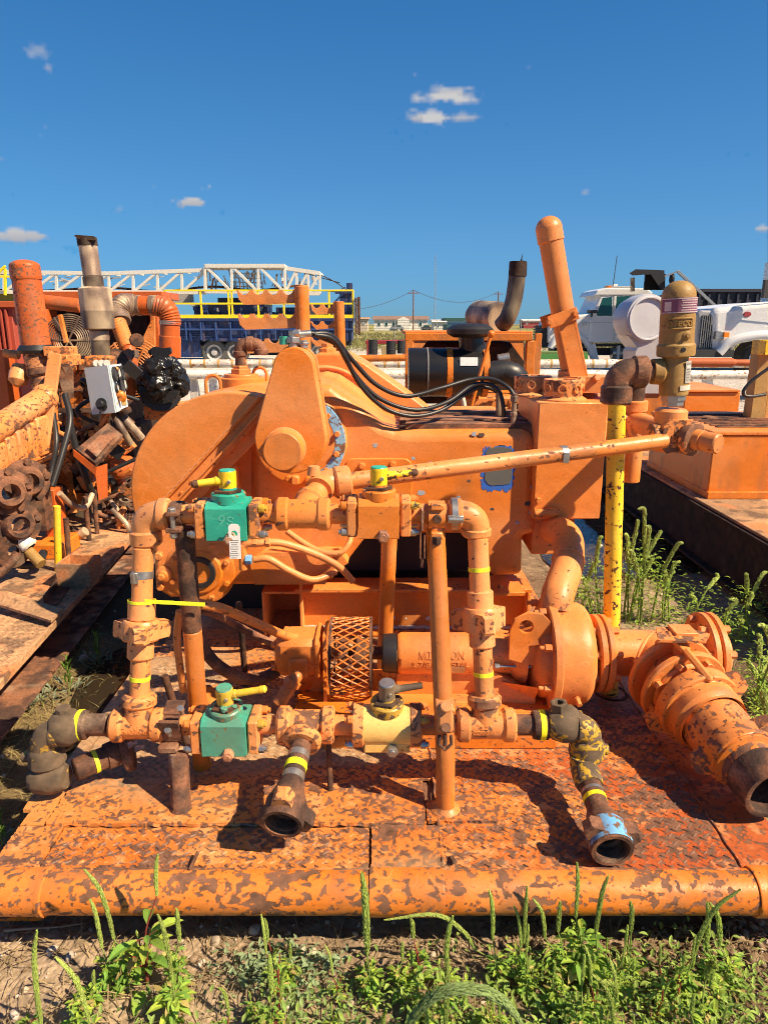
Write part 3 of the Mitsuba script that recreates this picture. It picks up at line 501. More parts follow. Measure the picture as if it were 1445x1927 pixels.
c3 = PL(428) + V(0, 0, -.014); v3 = valve('ball_valve', 'teal block valve with yellow lever pointing right, on the lower pipe run', c3, 1, 'm_teal', .190, .108, 'm_teal', 'm_yellow', ('m_teal',), lever_to(c3, .108, 497, 1297, -.01, 8), ('m_yellow', .3), .34, tip=('m_yellow', .2), tilt=8)
part(v3, 'dial_insert', [cyl(c3 + V(0.002, -.034, .080), c3 + V(.002, -.036, .092), .010, n=14), cyl(c3 + V(.03, -.02, .085), c3 + V(.03, -.021, .089), .007, n=12)], 'm_teal', wear=.2)
c4 = PL(728) + V(0, 0, -.0); v4 = valve('ball_valve', 'cream yellow round bodied valve with dark green cap and lever, on the lower pipe run', c4, 1, 'm_cream', .190, .108, 'm_mustard', 'm_stack', ('m_steel',), lever_to(c4, .1, 795, 1290, .0, 8, 'round'), ('m_stack', .9), .22, kind='round', tilt=8)

# ---------------------------------------------------------------- swivel joints
def knuckle(parent, meshes, mat, wear, fade, name='knuckle', **k): return part(parent, name, cat(*meshes), mat, wear=wear, fade=fade, **k)
sw = thing('swivel_joint', 'greasy brown chicksan style swivel elbow hanging off the left end of the lower pipe run', 'swivel joint')
labels[sw]['label'] = 'greasy dark brown swivel elbow at the left end of the lower pipe run'
A0 = PL(200); SL = lambda px, py, Y: at(px, py, Y)
part(sw, 'nipple', cyl(PL(165), PL(206), .033, n=22), 'm_rust', fade=.7)
part(sw, 'union_nut', lathe(PL(140), X_, [(0, .03), (0, .040), (.012, .043), (.038, .043), (.044, .037), (.044, .03)], 26), 'm_rust', fade=.55)
part(sw, 'tape_band', lathe(PL(149), X_, [(0, .042), (0, .0445), (.013, .0445), (.013, .042)], 26), 'm_plain', color=YEL)
b0, b1 = SL(126, 1369, 1.87), SL(84, 1378, 1.86); b2 = SL(88, 1424, 1.86); b3 = SL(92, 1462, 1.85); b4 = SL(140, 1452, 1.85)
knuckle(sw, [lathe(b0 + V(-.045, 0, 0), X_, [(0, 0), (0, .034), (.012, .048), (.035, .055), (.06, .054), (.072, .044), (.085, .036), (.085, 0)], 28), cyl(b0 + V(-.005, -.0, .04), b0 + V(-.005, 0, .066), .022, n=8)], 'm_mustard', 1.3, .5)
knuckle(sw, [bend(b1 + V(-.006, 0, 0), -X_, -Z_, .055, .040, 9, 22), lathe(b1 + V(.028, 0, 0), X_, [(0, .03), (.0, .043), (.02, .043), (.02, .03)], 24)], 'm_mustard', .98, .5)
knuckle(sw, [lathe(b2 + V(0, 0, .036), -Z_, [(0, 0), (0, .040), (.012, .050), (.052, .054), (.064, .045), (.064, 0)], 26), bend(b2 + V(.0, 0, -.0), -Z_, V(1, 0, -.1), .03, .042, 8, 20), cyl(b2 + V(-.04, 0, .0), b2 + V(-.07, 0, .0), .018, n=10)], 'm_mustard', 1.06, .5)
knuckle(sw, [lathe(b3 + V(-.052, 0, -.004), V(1, -.05, .06), [(0, 0), (.002, .034), (.02, .046), (.06, .049), (.095, .042), (.108, .033), (.108, 0)], 26)], 'm_mustard', 1.06, .5)
f0, f1 = SL(140, 1450, 1.86), SL(212, 1420, 1.93); part(sw, 'nipple', cyl(f0, f1, .034, n=22), 'm_rust', fade=.25)
fd = unit(f1 - f0); part(sw, 'tape_band', lathe(f0 + fd * .055, fd, [(0, .034), (0, .0355), (.012, .0355), (.012, .034)], 24), 'm_plain', color=YEL)
part(sw, 'coupling', lathe(f1 - fd * .02, fd, [(0, .034), (0, .040), (.05, .042), (.055, .036)], 24), 'm_rust', fade=.3)
flg = part(sw, 'flange', lathe(SL(232, 1416, 1.95), unit(V(.9, .3, .15)), [(0, .02), (0, .058), (.004, .062), (.026, .062), (.03, .05), (.03, 0)], 30), 'm_rust', fade=.45)
for px, py in ((249, 1401), (234, 1432), (262, 1408)): p = SL(px, py, 1.925); part(flg, 'bolt', [hexp(p, p + V(-.01, -.012, .002), .009), cyl(p + V(.01, .012, -.002), p, .005)], 'm_steel')
s2 = thing('swivel_joint', 'brown and yellow swivel elbow ending in a bright blue wing nut', 'swivel joint')
part(s2, 'nipple', cyl(PL(966), PL(1008), .031, n=22), 'm_rust', fade=.7)
part(s2, 'union_nut', lathe(PL(1003), X_, [(0, .03), (0, .041), (.010, .043), (.042, .043), (.05, .036)], 26), 'm_rust', fade=.4)
part(s2, 'tape_band', lathe(PL(1014), X_, [(0, .042), (0, .0445), (.016, .0445), (.016, .042)], 26), 'm_plain', color=(.85, .78, .02))
e0, e1 = SL(1063, 1362, 1.87), SL(1106, 1368, 1.86); e2 = SL(1104, 1410, 1.855)
knuckle(s2, [lathe(e0 + V(-.05, 0, 0), X_, [(0, 0), (0, .036), (.012, .046), (.04, .055), (.072, .054), (.085, .044), (.085, 0)], 28), lathe(e0 + V(-.02, .0, .046), V(-.1, 0, 1), [(0, .026), (.024, .026), (.026, .02), (.024, .014), (.006, .014), (.006, 0)], 6)], 'm_mustard', 1.0, .35)
knuckle(s2, [bend(e1 + V(.002, 0, 0), X_, -Z_, .045, .041, 9, 22), lathe(e1 + V(-.035, 0, 0), X_, [(0, .03), (0, .047), (.016, .047), (.016, .03)], 24)], 'm_mustard', .90, .2)
knuckle(s2, [lathe(e2 + V(.0, 0, .036), -Z_, [(0, 0), (0, .041), (.012, .050), (.048, .053), (.064, .046), (.064, 0)], 26), cyl(e2 + V(.03, 0, 0), e2 + V(.062, 0, -.002), .017, n=10)], 'm_mustard', .94, .2)
g0 = SL(1097, 1440, 1.835); g1 = SL(1152, 1600, 1.55); gd = unit(g1 - g0); gl = np.linalg.norm(g1 - g0)
knuckle(s2, [bend(g0 + V(0, .0, -.004), -Z_, gd, .035, .040, 8, 22), lathe(g0 + gd * .03, gd, [(0, .0), (0, .041), (.035, .041), (.05, .036), (.05, 0)], 24)], 'm_mustard', 1.0, .35)
part(s2, 'nipple', cyl(g0 + gd * .07, g0 + gd * (gl * .66), .031, n=22), 'm_rust', fade=.6)
part(s2, 'tape_band', lathe(g0 + gd * .122, gd, [(0, .031), (0, .0328), (.013, .0328), (.013, .031)], 24), 'm_plain', color=(.85, .72, .02)); part(s2, 'hose_clamp', lathe(g0 + gd * .10, gd, [(0, .031), (0, .0325), (.010, .0325), (.010, .031)], 24), 'm_steel')
part(s2, 'union_tail', lathe(g0 + gd * (gl * .56), gd, [(0, .031), (.02, .039), (.06, .045), (.075, .048)], 26), 'm_rust', fade=.7)
un = wing_union(s2, g1 - gd * .058, gd, .062, .056, .026, 3, .35, mats='m_rust', fade=.75, open_=True)
bl_ = lathe(g1 - gd * .060, gd, [(-.012, .051), (0, .0574), (.044, .0574), (.058, .0568)], 48).slice_plane(g1 + V(0, 0, -.008), unit(V(.1, -.1, 1)))
part(s2, 'blue_paint', bl_, 'm_blue', wear=.74, fade=.3, label='worn bright blue paint over the top of the wing nut')
part(s2, 'thread_ring', lathe(g1 - gd * .012, gd, [(0, .0415)] + [(i * .0028, .0415 + (.0022 if i % 2 else 0)) for i in range(1, 6)], 30), 'm_rust', fade=.6)
# ================================================================ pump base, triplex pump
pb = thing('welded_beam', 'orange welded base beam with open box end under the big pump', 'base beam')
zb = at(600, 1106, 3.05)[2]; bx0, bx1 = at(572, 1150, 3.05)[0], at(985, 1150, 3.05)[0]
part(pb, 'flange', box2((bx0 - .03, 2.985, zb), (bx1 + .02, 3.14, zb + .016)), wear=.42, fade=.35)
part(pb, 'flange', box2((bx0 - .03, 2.985, ZD), (bx1 + .02, 3.14, ZD + .014)), wear=.5, fade=.35)
part(pb, 'web', box2((bx0, 3.05, ZD + .014), (bx1, 3.062, zb)), wear=.2, fade=.2)
part(pb, 'weld_scrape', [prismY(Point(x, z).buffer(r).intersection(Point(x + r * .4, z - r * .3).buffer(r)), 3.0485, 3.0515) for x, z, r in ((.02, .30, .012), (.045, .292, .007), (.035, .305, .004), (.2, .29, .012), (.215, .278, .008), (.3, .283, .006), (.065, .283, .004), (.1, .287, .005))], 'm_plain', color=(.52, .55, .55), kind='stuff')
part(pb, 'weld_bead', tube([V(x, 3.044 + .002 * math.sin(x * 50), ZD + .018 + .004 * math.sin(x * 61) ** 2) for x in np.arange(bx0, bx1, .012)], .010, 6), 'm_plain', color=(.36, .34, .31))
ex0 = at(497, 1150, 3.0)[0]
part(pb, 'box_end', [box2((ex0 - .004, 2.98, ZD), (ex0 + .006, 3.6, zb + .004)), box2((ex0, 2.985, zb - .006), (bx0, 3.6, zb + .006)), box2((ex0, 3.3, ZD), (bx0, 3.31, zb))], wear=.3)
part(pb, 'end_plate', [box2((bx0 - .01, 2.98, ZD), (bx0 + .002, 3.05, zb + .10)), box2((bx1, 2.98, ZD), (bx1 + .014, 3.12, zb))], wear=.3)
part(pb, 'shade_backing', box2((bx0 - .5, 3.32, ZD), (bx1, 3.5, zb + .32)), 'm_rubber', label='black backing block added for the shade under the pump')  # black box added so the gap below the pump reads as deep shade

tp = thing('triplex_pump', 'huge orange plunger pump with rounded crankcase, in the middle of the skid', 'pump')
YF = 2.93
fr = slab(Polygon(pxz([(470, 745), (592, 718), (622, 726), (650, 745), (722, 800), (745, 808), (775, 811), (985, 810), (1003, 818), (1011, 838), (1010, 1004), (985, 1012), (984, 1085), (930, 1088), (905, 1066), (896, 1020), (885, 1008), (640, 1004), (600, 990), (470, 985)], YF)).buffer(-.03).buffer(.03).buffer(.012).buffer(-.012), YF, 3.85, .045)
part(tp, 'crankcase', fr, wear=.14, fade=.30)
part(tp, 'foot', box2((at(905, 1090, 2.93)[0], 2.9, zb + .017), (at(987, 1090, 2.93)[0], 3.12, zb + .036)), wear=.3)
part(tp, 'shade_block', box2((at(640, 1000, 3.2)[0], 3.22, zb + .02), (at(900, 1000, 3.2)[0], 3.34, at(640, 1000, 3.2)[2])), 'm_rubber')  # added block, its black stands in for the shade of the open cavity
part(tp, 'foot_bolt', bolt_mesh(at(943, 1080, 2.955) * V(1, 1, 0) + V(0, 0, zb + .036), Z_, .013, .016), wear=.4)
# drive gear drum, guard segment and lower gear housing
gc = at(440, 933, 2.70); Rg = sz(193, gc)
part(tp, 'gear_drum', lathe(V(gc[0] + .035, 3.6, gc[2] + .03), -Y_, [(0, 0), (0, Rg * .93), (.62, Rg * .93), (.64, Rg * .91), (.64, 0)], 64), wear=.1, fade=.6)
seg_c = Point(gc[0], gc[2]).buffer(Rg, 48)
c0, c1_ = at(503, 737, 2.70), at(253, 1006, 2.70); cd_ = unit(c1_ - c0); cn = V(-cd_[2], 0, cd_[0]); cn = cn if cn[0] < 0 else -cn
half = Polygon([(c0 - cd_ * 1)[[0, 2]], (c1_ + cd_ * 1)[[0, 2]], (c1_ + cd_ * 1 + cn * 2)[[0, 2]], (c0 - cd_ * 1 + cn * 2)[[0, 2]]])
part(tp, 'guard_cover', slab(seg_c.intersection(half), 2.70, 2.95, .006), wear=.06, fade=.42, label='large half moon shaped sheet metal guard')
mid = (c0 + c1_) / 2; Lc = np.linalg.norm(c1_ - c0)
part(tp, 'guard_rim', tube([c0 * (1 - t) + c1_ * t + V(0, -.001, 0) + cn * (.012 + .0012 * math.sin(t * 160)) for t in np.linspace(.03, .96, 90)], .0038, 6), wear=.05, fade=1.)
part(tp, 'guard_lip', [beam(c0 - cn * .022 + V(0, .03, 0), c1_ - cn * .022 + V(0, .03, 0), .05, .008, Y_), beam(c0 - cn * .030 + V(0, .055, 0), c1_ - cn * .030 + V(0, .055, 0), .008, .10, Y_)], wear=.3, fade=.55)
part(tp, 'guard_lip', beam(c0 - cn * .062 + V(0, .1, 0), c1_ - cn * .05 + V(0, .1, 0), .07, .012, Y_), wear=.25, fade=.55)
for t in (.34, .60, .68, .86): part(tp, 'guard_bolt', bolt_mesh(c0 * (1 - t) + c1_ * t - cn * .022 + V(0, .026, 0), -Y_, .006, .006), wear=.5)
YG = 2.80
part(tp, 'gear_housing', slab(Polygon(pxz([(287, 1010), (310, 985), (390, 960), (560, 965), (700, 985), (690, 1010), (655, 1055), (625, 1090), (600, 1100), (420, 1102), (395, 1122), (320, 1126), (292, 1108)], YG)).buffer(-.02).buffer(.02), YG, 3.5, .02), wear=.16, fade=.25)
part(tp, 'gear_bracket', prismY(pxz([(470, 1060), (500, 1040), (640, 1040), (655, 1060), (615, 1085), (612, 1100), (480, 1100)], 2.72), 2.72, 2.8), wear=.2, fade=.3)
pc = at(376, 1076, 2.79)
cov = part(tp, 'pinion_cover', [lathe(pc + V(0, .02, 0), -Y_, [(0, 0), (0, sz(66, pc)), (.012, sz(66, pc)), (.018, sz(62, pc)), (.018, sz(44, pc)), (.030, sz(40, pc)), (.030, 0)], 40)], wear=.1, fade=.25)
bolts(cov, pc + V(0, .003, 0), -Y_, sz(55, pc), 8, .011, .016, 20)
part(cov, 'seal_ring', lathe(pc + V(0, -.008, 0), -Y_, [(0, sz(32, pc)), (.012, sz(30, pc)), (.012, sz(22, pc)), (0, sz(21, pc))], 30), 'm_rubber')
oc = at(309, 1080, 2.79); part(cov, 'oil_plug', [lathe(oc, -Y_, [(0, .035), (.01, .032), (.014, .02), (.03, .018), (.03, 0)], 24), hexp(oc + V(0, -.02, 0), oc + V(0, -.05, 0), .013)], wear=.1)
for px, py in ((300, 1045), (303, 1103)): part(cov, 'bolt', bolt_mesh(at(px, py, 2.80), -Y_, .015, .02), wear=.1)
# crank bearing flange and chain guard
fc = at(566, 828, YF)
fl = part(tp, 'bearing_flange', lathe(fc + V(0, .01, 0), -Y_, [(0, sz(92, fc)), (.010, sz(88, fc)), (.02, sz(84, fc)), (.05, sz(84, fc)), (.056, sz(80, fc)), (.056, 0)], 48), wear=.30, fade=.25)
bolts(fl, fc + V(0, -.045, 0), -Y_, sz(72, fc), 12, .012, .02, 12, wear=.1, fade=.2)
rp = lathe(fc + V(0, -.044, 0), -Y_, [(0, sz(85.5, fc)), (.004, sz(84.5, fc)), (.0035, sz(66, fc))], 48).slice_plane(fc + V(.07, 0, 0), X_)
part(fl, 'bare_patch', rp, 'm_blue', wear=.60, fade=.75, label='light blue primer showing on the right of the flange')
YC = 2.60; t0, t1 = at(552, 692, YC), at(546, 826, YC)
tear = unary_union([Point(t0[0], t0[2]).buffer(sz(38, t0), 24), Point(t1[0], t1[2]).buffer(sz(67, t1), 32)]).convex_hull
cg = part(tp, 'chain_guard', slab(tear, YC, YC + .135, .005), wear=.12, fade=.25, label='tall teardrop shaped chain guard with a round hub')
part(cg, 'rim', slab(tear.buffer(.006).difference(tear.buffer(-.004)).buffer(0).convex_hull, YC + .100, YC + .128, .002), wear=.45, fade=.3)
hb = at(531, 850, YC - .075); part(cg, 'hub', [lathe(hb + V(0, .08, 0), -Y_, [(0, sz(38, hb)), (.077, sz(36.5, hb)), (.08, sz(35, hb)), (.08, 0)], 36)], wear=.14, fade=.4)
part(cg, 'hub_weld', lathe(hb + V(0, .0745, 0), -Y_, [(0, sz(41, hb)), (.004, sz(40, hb)), (.006, sz(37, hb))], 36), wear=.1, fade=.9)
part(tp, 'clamp_block', box(at(556, 903, 2.86), (.03, .04, .035)), wear=.4)
# oil cover and breather on the drum
oz = gc[2] + .03 + Rg * .93; ob = V(at(455, 726, 3.2)[0], 3.2, oz - .005)
br = part(tp, 'breather', [lathe(ob, Z_, [(-.03, .10), (.02, .10), (.024, .096), (.024, .075), (.034, .075), (.038, .072), (.038, 0)], 34), hexp(ob + V(.0, 0, .036), ob + V(0, 0, .062), .045), hexp(ob + V(0, 0, .06), ob + V(0, 0, .075), .036)], wear=.12, fade=.45)
e = ob + V(0, 0, .075); part(br, 'vent_elbow', [cyl(e, e + V(0, 0, .05), .024, n=16), cyl(e + V(0, 0, .04), e + V(0, 0, .062), .031, n=16), bend(e + V(0, 0, .092), Z_, X_, .032, .027, 8, 16), cyl(e + V(.03, 0, .092), e + V(.06, 0, .092), .033, n=16), bend(e + V(.092, 0, .092), X_, -Z_, .034, .027, 8, 16), cyl(e + V(.092, 0, .07), e + V(.092, 0, .045), .032, n=16)], 'm_rust', fade=.9)
for px, py, Y in ((401, 722, 3.0), (489, 706, 3.25)): p = at(px, py, Y); part(tp, 'lifting_eye', tube([p + V(-.03, 0, -.05)] + list(arc(p + V(0, 0, .005), X_, Z_, .03, 180, 0, 10)) + [p + V(.03, 0, -.05)], .0075, 8), wear=.4)
# far gear case behind
YR = 3.62
part(tp, 'rear_gear_case', slab(Polygon(pxz([(588, 760), (588, 669), (600, 664), (655, 666), (684, 682), (760, 735), (845, 800), (840, 830), (588, 830)], YR)).buffer(-.015).buffer(.015), YR, 3.98, .012), wear=.06, fade=.35)
rc = at(612, 790, YR - .003); part(tp, 'rear_rib', tube(arc(rc, X_, Z_, sz(97, rc), 98, 18, 26), .010, 8), wear=.05, fade=.9)
cp_ = at(616, 657, 3.75); part(tp, 'filler_cap', [lathe(cp_ + V(0, 0, -.03), Z_, [(0, .045), (.035, .045), (.04, .03), (.06, .03), (.06, 0)], 8)], wear=.1)
sp0, sp1 = at(610, 729, 3.2), at(712, 800, 3.2)
part(tp, 'crankcase_lid', beam(sp0 + V(.0, 0, .02), sp1 + V(0, 0, .018), .42, .02), wear=.2, fade=.75)
part(tp, 'lid_lug', hull([at(634, 737, 3.06), at(650, 744, 3.06), at(650, 735, 3.06), at(652, 742, 3.1), at(640, 733, 3.1)]), wear=.2, fade=.9)
part(tp, 'cast_mark', [text('OIL CAP 3', .018, sp0 * .28 + sp1 * .72 + V(0, -.2085, .026), unit(sp1 - sp0), unit(np.cross(unit(sp1 - sp0), V(0, -1, .0)) * -1), .002, True)], wear=.1, fade=.8)
def inspection(pts, Y, bl):
    k = part(tp, 'inspection_cover', slab(Polygon(pxz(pts, Y)).buffer(-.035).buffer(.035), Y - .014, Y + .02, .004), wear=.12, fade=.2)
    for x, y in bl: part(k, 'bolt', bolt_mesh(at(x, y, Y - .014), -Y_, .012, .018), wear=.1)
inspection([(650, 862), (775, 862), (775, 960), (650, 960)], YF, ((681, 876), (739, 873)))
inspection([(372, 880), (446, 870), (452, 945), (372, 950)], 2.86, ((430, 888), (385, 925)))
pn = at(937, 880, YF)
def blob(x, z, a, b, j, s, k=48):
    rr = np.random.default_rng(s); return Polygon([(x + a * (abs(math.cos(t)) ** .35 * np.sign(math.cos(t))) * (1 + rr.uniform(-j, j)), z + b * (abs(math.sin(t)) ** .35 * np.sign(math.sin(t))) * (1 + rr.uniform(-j, j))) for t in np.arange(k) / k * 2 * math.pi]).buffer(0).buffer(.001)
part(tp, 'paint_patch', prismY(blob(pn[0], pn[2] - .004, sz(29, pn), sz(41, pn), .13, 4, 170), YF - .0015, YF + .01), 'm_plain', 20, color=(.03, .12, .48), label='ragged blue edge round the dark patch')
part(tp, 'name_plate', prismY(blob(pn[0] + .003, pn[2] + .006, sz(25, pn), sz(35, pn), .05, 2), YF - .004, YF + .01), 'm_plain', 20, color=(.10, .105, .10), label='dark grey peeled name plate')
rr_ = np.random.default_rng(66)
for x, y, s_ in ((811, 872, 4), (892, 817, 4), (906, 818, 4), (944, 842, 5), (1003, 917, 4), (992, 948, 4), (1000, 966, 4), (973, 984, 3), (793, 927, 6), (778, 862, 3), (862, 935, 3), (926, 958, 3), (706, 838, 4), (882, 905, 2.5)):
    p = at(x, y, YF); part(tp, 'paint_chip', prismY(blob(p[0], p[2], sz(s_, p), sz(s_ * .75, p), .4, int(x), 11), YF - .001, YF + .006), 'm_plain', 20, color=((.09, .07, .06), (.30, .36, .42), (.05, .05, .06))[int(x) % 3])
zt = at(870, 800, 3.0)[2]
for i, (y0_, y1_, dz) in enumerate(((2.99, 3.07, 0), (3.08, 3.17, .006), (3.18, 3.27, .004), (3.28, 3.40, .012))):
    part(tp, 'tray_bar', [box2((at(752, 800, y0_)[0], y0_, zt + dz - .002), (at(1003 - i * 4, 800, y0_)[0], y1_, zt + dz + .008)), box2((at(752, 800, y0_)[0], y0_, zt - .05), (at(1003 - i * 4, 800, y0_)[0], y0_ + .006, zt + dz))], 'm_rust', fade=1.1)
part(tp, 'tray_stud', [cyl(at(752, 796, 2.98), at(764, 796, 2.98), .012), cyl(at(752, 803, 2.975), at(764, 803, 2.975), .010)], 'm_rust', fade=.5)
# fluid end block
FX0, FX1, FZ0, FZ1, FY0, FY1 = .622, .905, .808, 1.296, 2.88, 3.32
fe = part(tp, 'fluid_end', box2((FX0, FY0, FZ0), (FX1, FY1, FZ1), .006), wear=.10, fade=.40, label='square orange fluid end block')
part(fe, 'wing', box2((FX1 - .001, 3.0, FZ1 - .12), (FX1 + .17, FY1, FZ1 - .003), .006), wear=.15, fade=.5)
part(fe, 'manifold_side', box2((FX0 + .02, 2.96, FZ0 - .18), (FX1 - .12, 3.3, FZ0 + .001)), wear=.3)
for px, py in ((1017, 941), (1016, 967)): p = at(px, py, FY0); part(fe, 'stud', [hexp(p + V(-.01, 0, 0), p + V(-.01, -.022, 0), .012)], wear=.4)
p = at(1005, 966, 2.86); part(fe, 'drain_nipple', [cyl(p, p + V(.10, 0, .005), .017), cyl(p + V(.055, 0, .003), p + V(.085, 0, .003), .021)], wear=.5)
def valve_cap(x, y, r):
    b_ = V(x, y, FZ1); k = part(fe, 'valve_cover', lathe(b_, Z_, [(-.002, r * 1.0), (.006, r), (.012, r * .9), (.018, r * .80), (.078, r * .84), (.085, r * .80), (.085, r * .5), (.07, r * .45), (.07, 0)], 32), wear=.62, fade=.55)
    for a in (-150, -105, -60, -15, 60, 120): d = V(math.cos(math.radians(a)), math.sin(math.radians(a)), 0); q = b_ + d * r * .80 + V(0, 0, .05); part(k, 'hole_boss', lathe(q, d, [(0, .020), (.008, .019), (.008, .013), (-.004, .011), (-.004, 0)], 14), wear=.5, fade=.4)
valve_cap(.742, 2.985, .098); valve_cap(.66, 3.20, .098); valve_cap(.86, 3.2, .09)
part(tp, 'pump_fitting', [cyl(at(553, 655, 2.68), at(551, 622, 2.68), .016), hexp(at(552, 645, 2.68), at(552, 634, 2.68), .026), cyl(at(551, 630, 2.68), at(585, 627, 2.7), .013), hexp(at(553, 629, 2.68), at(565, 628, 2.68), .019), cyl(at(572, 655, 2.68), at(571, 640, 2.68), .014), hexp(at(572, 648, 2.68), at(572, 643, 2.68), .021)], 'm_steel', label='silver hose fitting on top of the chain guard')
part(tp, 'tape', [lathe(at(536, 648, 2.69), Z_, [(0, .014), (0, .02), (.03, .02), (.03, .014)], 12)], 'm_teal', wear=.1)

# ================================================================ desurger, relief valve and its piping
ds = thing('pulsation_dampener', 'tall leaning orange cylinder with domed cap standing on the pump fluid end', 'dampener cylinder')
d0, d1 = at(1078, 702, 3.12), at(1031, 420, 3.12); dd = unit(d1 - d0); dL = np.linalg.norm(d1 - d0); rd = sz(22.5, d1)
part(ds, 'cylinder', lathe(d0, dd, [(0, 0), (0, rd), (dL - .05, rd), (dL - .05, 0)], 34), wear=.13, fade=.42)
part(ds, 'cap', lathe(d0 + dd * (dL - .075), dd, [(0, rd), (.004, rd + .005), (.055, rd + .005)] + [(.055 + (rd + .005) * .9 * math.sin(a), (rd + .005) * math.cos(a)) for a in np.linspace(.1, math.pi / 2, 8)], 34), wear=.1, fade=.55)
fb = at(1108, 722, 3.10); part(ds, 'base_flange', [hull([fb + V(sx * a, sy * b_, z) for a, b_ in ((.12, .03), (.05, .10)) for sx in (-1, 1) for sy in (-1, 1) for z in (-.03, .035)]), cyl(V(d0[0], d0[1], fb[2] - .02), V(d0[0] - .004, d0[1], fb[2] + .06), .06)], wear=.3, fade=.45)
for px, py, Y in ((1092, 716, 2.98), (1120, 712, 3.0), (1140, 738, 3.0), (1155, 720, 3.05)): part(ds, 'bolt', bolt_mesh(at(px, py, Y), unit(V(.2, -1, .3)), .014, .022), wear=.3)
s0, s1_ = at(1032, 607, 3.05), at(1087, 588, 3.05); part(ds, 'strap', beam(s0, s1_, .008, .05), wear=.15, fade=.3); part(ds, 'strap', beam(s0 + V(0, .14, 0), s1_ + V(0, .14, 0), .008, .05), wear=.15, fade=.3)
for px, py in ((1034, 606), (1082, 590)): part(ds, 'strap_bolt', bolt_mesh(at(px, py, 3.045), -Y_, .011, .018), wear=.5)
b0_, b1_ = at(1066, 600, 3.06), at(1090, 712, 3.06); part(ds, 'brace_angle', [beam(b0_, b1_, .008, .075, V(1, 0, 0)), beam(b0_ + V(.03, .03, 0), b1_ + V(.035, .03, 0), .07, .008, X_)], wear=.15, fade=.3)

rv = thing('relief_valve', 'upright tan brass coloured pressure relief valve with domed top, purple plate and raised lettering', 'relief valve')
YV = 2.50
r0, r1 = at(1266, 762, YV), at(1279, 524, YV); rd_ = unit(r1 - r0); rl = np.linalg.norm(r1 - r0)
def vprof(rows): return [(rl * (762 - y) / 238., sz(r, r0)) for y, r in rows]
part(rv, 'body', lathe(r0, rd_, vprof(((742, 0), (742, 25), (736, 26.5), (690, 26), (676, 23), (670, 23), (668, 27), (664, 27), (664, 0))), 34), 'm_tan', wear=.25)
part(rv, 'collar', lathe(r0, rd_, vprof(((668, 20), (667, 33), (662, 34), (647, 34), (643, 31), (640, 31))), 34), 'm_tan', wear=.2)
part(rv, 'bonnet', lathe(r0, rd_, vprof([(642, 30.5), (600, 30.5), (560, 30)] + [(555 - 28 * math.sin(a), 29.5 * math.cos(a)) for a in np.linspace(.02, math.pi / 2, 9)]), 36), 'm_tan', wear=.34, fade=.2)
ppl = lambda y: r0 + rd_ * (rl * (762 - y) / 238.)
def cyl_patch(c, d, r, h, a0, a1, k=14):
    """Curved plate on a cylinder (angles in degrees, 0 = facing the camera)."""
    d = unit(d); f_ = unit(V(-.08, -1, .1) - d * (V(-.08, -1, .1) @ d)); s_ = np.cross(d, f_); v, f = [], []
    for i, a in enumerate(np.radians(np.linspace(a0, a1, k))):
        e = math.cos(a) * f_ - math.sin(a) * s_ if False else math.cos(a) * f_ + math.sin(a) * s_
        for rr_, hh in ((r - .002, -h / 2), (r, -h / 2), (r, h / 2), (r - .002, h / 2)): v.append(c + d * hh + e * rr_)
        if i:
            A, B = (i - 1) * 4, i * 4
            for q in range(3): f += [[A + q, B + q, B + q + 1], [A + q, B + q + 1, A + q + 1]]
    return M(v, f)
R30 = sz(30.5, r0)
pl = part(rv, 'warning_plate', cyl_patch(ppl(573), rd_, R30 + .0025, sz(27, r0), -78, 78), 'm_plain', color=(.20, .075, .13), label='faded purple warning plate')
part(pl, 'border', [cyl_patch(ppl(573 + s * 12.5), rd_, R30 + .0034, .003, -78, 78) for s in (-1, 1)], 'm_plain', color=(.5, .42, .42))
for i in range(5): part(pl, 'print_line', cyl_patch(ppl(564 + i * 4.4), rd_, R30 + .0034, .0028, -8 + 3 * (i % 2), 66 - 8 * (i % 3), 8), 'm_plain', color=(.48, .40, .42))
part(pl, 'worn_patch', cyl_patch(ppl(574), rd_, R30 + .0034, .03, -62, -38, 5), 'm_plain', color=(.55, .46, .46))
fdir = unit(V(-.22, -1, .0)); part(rv, 'emblem', text_ring('OTECO', .0165, ppl(606), rd_, fdir, R30, .005), 'm_tan', wear=.1)
tdir = np.cross(rd_, fdir); eo = [ppl(606) + (R30 + .002) * (math.cos(a) * fdir + math.sin(a) * tdir) + rd_ * b_ for a, b_ in [(.72 * math.copysign(min(1, abs(math.cos(t)) * 1.3), math.cos(t)), .0165 * math.copysign(min(1, abs(math.sin(t)) * 1.35), math.sin(t))) for t in np.linspace(0, 2 * math.pi, 41)]]
part(rv, 'emblem_rim', tube(eo, .0028, 6, cap=False), 'm_tan', wear=.1)
part(rv, 'test_hole', [cyl(ppl(654) + V(.0, -sz(33.5, r0), 0), ppl(654) + V(0, -sz(35, r0), 0), .008, n=14)], 'm_rubber')
part(rv, 'hex_plug', [lathe(ppl(628) + V(.012, -R30 + .004, 0), -Y_, [(0, .014), (.006, .014), (.008, .011), (.008, 0)], 16), hexp(ppl(628) + V(.012, -R30, 0), ppl(628) + V(.012, -R30 - .012, 0), .007)], 'm_tan', wear=.3)
tg = part(rv, 'data_plate', cyl_patch(ppl(697) , rd_, sz(27, r0) + .002, sz(40, r0), 24, 62, 8), 'm_plain', color=(.34, .33, .30))
for i in range(7): part(tg, 'print_line', cyl_patch(ppl(682 + i * 5), rd_, sz(27, r0) + .0028, .0022 + .006 * (i == 1), 28, 56 - 5 * (i % 3), 5), 'm_plain', color=(.10, .10, .10) if i != 1 else (.6, .5, .5))
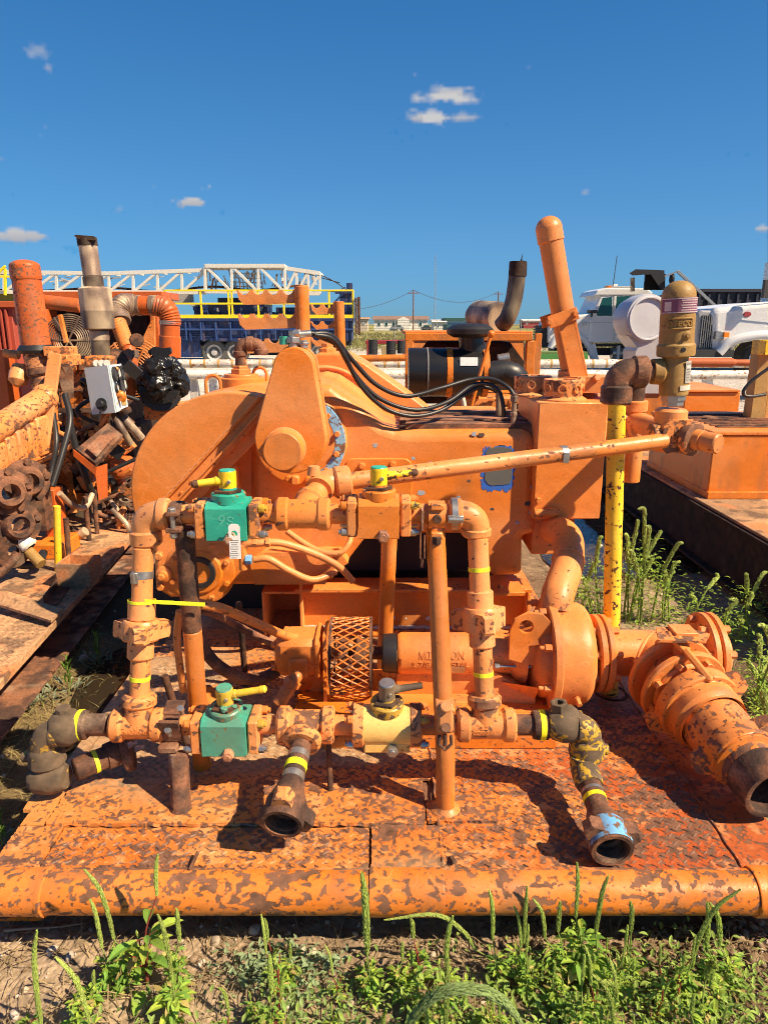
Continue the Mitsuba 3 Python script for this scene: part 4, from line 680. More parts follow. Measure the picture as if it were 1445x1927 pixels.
part(rv, 'sticker', cyl_patch(ppl(727), rd_, sz(27, r0) + .002, sz(9, r0), 5, 66, 8), 'm_gloss', color=(.55, .52, .44))
part(rv, 'nipple', [lathe(r0, rd_, vprof(((762, 0), (762, 20), (752, 20), (752, 23.5), (742, 23.5), (742, 0))), 8)], 'm_steel')
ez = at(1170, 699, YV)[2]; ce = V(y1[0], YV, ez + .012)
part(rv, 'outlet', [cyl(V(ce[0] + .15, YV, ez), V(r0[0] + .02, YV, ez), .034, n=24), lathe(V(r0[0] - .085, YV, ez), X_, [(0, .03), (0, .043), (.03, .045), (.04, .036)], 24)], 'm_tan', wear=.3)
el = thing('pipe_elbow', 'bare brown rusty pipe elbow joining the relief valve outlet to the yellow pipe', 'pipe elbow')
ce = V(y1[0] + .004, YV - .006, ez)
part(el, 'bend', [bend(ce, -X_, -Z_, .05, .046, 10, 26)], 'm_rust', fade=.75)
part(el, 'socket', [cyl(ce + V(0, 0, -.11), ce + V(0, 0, -.045), .054, n=28, b=.007)], 'm_rust', fade=.75); part(el, 'socket', [cyl(ce + V(.045, 0, 0), ce + V(.098, 0, 0), .054, n=28, b=.007)], 'm_rust', fade=.7)
part(el, 'nipple', [cyl(ce + V(.095, .003, 0), ce + V(.16, .005, 0), .031, n=24)], 'm_rust', fade=.85)
# relief block and header
rb = thing('relief_header', 'orange forged tee and cross fittings underneath the tan relief valve', 'pipe fitting')
bk = at(1262, 812, 2.48)
part(rb, 'tee', [cyl(r0 + V(-.004, 0, -.085), r0 + V(-.003, 0, -.012), .055, n=28, b=.008), lathe(r0 + V(-.004, 0, -.12), Z_, [(-.05, 0), (-.04, .046), (0, .050), (.04, .046)], 26)], wear=.12, fade=.6)
part(rb, 'cross_block', [hull([bk + V(.012 + sx * a, sy * .045, sz_ * c_ - .012) for a, c_ in ((.055, .038), (.036, .058)) for sx in (-1, 1) for sy in (-1, 1) for sz_ in (-1, 1)]), cyl(bk + V(-.072, 0, -.016), bk + V(-.03, 0, -.016), .044, n=24)], wear=.75, fade=.6)
ud = unit(V(.55, -.80, -.06)); uc = bk + V(.045, -.03, -.016)
part(rb, 'union_ring', lathe(uc, ud, [(0, .045), (.006, .058), (.03, .060), (.036, .052), (.036, 0)], 28), wear=.9, fade=.6)
part(rb, 'plug', [lathe(uc + ud * .03, ud, [(0, .036), (.03, .036), (.032, .030), (.036, .030), (.038, .034), (.085, .034), (.09, .030), (.09, 0)], 24)], wear=.35, fade=.5)
fz = at(1145, 792, 3.05)[2]; tx = V(1.052, 3.02, fz)
part(rb, 'flange', lathe(V(FX1, 3.02, fz), X_, [(0, .04), (0, .085), (.004, .09), (.03, .09), (.034, .07), (.034, 0)], 34), wear=.25, fade=.35)
part(rb, 'header', [cyl(V(FX1, 3.02, fz), tx, .055, n=26), lathe(tx, Z_, [(-.085, 0), (-.08, .05), (.085, .05), (.09, .04), (.09, 0)], 26), cyl(tx, V(bk[0] + .01, 2.48, bk[2] - .006), .040, n=24)], wear=.25, fade=.5)
part(rb, 'socket', [lathe(tx + V(.0, -.10, -.004), -Y_, [(0, .04), (.0, .055), (.05, .055), (.054, .04)], 26), lathe(tx + V(-.01, -.30, -.008), -Y_, [(0, .04), (.0, .054), (.06, .054), (.064, .04)], 26), cyl(tx + V(.0, 0, .045), tx + V(0, 0, .092), .058, n=26)], wear=.3, fade=.5)
part(rb, 'plug_nipple', [cyl(tx + V(0, 0, .08), tx + V(.0, 0, .22), .042, n=22), lathe(tx + V(0, 0, .15), Z_, [(0, .04), (0, .046), (.05, .046), (.06, .04)], 20)], 'm_rust', fade=.15)
part(rb, 'drop_leg', cyl(tx + V(.02, .0, -.05), tx + V(.02, 0, -.26), .035, n=20), wear=.3)

# ================================================================ charging pump, guard and suction line
cf = thing('centrifugal_pump', 'orange round cased charging pump with a lettered bearing housing behind the manifold', 'pump')
ZC, YC2 = .430, 2.40; xc = lambda px: (px - CX) * 2.61 / F
CC = lambda px: V(xc(px), YC2, ZC)
part(cf, 'volute', lathe(CC(1022), X_, [(0, .12), (0, .200), (.004, .204), (.026, .204), (.030, .200), (.030, .189), (.034, .187), (.10, .187), (.125, .185), (.142, .178), (.153, .164), (.158, .15), (.163, .12), (.168, .10), (.168, 0)], 64), wear=.22, fade=.45)
part(cf, 'back_plate', lathe(CC(990), X_, [(0, .08), (.02, .14), (.045, .160), (.066, .163)], 48), wear=.15, fade=.3)
part(cf, 'lifting_ear', prism(Polygon([(-.07, -.12), (.07, -.16), (.07, .02), (.04, .05), (-.01, .055), (-.055, .03), (-.07, -.01)]).difference(Point(-.015, .005).buffer(.025)), CC(985) + V(0, -.085, .145), X_, Z_, .018), wear=.2, fade=.4)
for a in np.arange(8) * 45 + 14: d = V(0, -math.sin(math.radians(a)), math.cos(math.radians(a))); part(cf, 'case_bolt', [hexp(CC(1018) + d * .186 - X_ * .024, CC(1018) + d * .186, .0135), cyl(CC(1018) + d * .186 - X_ * .042, CC(1018) + d * .186, .008, n=10)], wear=.35)
part(cf, 'bearing_housing', [lathe(CC(748), X_, [(0, .03), (0, .068), (.012, .076), (.41, .076), (.43, .10), (.46, .11)], 40)], wear=.26, fade=.5)
part(cf, 'seal_cover', lathe(CC(718), X_, [(0, .03), (0, .056), (.006, .068), (.03, .072), (.055, .072)], 34), 'm_rubber')
part(cf, 'shaft', cyl(CC(560), CC(740), .024), 'm_rust', fade=.2)
up_ = unit(V(0, -1, .20)); part(cf, 'cast_mark', [text_cyl('MISSION', .027, CC(828) + V(0, 0, 0), X_, unit(V(0, -1, .36)), .0765, .0036, False), text_cyl('1 7/8 PEDESTAL', .019, CC(826), X_, unit(V(0, -1, -.10)), .0765, .0034, False)], wear=.2, fade=.5)
part(cf, 'data_tag', cyl_patch(CC(853), X_, .0778, sz(38, CC(853)), 18, 46, 6), 'm_steel', fade=.6)
part(cf, 'pedestal', [box2((xc(745), 2.36, .27), (xc(905), 2.46, .37)), box2((xc(740), 2.30, .262), (xc(910), 2.52, .285)), hull([CC(905) + V(0, -.05, -.02), CC(905) + V(0, .05, -.02), CC(1000) + V(0, -.11, -.12), CC(1000) + V(0, .11, -.12), CC(905) + V(0, -.09, -.155), CC(905) + V(0, .09, -.155), CC(1000) + V(0, -.11, -.155), CC(1000) + V(0, .11, -.155)])], wear=.25)
for _m in [hull([CC(950) + V(0, -.07, .05), CC(950) + V(0, -.02, .085), CC(1000) + V(0, -.12, .09), CC(1000) + V(0, -.06, .14)]), hull([CC(940) + V(0, -.09, -.07), CC(940) + V(0, -.03, -.10), CC(1000) + V(0, -.15, -.06), CC(1000) + V(0, -.10, -.14)])]: part(cf, 'adapter_rib', _m, wear=.2)
part(cf, 'gland_bolt', [cyl(CC(930) + V(0, -.085, -.01), CC(1000) + V(0, -.085, -.012), .005, n=8), hexp(CC(925) + V(0, -.085, -.01), CC(934) + V(0, -.085, -.01), .011)], 'm_steel')
part(cf, 'drain_bolt', bolt_mesh(CC(1068) + V(0, -.165, -.094), unit(V(.1, -1, -.4)), .010, .03), wear=.6)
part(cf, 'base_channel', [box2((xc(560), 2.10, ZD + .002), (xc(1022) - .01, 2.112, .272)), box2((xc(560), 2.10, .272), (xc(1022), 2.56, .2835))], wear=.5, fade=.12)
dpts = spline([at(1046, 1150, 2.40), at(1050, 1118, 2.43), at(1068, 1062, 2.56), at(1069, 1018, 2.70), at(1055, 1000, 2.82), at(1040, 995, 2.97)], 8)
part(cf, 'discharge_pipe', tube(dpts, .059, 28), wear=.34, fade=.5)
part(cf, 'discharge_flange', [lathe(at(1046, 986, 2.99), Z_, [(-.02, .05), (-.02, .075), (.0, .078), (.02, .078), (.02, .0)], 30)], wear=.2)
part(cf, 'weld_bead', tube(arc(dpts[17], frame(dpts[18] - dpts[17])[0], frame(dpts[18] - dpts[17])[1], .060, 0, 360, 28), .003, 6, cap=False), wear=.2, fade=.8)
hm = thing('hydraulic_motor', 'small orange cast hydraulic motor with an angled hose fitting, left of the mesh guard', 'motor')
part(hm, 'body', [box(CC(566) + V(0, 0, .01), (xc(612) - xc(524), .15, .145), b=.022), box(CC(528) + V(0, 0, .01), (.03, .125, .125), b=.012), box(CC(600) + V(0, 0, .01), (.03, .17, .165), b=.02)], wear=.28, fade=.4)
part(hm, 'port_block', box(CC(565) + V(.0, -.08, -.02), (.07, .03, .075), b=.008), wear=.2, fade=.4)
for sx in (-1, 1):
    for sz_ in (-1, 1): part(hm, 'bolt', bolt_mesh(CC(526) + V(-.01, sx * .045, .01 + sz_ * .045), -X_, .011, .014), wear=.3)
j0, j1, j2 = at(570, 1262, 2.30), at(556, 1275, 2.25), at(524, 1326, 2.22); jd = unit(j2 - j1)
part(hm, 'hose_fitting', [bend(j1, unit(j1 - j0), jd, .02, .022, 7, 14), hexp(j1 + jd * .01, j1 + jd * .035, .030), cyl(j1 + jd * .035, j1 + jd * .07, .024), hexp(j1 + jd * .05, j1 + jd * .062, .027), cyl(j1 + jd * .066, j2, .024)], wear=.2, fade=.5)
part(hm, 'mount_bracket', [prism(Polygon([(-.10, -.205), (.10, -.205), (.075, .10), (-.075, .10)]), CC(617), -Y_, Z_, .012), hull([CC(617) + V(0, -.02, .02), CC(617) + V(0, .0, .02), CC(572) + V(0, -.02, -.19), CC(572) + V(0, 0, -.19), CC(617) + V(0, -.02, -.19), CC(617) + V(0, 0, -.19)])], wear=.2)
cgd = thing('coupling_guard', 'rusty orange expanded metal mesh drum guard over the shaft coupling', 'mesh guard')
gx0, gx1, gr, gcn = xc(624), xc(699), .140, CC(660) + V(0, 0, -.012); nn = 30; mm = []
for k in range(nn):
    for sg in (-1, 1):
        pts = []
        for i in range(13):
            x = gx0 + (gx1 - gx0) * i / 12; a = 2 * math.pi * (k + sg * (x - gx0) / .049) / nn; pts.append(V(x, gcn[1] - gr * math.sin(a), gcn[2] + gr * math.cos(a)))
        mm.append(tube(pts, .0031, 4, cap=False))
part(cgd, 'mesh', mm, wear=.62, fade=.25)
part(cgd, 'rim', [lathe(V(gx0 - .003, gcn[1], gcn[2]), X_, [(0, gr - .004), (0, gr + .004), (.008, gr + .004), (.008, gr - .004), (0, gr - .004)], 48)], 'm_rust', fade=.5); part(cgd, 'rim', [lathe(V(gx1 - .005, gcn[1], gcn[2]), X_, [(0, gr - .004), (0, gr + .004), (.008, gr + .004), (.008, gr - .004), (0, gr - .004)], 48)], 'm_rust', fade=.5)
part(cgd, 'coupling', [cyl(CC(636), CC(655), .06, n=24), cyl(CC(665), CC(688), .055, n=24)], 'm_rust', fade=.3)

su = thing('suction_line', 'thick orange flanged suction pipe pointing at the viewer at the right edge', 'pipe')
XS = .985; sdir = unit(V(.17, -1, -.16))
Yp = lambda y: V(XS + .17 * (2.30 - y), y, ZC - .16 * (2.30 - y))
def flange(parent, c, d, r, t=.024, nb=8, a0=22, br=.014, bh=.026, two=True, wear=.25, fade=.4):
    d = unit(d); k = part(parent, 'flange', lathe(c - d * t / 2, d, [(0, .05), (0, r - .005), (.004, r), (t - .004, r), (t, r - .005), (t, .05)], 44), wear=wear, fade=fade)
    bolts(k, c + d * t / 2, d, r * .82, nb, br, bh, a0, wear=wear + .1); 
    return k
part(su, 'tee', [cyl(CC(1085), V(XS + .26, YC2, ZC), .0845, n=36), cyl(V(XS, YC2, ZC), Yp(2.22), .0845, n=36)], wear=.34, fade=.55)
part(su, 'weld_bead', [tube([V(XS, YC2, ZC) + V(.0855 * math.sin(a), -.0855 * abs(math.sin(a)) * 1.0, .0855 * math.cos(a)) for a in np.linspace(-1.5, 1.5, 30)], .004, 6)], wear=.2, fade=.8)
flange(su, V(xc(1104) + .03, YC2, ZC), -X_, .142); flange(su, V(xc(1104) + .058, YC2, ZC), X_, .142)
flange(su, V(1.165, YC2, ZC), -X_, .15); flange(su, V(1.196, YC2, ZC), X_, .15)
flange(su, Yp(2.245), -sdir, .152, nb=8); 
part(su, 'butterfly_body', [lathe(Yp(2.232), sdir, [(0, .08), (0, .105), (.045, .105), (.045, .08)], 40), cyl(V(XS + .015, 2.205, ZC + .09), V(XS + .015, 2.205, ZC + .175), .026), box(V(XS + .015, 2.205, ZC + .178), (.075, .075, .012))], wear=.3)
flange(su, Yp(2.165), sdir, .150, nb=8)
h0, h1 = at(1262, 1190, 2.205), at(1338, 1282, 2.03); hd = unit(h1 - h0); lv = part(su, 'lever', [beam(h0, h0 * .6 + h1 * .4, .036, .020), beam(h0 * .65 + h1 * .35, h1, .026, .024, b=.008), beam(h0 + V(.0, 0, .012), h0 * .7 + h1 * .3 + V(0, 0, .012), .014, .02)], wear=.2, fade=.35)
part(lv, 'notch_plate', prism(Polygon([(-.09, -.05), (.06, -.06), (.10, .0), (.03, .06), (-.06, .05)]), V(XS + .0, 2.19, ZC + .165), X_, Y_, .008), wear=.7)
part(su, 'reducer', lathe(Yp(2.15), sdir, [(0, .118), (.012, .112), (.02, .092), (.10, .088), (.11, .10)], 44), wear=.35, fade=.3)
def lug_ring(y, r, t, lugs_, wear, name='union_ring'):
    k = part(su, name, lathe(Yp(y), sdir, [(0, r * .8), (.006, r * .98), (.016, r), (t, r * 1.0), (t + .004, r * .97), (t + .004, r * .88), (t + .012, r * .85), (t + .014, r * .70)], 48), wear=wear, fade=.35)
    for a in lugs_:
        a = math.radians(a); e_ = V(math.cos(a), 0, math.sin(a)); s_ = V(-math.sin(a), 0, math.cos(a)); c_ = Yp(y - t * .5)
        part(k, 'lug', hull([c_ + e_ * rr_ + s_ * sg * w_ + Y_ * q for rr_, w_, q0 in ((r * .9, .036, .027), (r + .018, .028, .022), (r + .034, .022, .016)) for sg in (-1, 1) for q in (-q0, q0)]), 30, wear=min(1, wear + .25), fade=.35) if False else part(k, 'lug', hull([c_ + e_ * rr_ + s_ * sg * w_ + Y_ * q for rr_, w_, q0 in ((r * .9, .036, .027), (r + .018, .028, .022), (r + .034, .022, .016)) for sg in (-1, 1) for q in (-q0, q0)]), wear=min(1, wear + .25), fade=.35)
lug_ring(2.115, .136, .055, (35, 205, 290), .45)
part(su, 'sleeve', lathe(Yp(2.06), sdir, [(0, .112), (.004, .118), (.045, .118), (.055, .106), (.06, .103), (.062, .110), (.072, .110)], 44), wear=.3, fade=.3)
part(su, 'pipe', lathe(Yp(2.0), sdir, [(0, .100), (.17, .096), (.18, .07)], 40), wear=.6, fade=.35)
lug_ring(1.905, .104, .06, (48, 196, 300), .72)
part(su, 'end_pipe', lathe(Yp(1.85), sdir, [(0, .080), (.05, .080), (.055, .086), (.085, .088), (.14, .0865), (.142, .079), (.14, .072), (.02, .068), (.02, 0)], 40), 'm_rust', fade=.55)
part(su, 'paint_fleck', lathe(Yp(1.85), sdir, [(.004, .0812), (.046, .0812)], 40), wear=1.05, fade=.3)

# ================================================================ hoses on the pump
hs = lambda name, label, pts, r, mat='m_rubber', **k: single(name, label, 'hose', tube(spline(pts, 9), r, 10), mat, **k)
hs('hydraulic_hose', 'black hydraulic hose, uppermost of three sagging across the pump to the tray', [at(585, 627, 2.7), at(625, 632, 2.75), at(665, 680, 2.85), at(710, 725, 2.9), at(765, 745, 2.95), at(830, 730, 3.0), at(885, 714, 3.05), at(925, 713, 3.05), at(955, 728, 3.02), at(968, 745, 3.0)], .0092)
hs('hydraulic_hose', 'black hydraulic hose, middle of three sagging across the pump to the tray', [at(590, 629, 2.7), at(630, 642, 2.75), at(668, 705, 2.85), at(715, 750, 2.9), at(780, 771, 2.95), at(840, 757, 3.0), at(885, 727, 3.06), at(915, 722, 3.06), at(938, 735, 3.05), at(946, 760, 3.03), at(948, 785, 3.03)], .0092)
hs('hydraulic_hose', 'black hydraulic hose, lowest of three sagging across the pump to the tray', [at(600, 632, 2.72), at(640, 655, 2.78), at(675, 720, 2.85), at(720, 765, 2.9), at(775, 783, 2.93), at(830, 772, 3.0), at(870, 745, 3.08), at(905, 728, 3.08), at(932, 735, 3.09), at(942, 752, 3.08)], .0092)
ft_ = thing('hose_fitting', 'rusty steel hose end fitting standing at the right end of the brown tray', 'hose fitting')
part(ft_, 'stem', [cyl(at(968, 740, 3.0), at(966, 797, 3.0), .011), hexp(at(968, 745, 3.0), at(967, 756, 3.0), .017), hexp(at(966, 775, 3.0), at(966, 782, 3.0), .016)], 'm_stack', fade=.6); part(ft_, 'elbow', cyl(at(938, 740, 3.08), at(938, 782, 3.08), .012), 'm_stack', fade=.5)
hs('orange_hose', 'orange painted hose, upper of two leaving the fitting below the teal tagged valve', [at(452, 1045, 2.62), at(462, 1025, 2.62), at(490, 1022, 2.62), at(530, 1022, 2.64), at(592, 1042, 2.66), at(637, 1066, 2.68), at(664, 1094, 2.70)], .0145, 'm_orange', wear=.15, fade=.5)
hs('orange_hose', 'orange painted hose, lower of two leaving the fitting below the teal tagged valve', [at(478, 1053, 2.62), at(506, 1052, 2.62), at(544, 1074, 2.63), at(589, 1091, 2.66), at(632, 1076, 2.72)], .0135, 'm_orange', wear=.15, fade=.5)
hs('orange_hose', 'short orange painted hose looping below the middle tee of the upper run', [at(540, 1000, 2.72), at(575, 1024, 2.7), at(606, 1039, 2.68), at(640, 1040, 2.68), at(657, 1022, 2.7), at(660, 1003, 2.74)], .012, 'm_orange', wear=.25, fade=.5)
hf = thing('hose_fitting', 'orange and blue tee fitting where two orange hoses start', 'hose fitting')
part(hf, 'tee', cyl(at(456, 1025, 2.62), at(458, 1072, 2.62), .016), wear=.2)
for x in (476, 500): part(hf, 'hex_nut', hexp(at(x, 1021, 2.62), at(x + 8, 1021, 2.62), .019), wear=.2); part(hf, 'swivel_nut', hexp(at(462, 1053, 2.615), at(474, 1053, 2.615), .019), 'm_blue', wear=.2)
hs('orange_hose', 'long orange painted hose sloping from the yellow strap down to the hydraulic motor', [at(372, 1136, 2.1), at(420, 1146, 2.15), at(480, 1172, 2.25), at(540, 1197, 2.35), at(590, 1206, 2.42)], .0165, 'm_orange', wear=.5, fade=.4)
hs('brown_hose', 'thin grimy brown hose running just under the long orange hose', [at(372, 1146, 2.2), at(410, 1158, 2.25), at(460, 1185, 2.32), at(520, 1213, 2.4), at(560, 1216, 2.44)], .014, 'm_rust', fade=1.0)
hs('brown_hose', 'thick brown hose curving down behind the left post to the back of the motor', [at(362, 1165, 2.25), at(378, 1210, 2.28), at(405, 1248, 2.3), at(450, 1275, 2.34), at(490, 1277, 2.38), at(524, 1262, 2.4)], .022, 'm_rust', fade=.8)
hs('orange_hose', 'orange painted hose hanging straight down behind the left leg of the manifold', [at(338, 1150, 2.2), at(333, 1200, 2.22), at(338, 1250, 2.25), at(345, 1300, 2.3)], .013, 'm_orange', wear=.4)
single('support_pipe', 'orange diagonal pipe stub leaning beside the left post foot', 'pipe', cyl(at(385, 1300, 2.3), at(405, 1345, 2.2), .03), wear=.3)

# ================================================================ hose rack of scalloped bars
rk = thing('pipe_rack', 'two orange round posts with scalloped cradle bars, behind the chain guard', 'rack')
def post(px0, py0, px1, py1, Y, r, **k): part(rk, 'post', [cyl(at(px0, py0, Y), at(px1, py1, Y), sz(r, at(px0, py0, Y)), n=24)], wear=.1, fade=.15, **k)
post(573, 690, 567, 538, 4.3, 13.5); post(642, 690, 637, 567, 5.0, 10)
part(rk, 'post_cap', cyl(at(567, 539, 4.3), at(567, 536, 4.3), sz(13, at(567, 538, 4.3)), n=24), wear=.3); 
def cradle(x0, x1, y0, y1, Y, n, taper=0):
    z0, z1 = at(x0, y0, Y), at(x1, y1, Y); top = [(z0[0], z0[2]), (z1[0], z0[2])]; w = (z1[0] - z0[0])
    poly = Polygon([(z0[0], z0[2]), (z1[0], z0[2]), (z1[0], z1[2] + .01), (z0[0] + .04, z1[2]), (z0[0] + .01, z1[2] + .03)])
    for i in range(n): poly = poly.difference(affinity.scale(Point(z0[0] + w * (i + .5) / n, z0[2] + .004).buffer(w / n * .37), 1, 1.0))
    part(rk, 'cradle_bar', prismY(poly.buffer(.004).buffer(-.004), Y, Y + .06), wear=.12, fade=.55)
for y0_, y1_, x0_ in ((545, 573, 445), (590, 620, 447), (637, 665, 448)): cradle(x0_, 556, y0_, y1_, 4.3, 4)
for y0_, y1_ in ((572, 592), (604, 620), (634, 652)): cradle(584, 628, y0_, y1_, 5.0, 2)
# ================================================================ helpers for things measured in the middle distance
def bk(x0, y0, x1, y1, Y, dy, b=None):
    """Box whose front face fills the measured rectangle at distance Y, dy deep."""
    p, q = at((x0 + x1) / 2, y1, Y), at((x0 + x1) / 2, y0, Y); w = sz(x1 - x0, (p + q) / 2)
    return box2((p[0] - w / 2, Y, p[2]), (p[0] + w / 2, Y + dy, q[2]), b)
def cy(x0, y0, x1, y1, Y, r, Y1=None, r1=None, n=18, b=None):
    p, q = at(x0, y0, Y), at(x1, y1, Y if Y1 is None else Y1); return cyl(p, q, sz(r, p), sz(r if r1 is None else r1, q), n, b)
def bars(pts, Y, w, h=None): return [beam(at(a, b, Y), at(c, d, Y), sz(w, at(a, b, Y)), sz(w if h is None else h, at(a, b, Y)), Y_) for a, b, c, d in pts]
def tb_(pts, r, k=8, n=12): P_ = [at(*p) for p in pts]; return tube(spline(P_, k), sz(r, P_[0]), n)
# ================================================================ neighbouring pump unit on the left
ls = thing('rusty_skid', 'rusty brown skid deck of diamond plate running along the left side', 'skid')
ZL = .30; ea, eb = atz(0, 1285, ZL), atz(245, 1015, ZL); es = (eb - ea) / (eb[1] - ea[1]); eA, eB = ea + es * (1.5 - ea[1]), ea + es * (9.5 - ea[1])
part(ls, 'deck_plate', prism([(-5, 1.5), eA[:2], (ea + es * (3.3 - ea[1]))[:2], (-5, 3.3)], V(0, 0, ZL - .01), X_, Y_, .01), 'm_rust_deck')
part(ls, 'deck_plate', prism([(-5, 3.304), (ea + es * (3.304 - ea[1]))[:2], eB[:2], (-5, 9.5)], V(0, 0, ZL - .01), X_, Y_, .0125), 'm_rust_deck')
part(ls, 'tread_lug', lugs(-2.6, -1.45, 2.2, 4.6, ZL + .0005, 11, p=.03, L=.014, keep=lambda x, y: x < (ea + es * (y - ea[1]))[0] - .02), 'm_rust_deck', smooth=False, kind='stuff')
sd = V(1, 0, 0)
part(ls, 'side_beam', [beam(eA + V(-.03, 0, -.016), eB + V(-.03, 0, -.016), .075, .012), beam(eA + V(-.17, 0, -.12), eB + V(-.17, 0, -.12), .012, .19)], 'm_rust_deck')
part(ls, 'lower_flange', beam(eA + V(-.09, 0, -.215), eB + V(-.09, 0, -.215), .17, .014), 'm_rust', fade=1.0, label='muddy grey brown lower flange of the side beam')
part(ls, 'edge_lip', beam(eA + V(.004, 0, .002), eB + V(.004, 0, .002), .012, .022), 'm_rust_deck')
for i, (bx, by, tx_, ty, r, m_, f_) in enumerate(((110, 1075, 107, 952, 6.5, 'm_yellow', .2), (130, 1055, 124, 975, 5, 'm_rust', .5), (168, 1018, 160, 934, 4.5, 'm_rust', .6), (183, 1005, 177, 922, 4.2, 'm_rust', .7), (198, 989, 191, 911, 4.2, 'm_rust', .7))):
    p = atz(bx, by, ZL); part(ls, 'stake_rod', cyl(p, at(tx_, ty, p[1]), sz(r, p), n=12), m_, wear=.35, fade=f_)
p = atz(140, 1108, ZL); part(ls, 'stake_pocket', [box2((p[0] - .085, p[1], ZL), (p[0] + .085, p[1] + .012, ZL + .13)), box2((p[0] - .085, p[1] + .15, ZL), (p[0] + .085, p[1] + .162, ZL + .13)), box2((p[0] - .085, p[1], ZL), (p[0] - .073, p[1] + .162, ZL + .13)), box2((p[0] + .073, p[1], ZL), (p[0] + .085, p[1] + .162, ZL + .13))], 'm_rust_deck')
part(ls, 'angle_iron', [beam(atz(85, 1140, ZL) + V(0, 0, .02), atz(118, 1095, ZL) + V(0, 0, .02), .012, .06), beam(atz(85, 1140, ZL) + V(.03, 0, .003), atz(118, 1095, ZL) + V(.03, 0, .003), .06, .012)], 'm_rust')
pl_ = [atz(0, 1113, ZL + .09), atz(12, 1112, ZL + .09), atz(118, 1146, ZL + .05), atz(96, 1168, ZL + .04), atz(0, 1138, ZL + .05)]
part(ls, 'loose_plate', hull(pl_ + [q - V(0, 0, .012) for q in pl_]), 'm_rust_deck')
part(ls, 'floor_grating', [beam(atz(200 + 0, 985 - 4 * i, ZL + .01), atz(252, 985 - 4 * i, ZL + .01), .012, .012) for i in range(14)] + [beam(atz(200 + 6 * i, 985, ZL + .012), atz(206 + 6 * i, 932, ZL + .012), .010, .010) for i in range(9)], 'm_rust', fade=.8, kind='stuff')

pu = thing('pump_unit', 'weathered orange engine driven pump unit full of pipes and hoses at the far left', 'pump unit')
# dark engine mass
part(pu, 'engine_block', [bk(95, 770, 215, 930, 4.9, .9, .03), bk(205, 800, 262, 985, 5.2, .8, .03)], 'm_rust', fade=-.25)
part(pu, 'engine_head', [bk(110, 690, 195, 775, 5.0, .7, .03)], wear=.75, fade=.1)
part(pu, 'engine_side', bk(55, 800, 110, 985, 4.6, .5, .02), wear=.7, fade=.0)
for i in range(4): part(pu, 'rocker_cover', bk(98 + i * 24, 668 + i * 4, 118 + i * 24, 700, 4.9 + .02 * i, .3, .015), wear=.7, fade=.3)
for i, (x, y, r, Y) in enumerate(((118, 720, 13, 4.8), (98, 770, 12, 4.7), (172, 905, 20, 4.8), (112, 925, 16, 4.6), (140, 800, 15, 4.75), (160, 740, 11, 4.85))):
    c = at(x, y, Y); part(pu, 'pulley', lathe(c, unit(V(.3, -1, .1)), [(0, 0), (0, sz(r, c)), (.02, sz(r * .8, c)), (.04, sz(r, c)), (.05, sz(r * .9, c)), (.05, sz(r * .35, c)), (.07, sz(r * .3, c)), (.07, 0)], 22), 'm_rust' if i % 2 else 'm_orange', wear=.8, fade=.3)
for i in range(16):
    rr = np.random.default_rng(40 + i); x, y = rr.uniform(85, 250), rr.uniform(690, 930)
    part(pu, 'engine_pipe', tb_([(x, y, 4.72), (x + rr.uniform(-25, 25), y + rr.uniform(10, 40), 4.7), (x + rr.uniform(-30, 30), y + rr.uniform(40, 90), 4.78)], rr.uniform(2, 5.5)), ('m_rust', 'm_orange', 'm_rubber', 'm_stack')[i % 4], wear=.6, fade=.3)
for i in range(14):
    rr = np.random.default_rng(80 + i); x, y = rr.uniform(60, 240), rr.uniform(690, 960); part(pu, 'bracket', box(at(x, y, 4.66 + rr.uniform(0, .1)), (rr.uniform(.05, .14), .06, rr.uniform(.04, .13)), rot(Y_, rr.uniform(-40, 40))), ('m_rust', 'm_orange', 'm_orange')[i % 3], wear=.65, fade=rr.uniform(0, .5))
for i in range(90):                                                    # small fittings crowding the engine
    rr = np.random.default_rng(300 + i); x, y = rr.uniform(48, 250), rr.uniform(680, 975); Yq = 4.66 - rr.uniform(0, .25); c = at(x, y, Yq); q = i % 6; mt = ('m_rust', 'm_orange', 'm_stack', 'm_rubber', 'm_orange', 'm_rust')[int(rr.integers(0, 6))]; fd0 = rr.uniform(-.2, .9)
    if q == 0: part(pu, 'clamp', lathe(c, rr.normal(size=3), [(0, .02), (0, .035), (.03, .035), (.03, .02)], 14), mt, wear=.6, fade=fd0)
    elif q == 1: part(pu, 'bolt', bolt_mesh(c, unit(V(rr.normal(0, .4), -1, rr.normal(0, .4))), rr.uniform(.012, .026), .03), mt, wear=.5, fade=fd0)
    elif q == 2: part(pu, 'rod', cyl(c, c + V(rr.normal(0, .12), rr.normal(0, .05), rr.normal(0, .15)), rr.uniform(.005, .014), n=8), mt, wear=.5, fade=fd0)
    elif q == 3: part(pu, 'hose', tube(spline([c, c + V(rr.normal(0, .1), -.05, -.1), c + V(rr.normal(0, .12), 0, -.24)], 6), rr.uniform(.008, .016), 8), mt, wear=.4, fade=fd0)
    elif q == 4: part(pu, 'plate', box(c, (rr.uniform(.04, .12), .012, rr.uniform(.04, .14)), rot(unit(V(.2, 1, .1)), rr.uniform(-60, 60))), mt, wear=.6, fade=fd0)
    else: part(pu, 'elbow', [bend(c, unit(V(rr.normal(), -.3, rr.normal())), unit(V(rr.normal(), -.2, rr.normal())), .05, .022, 7, 12)], mt, wear=.5, fade=fd0)
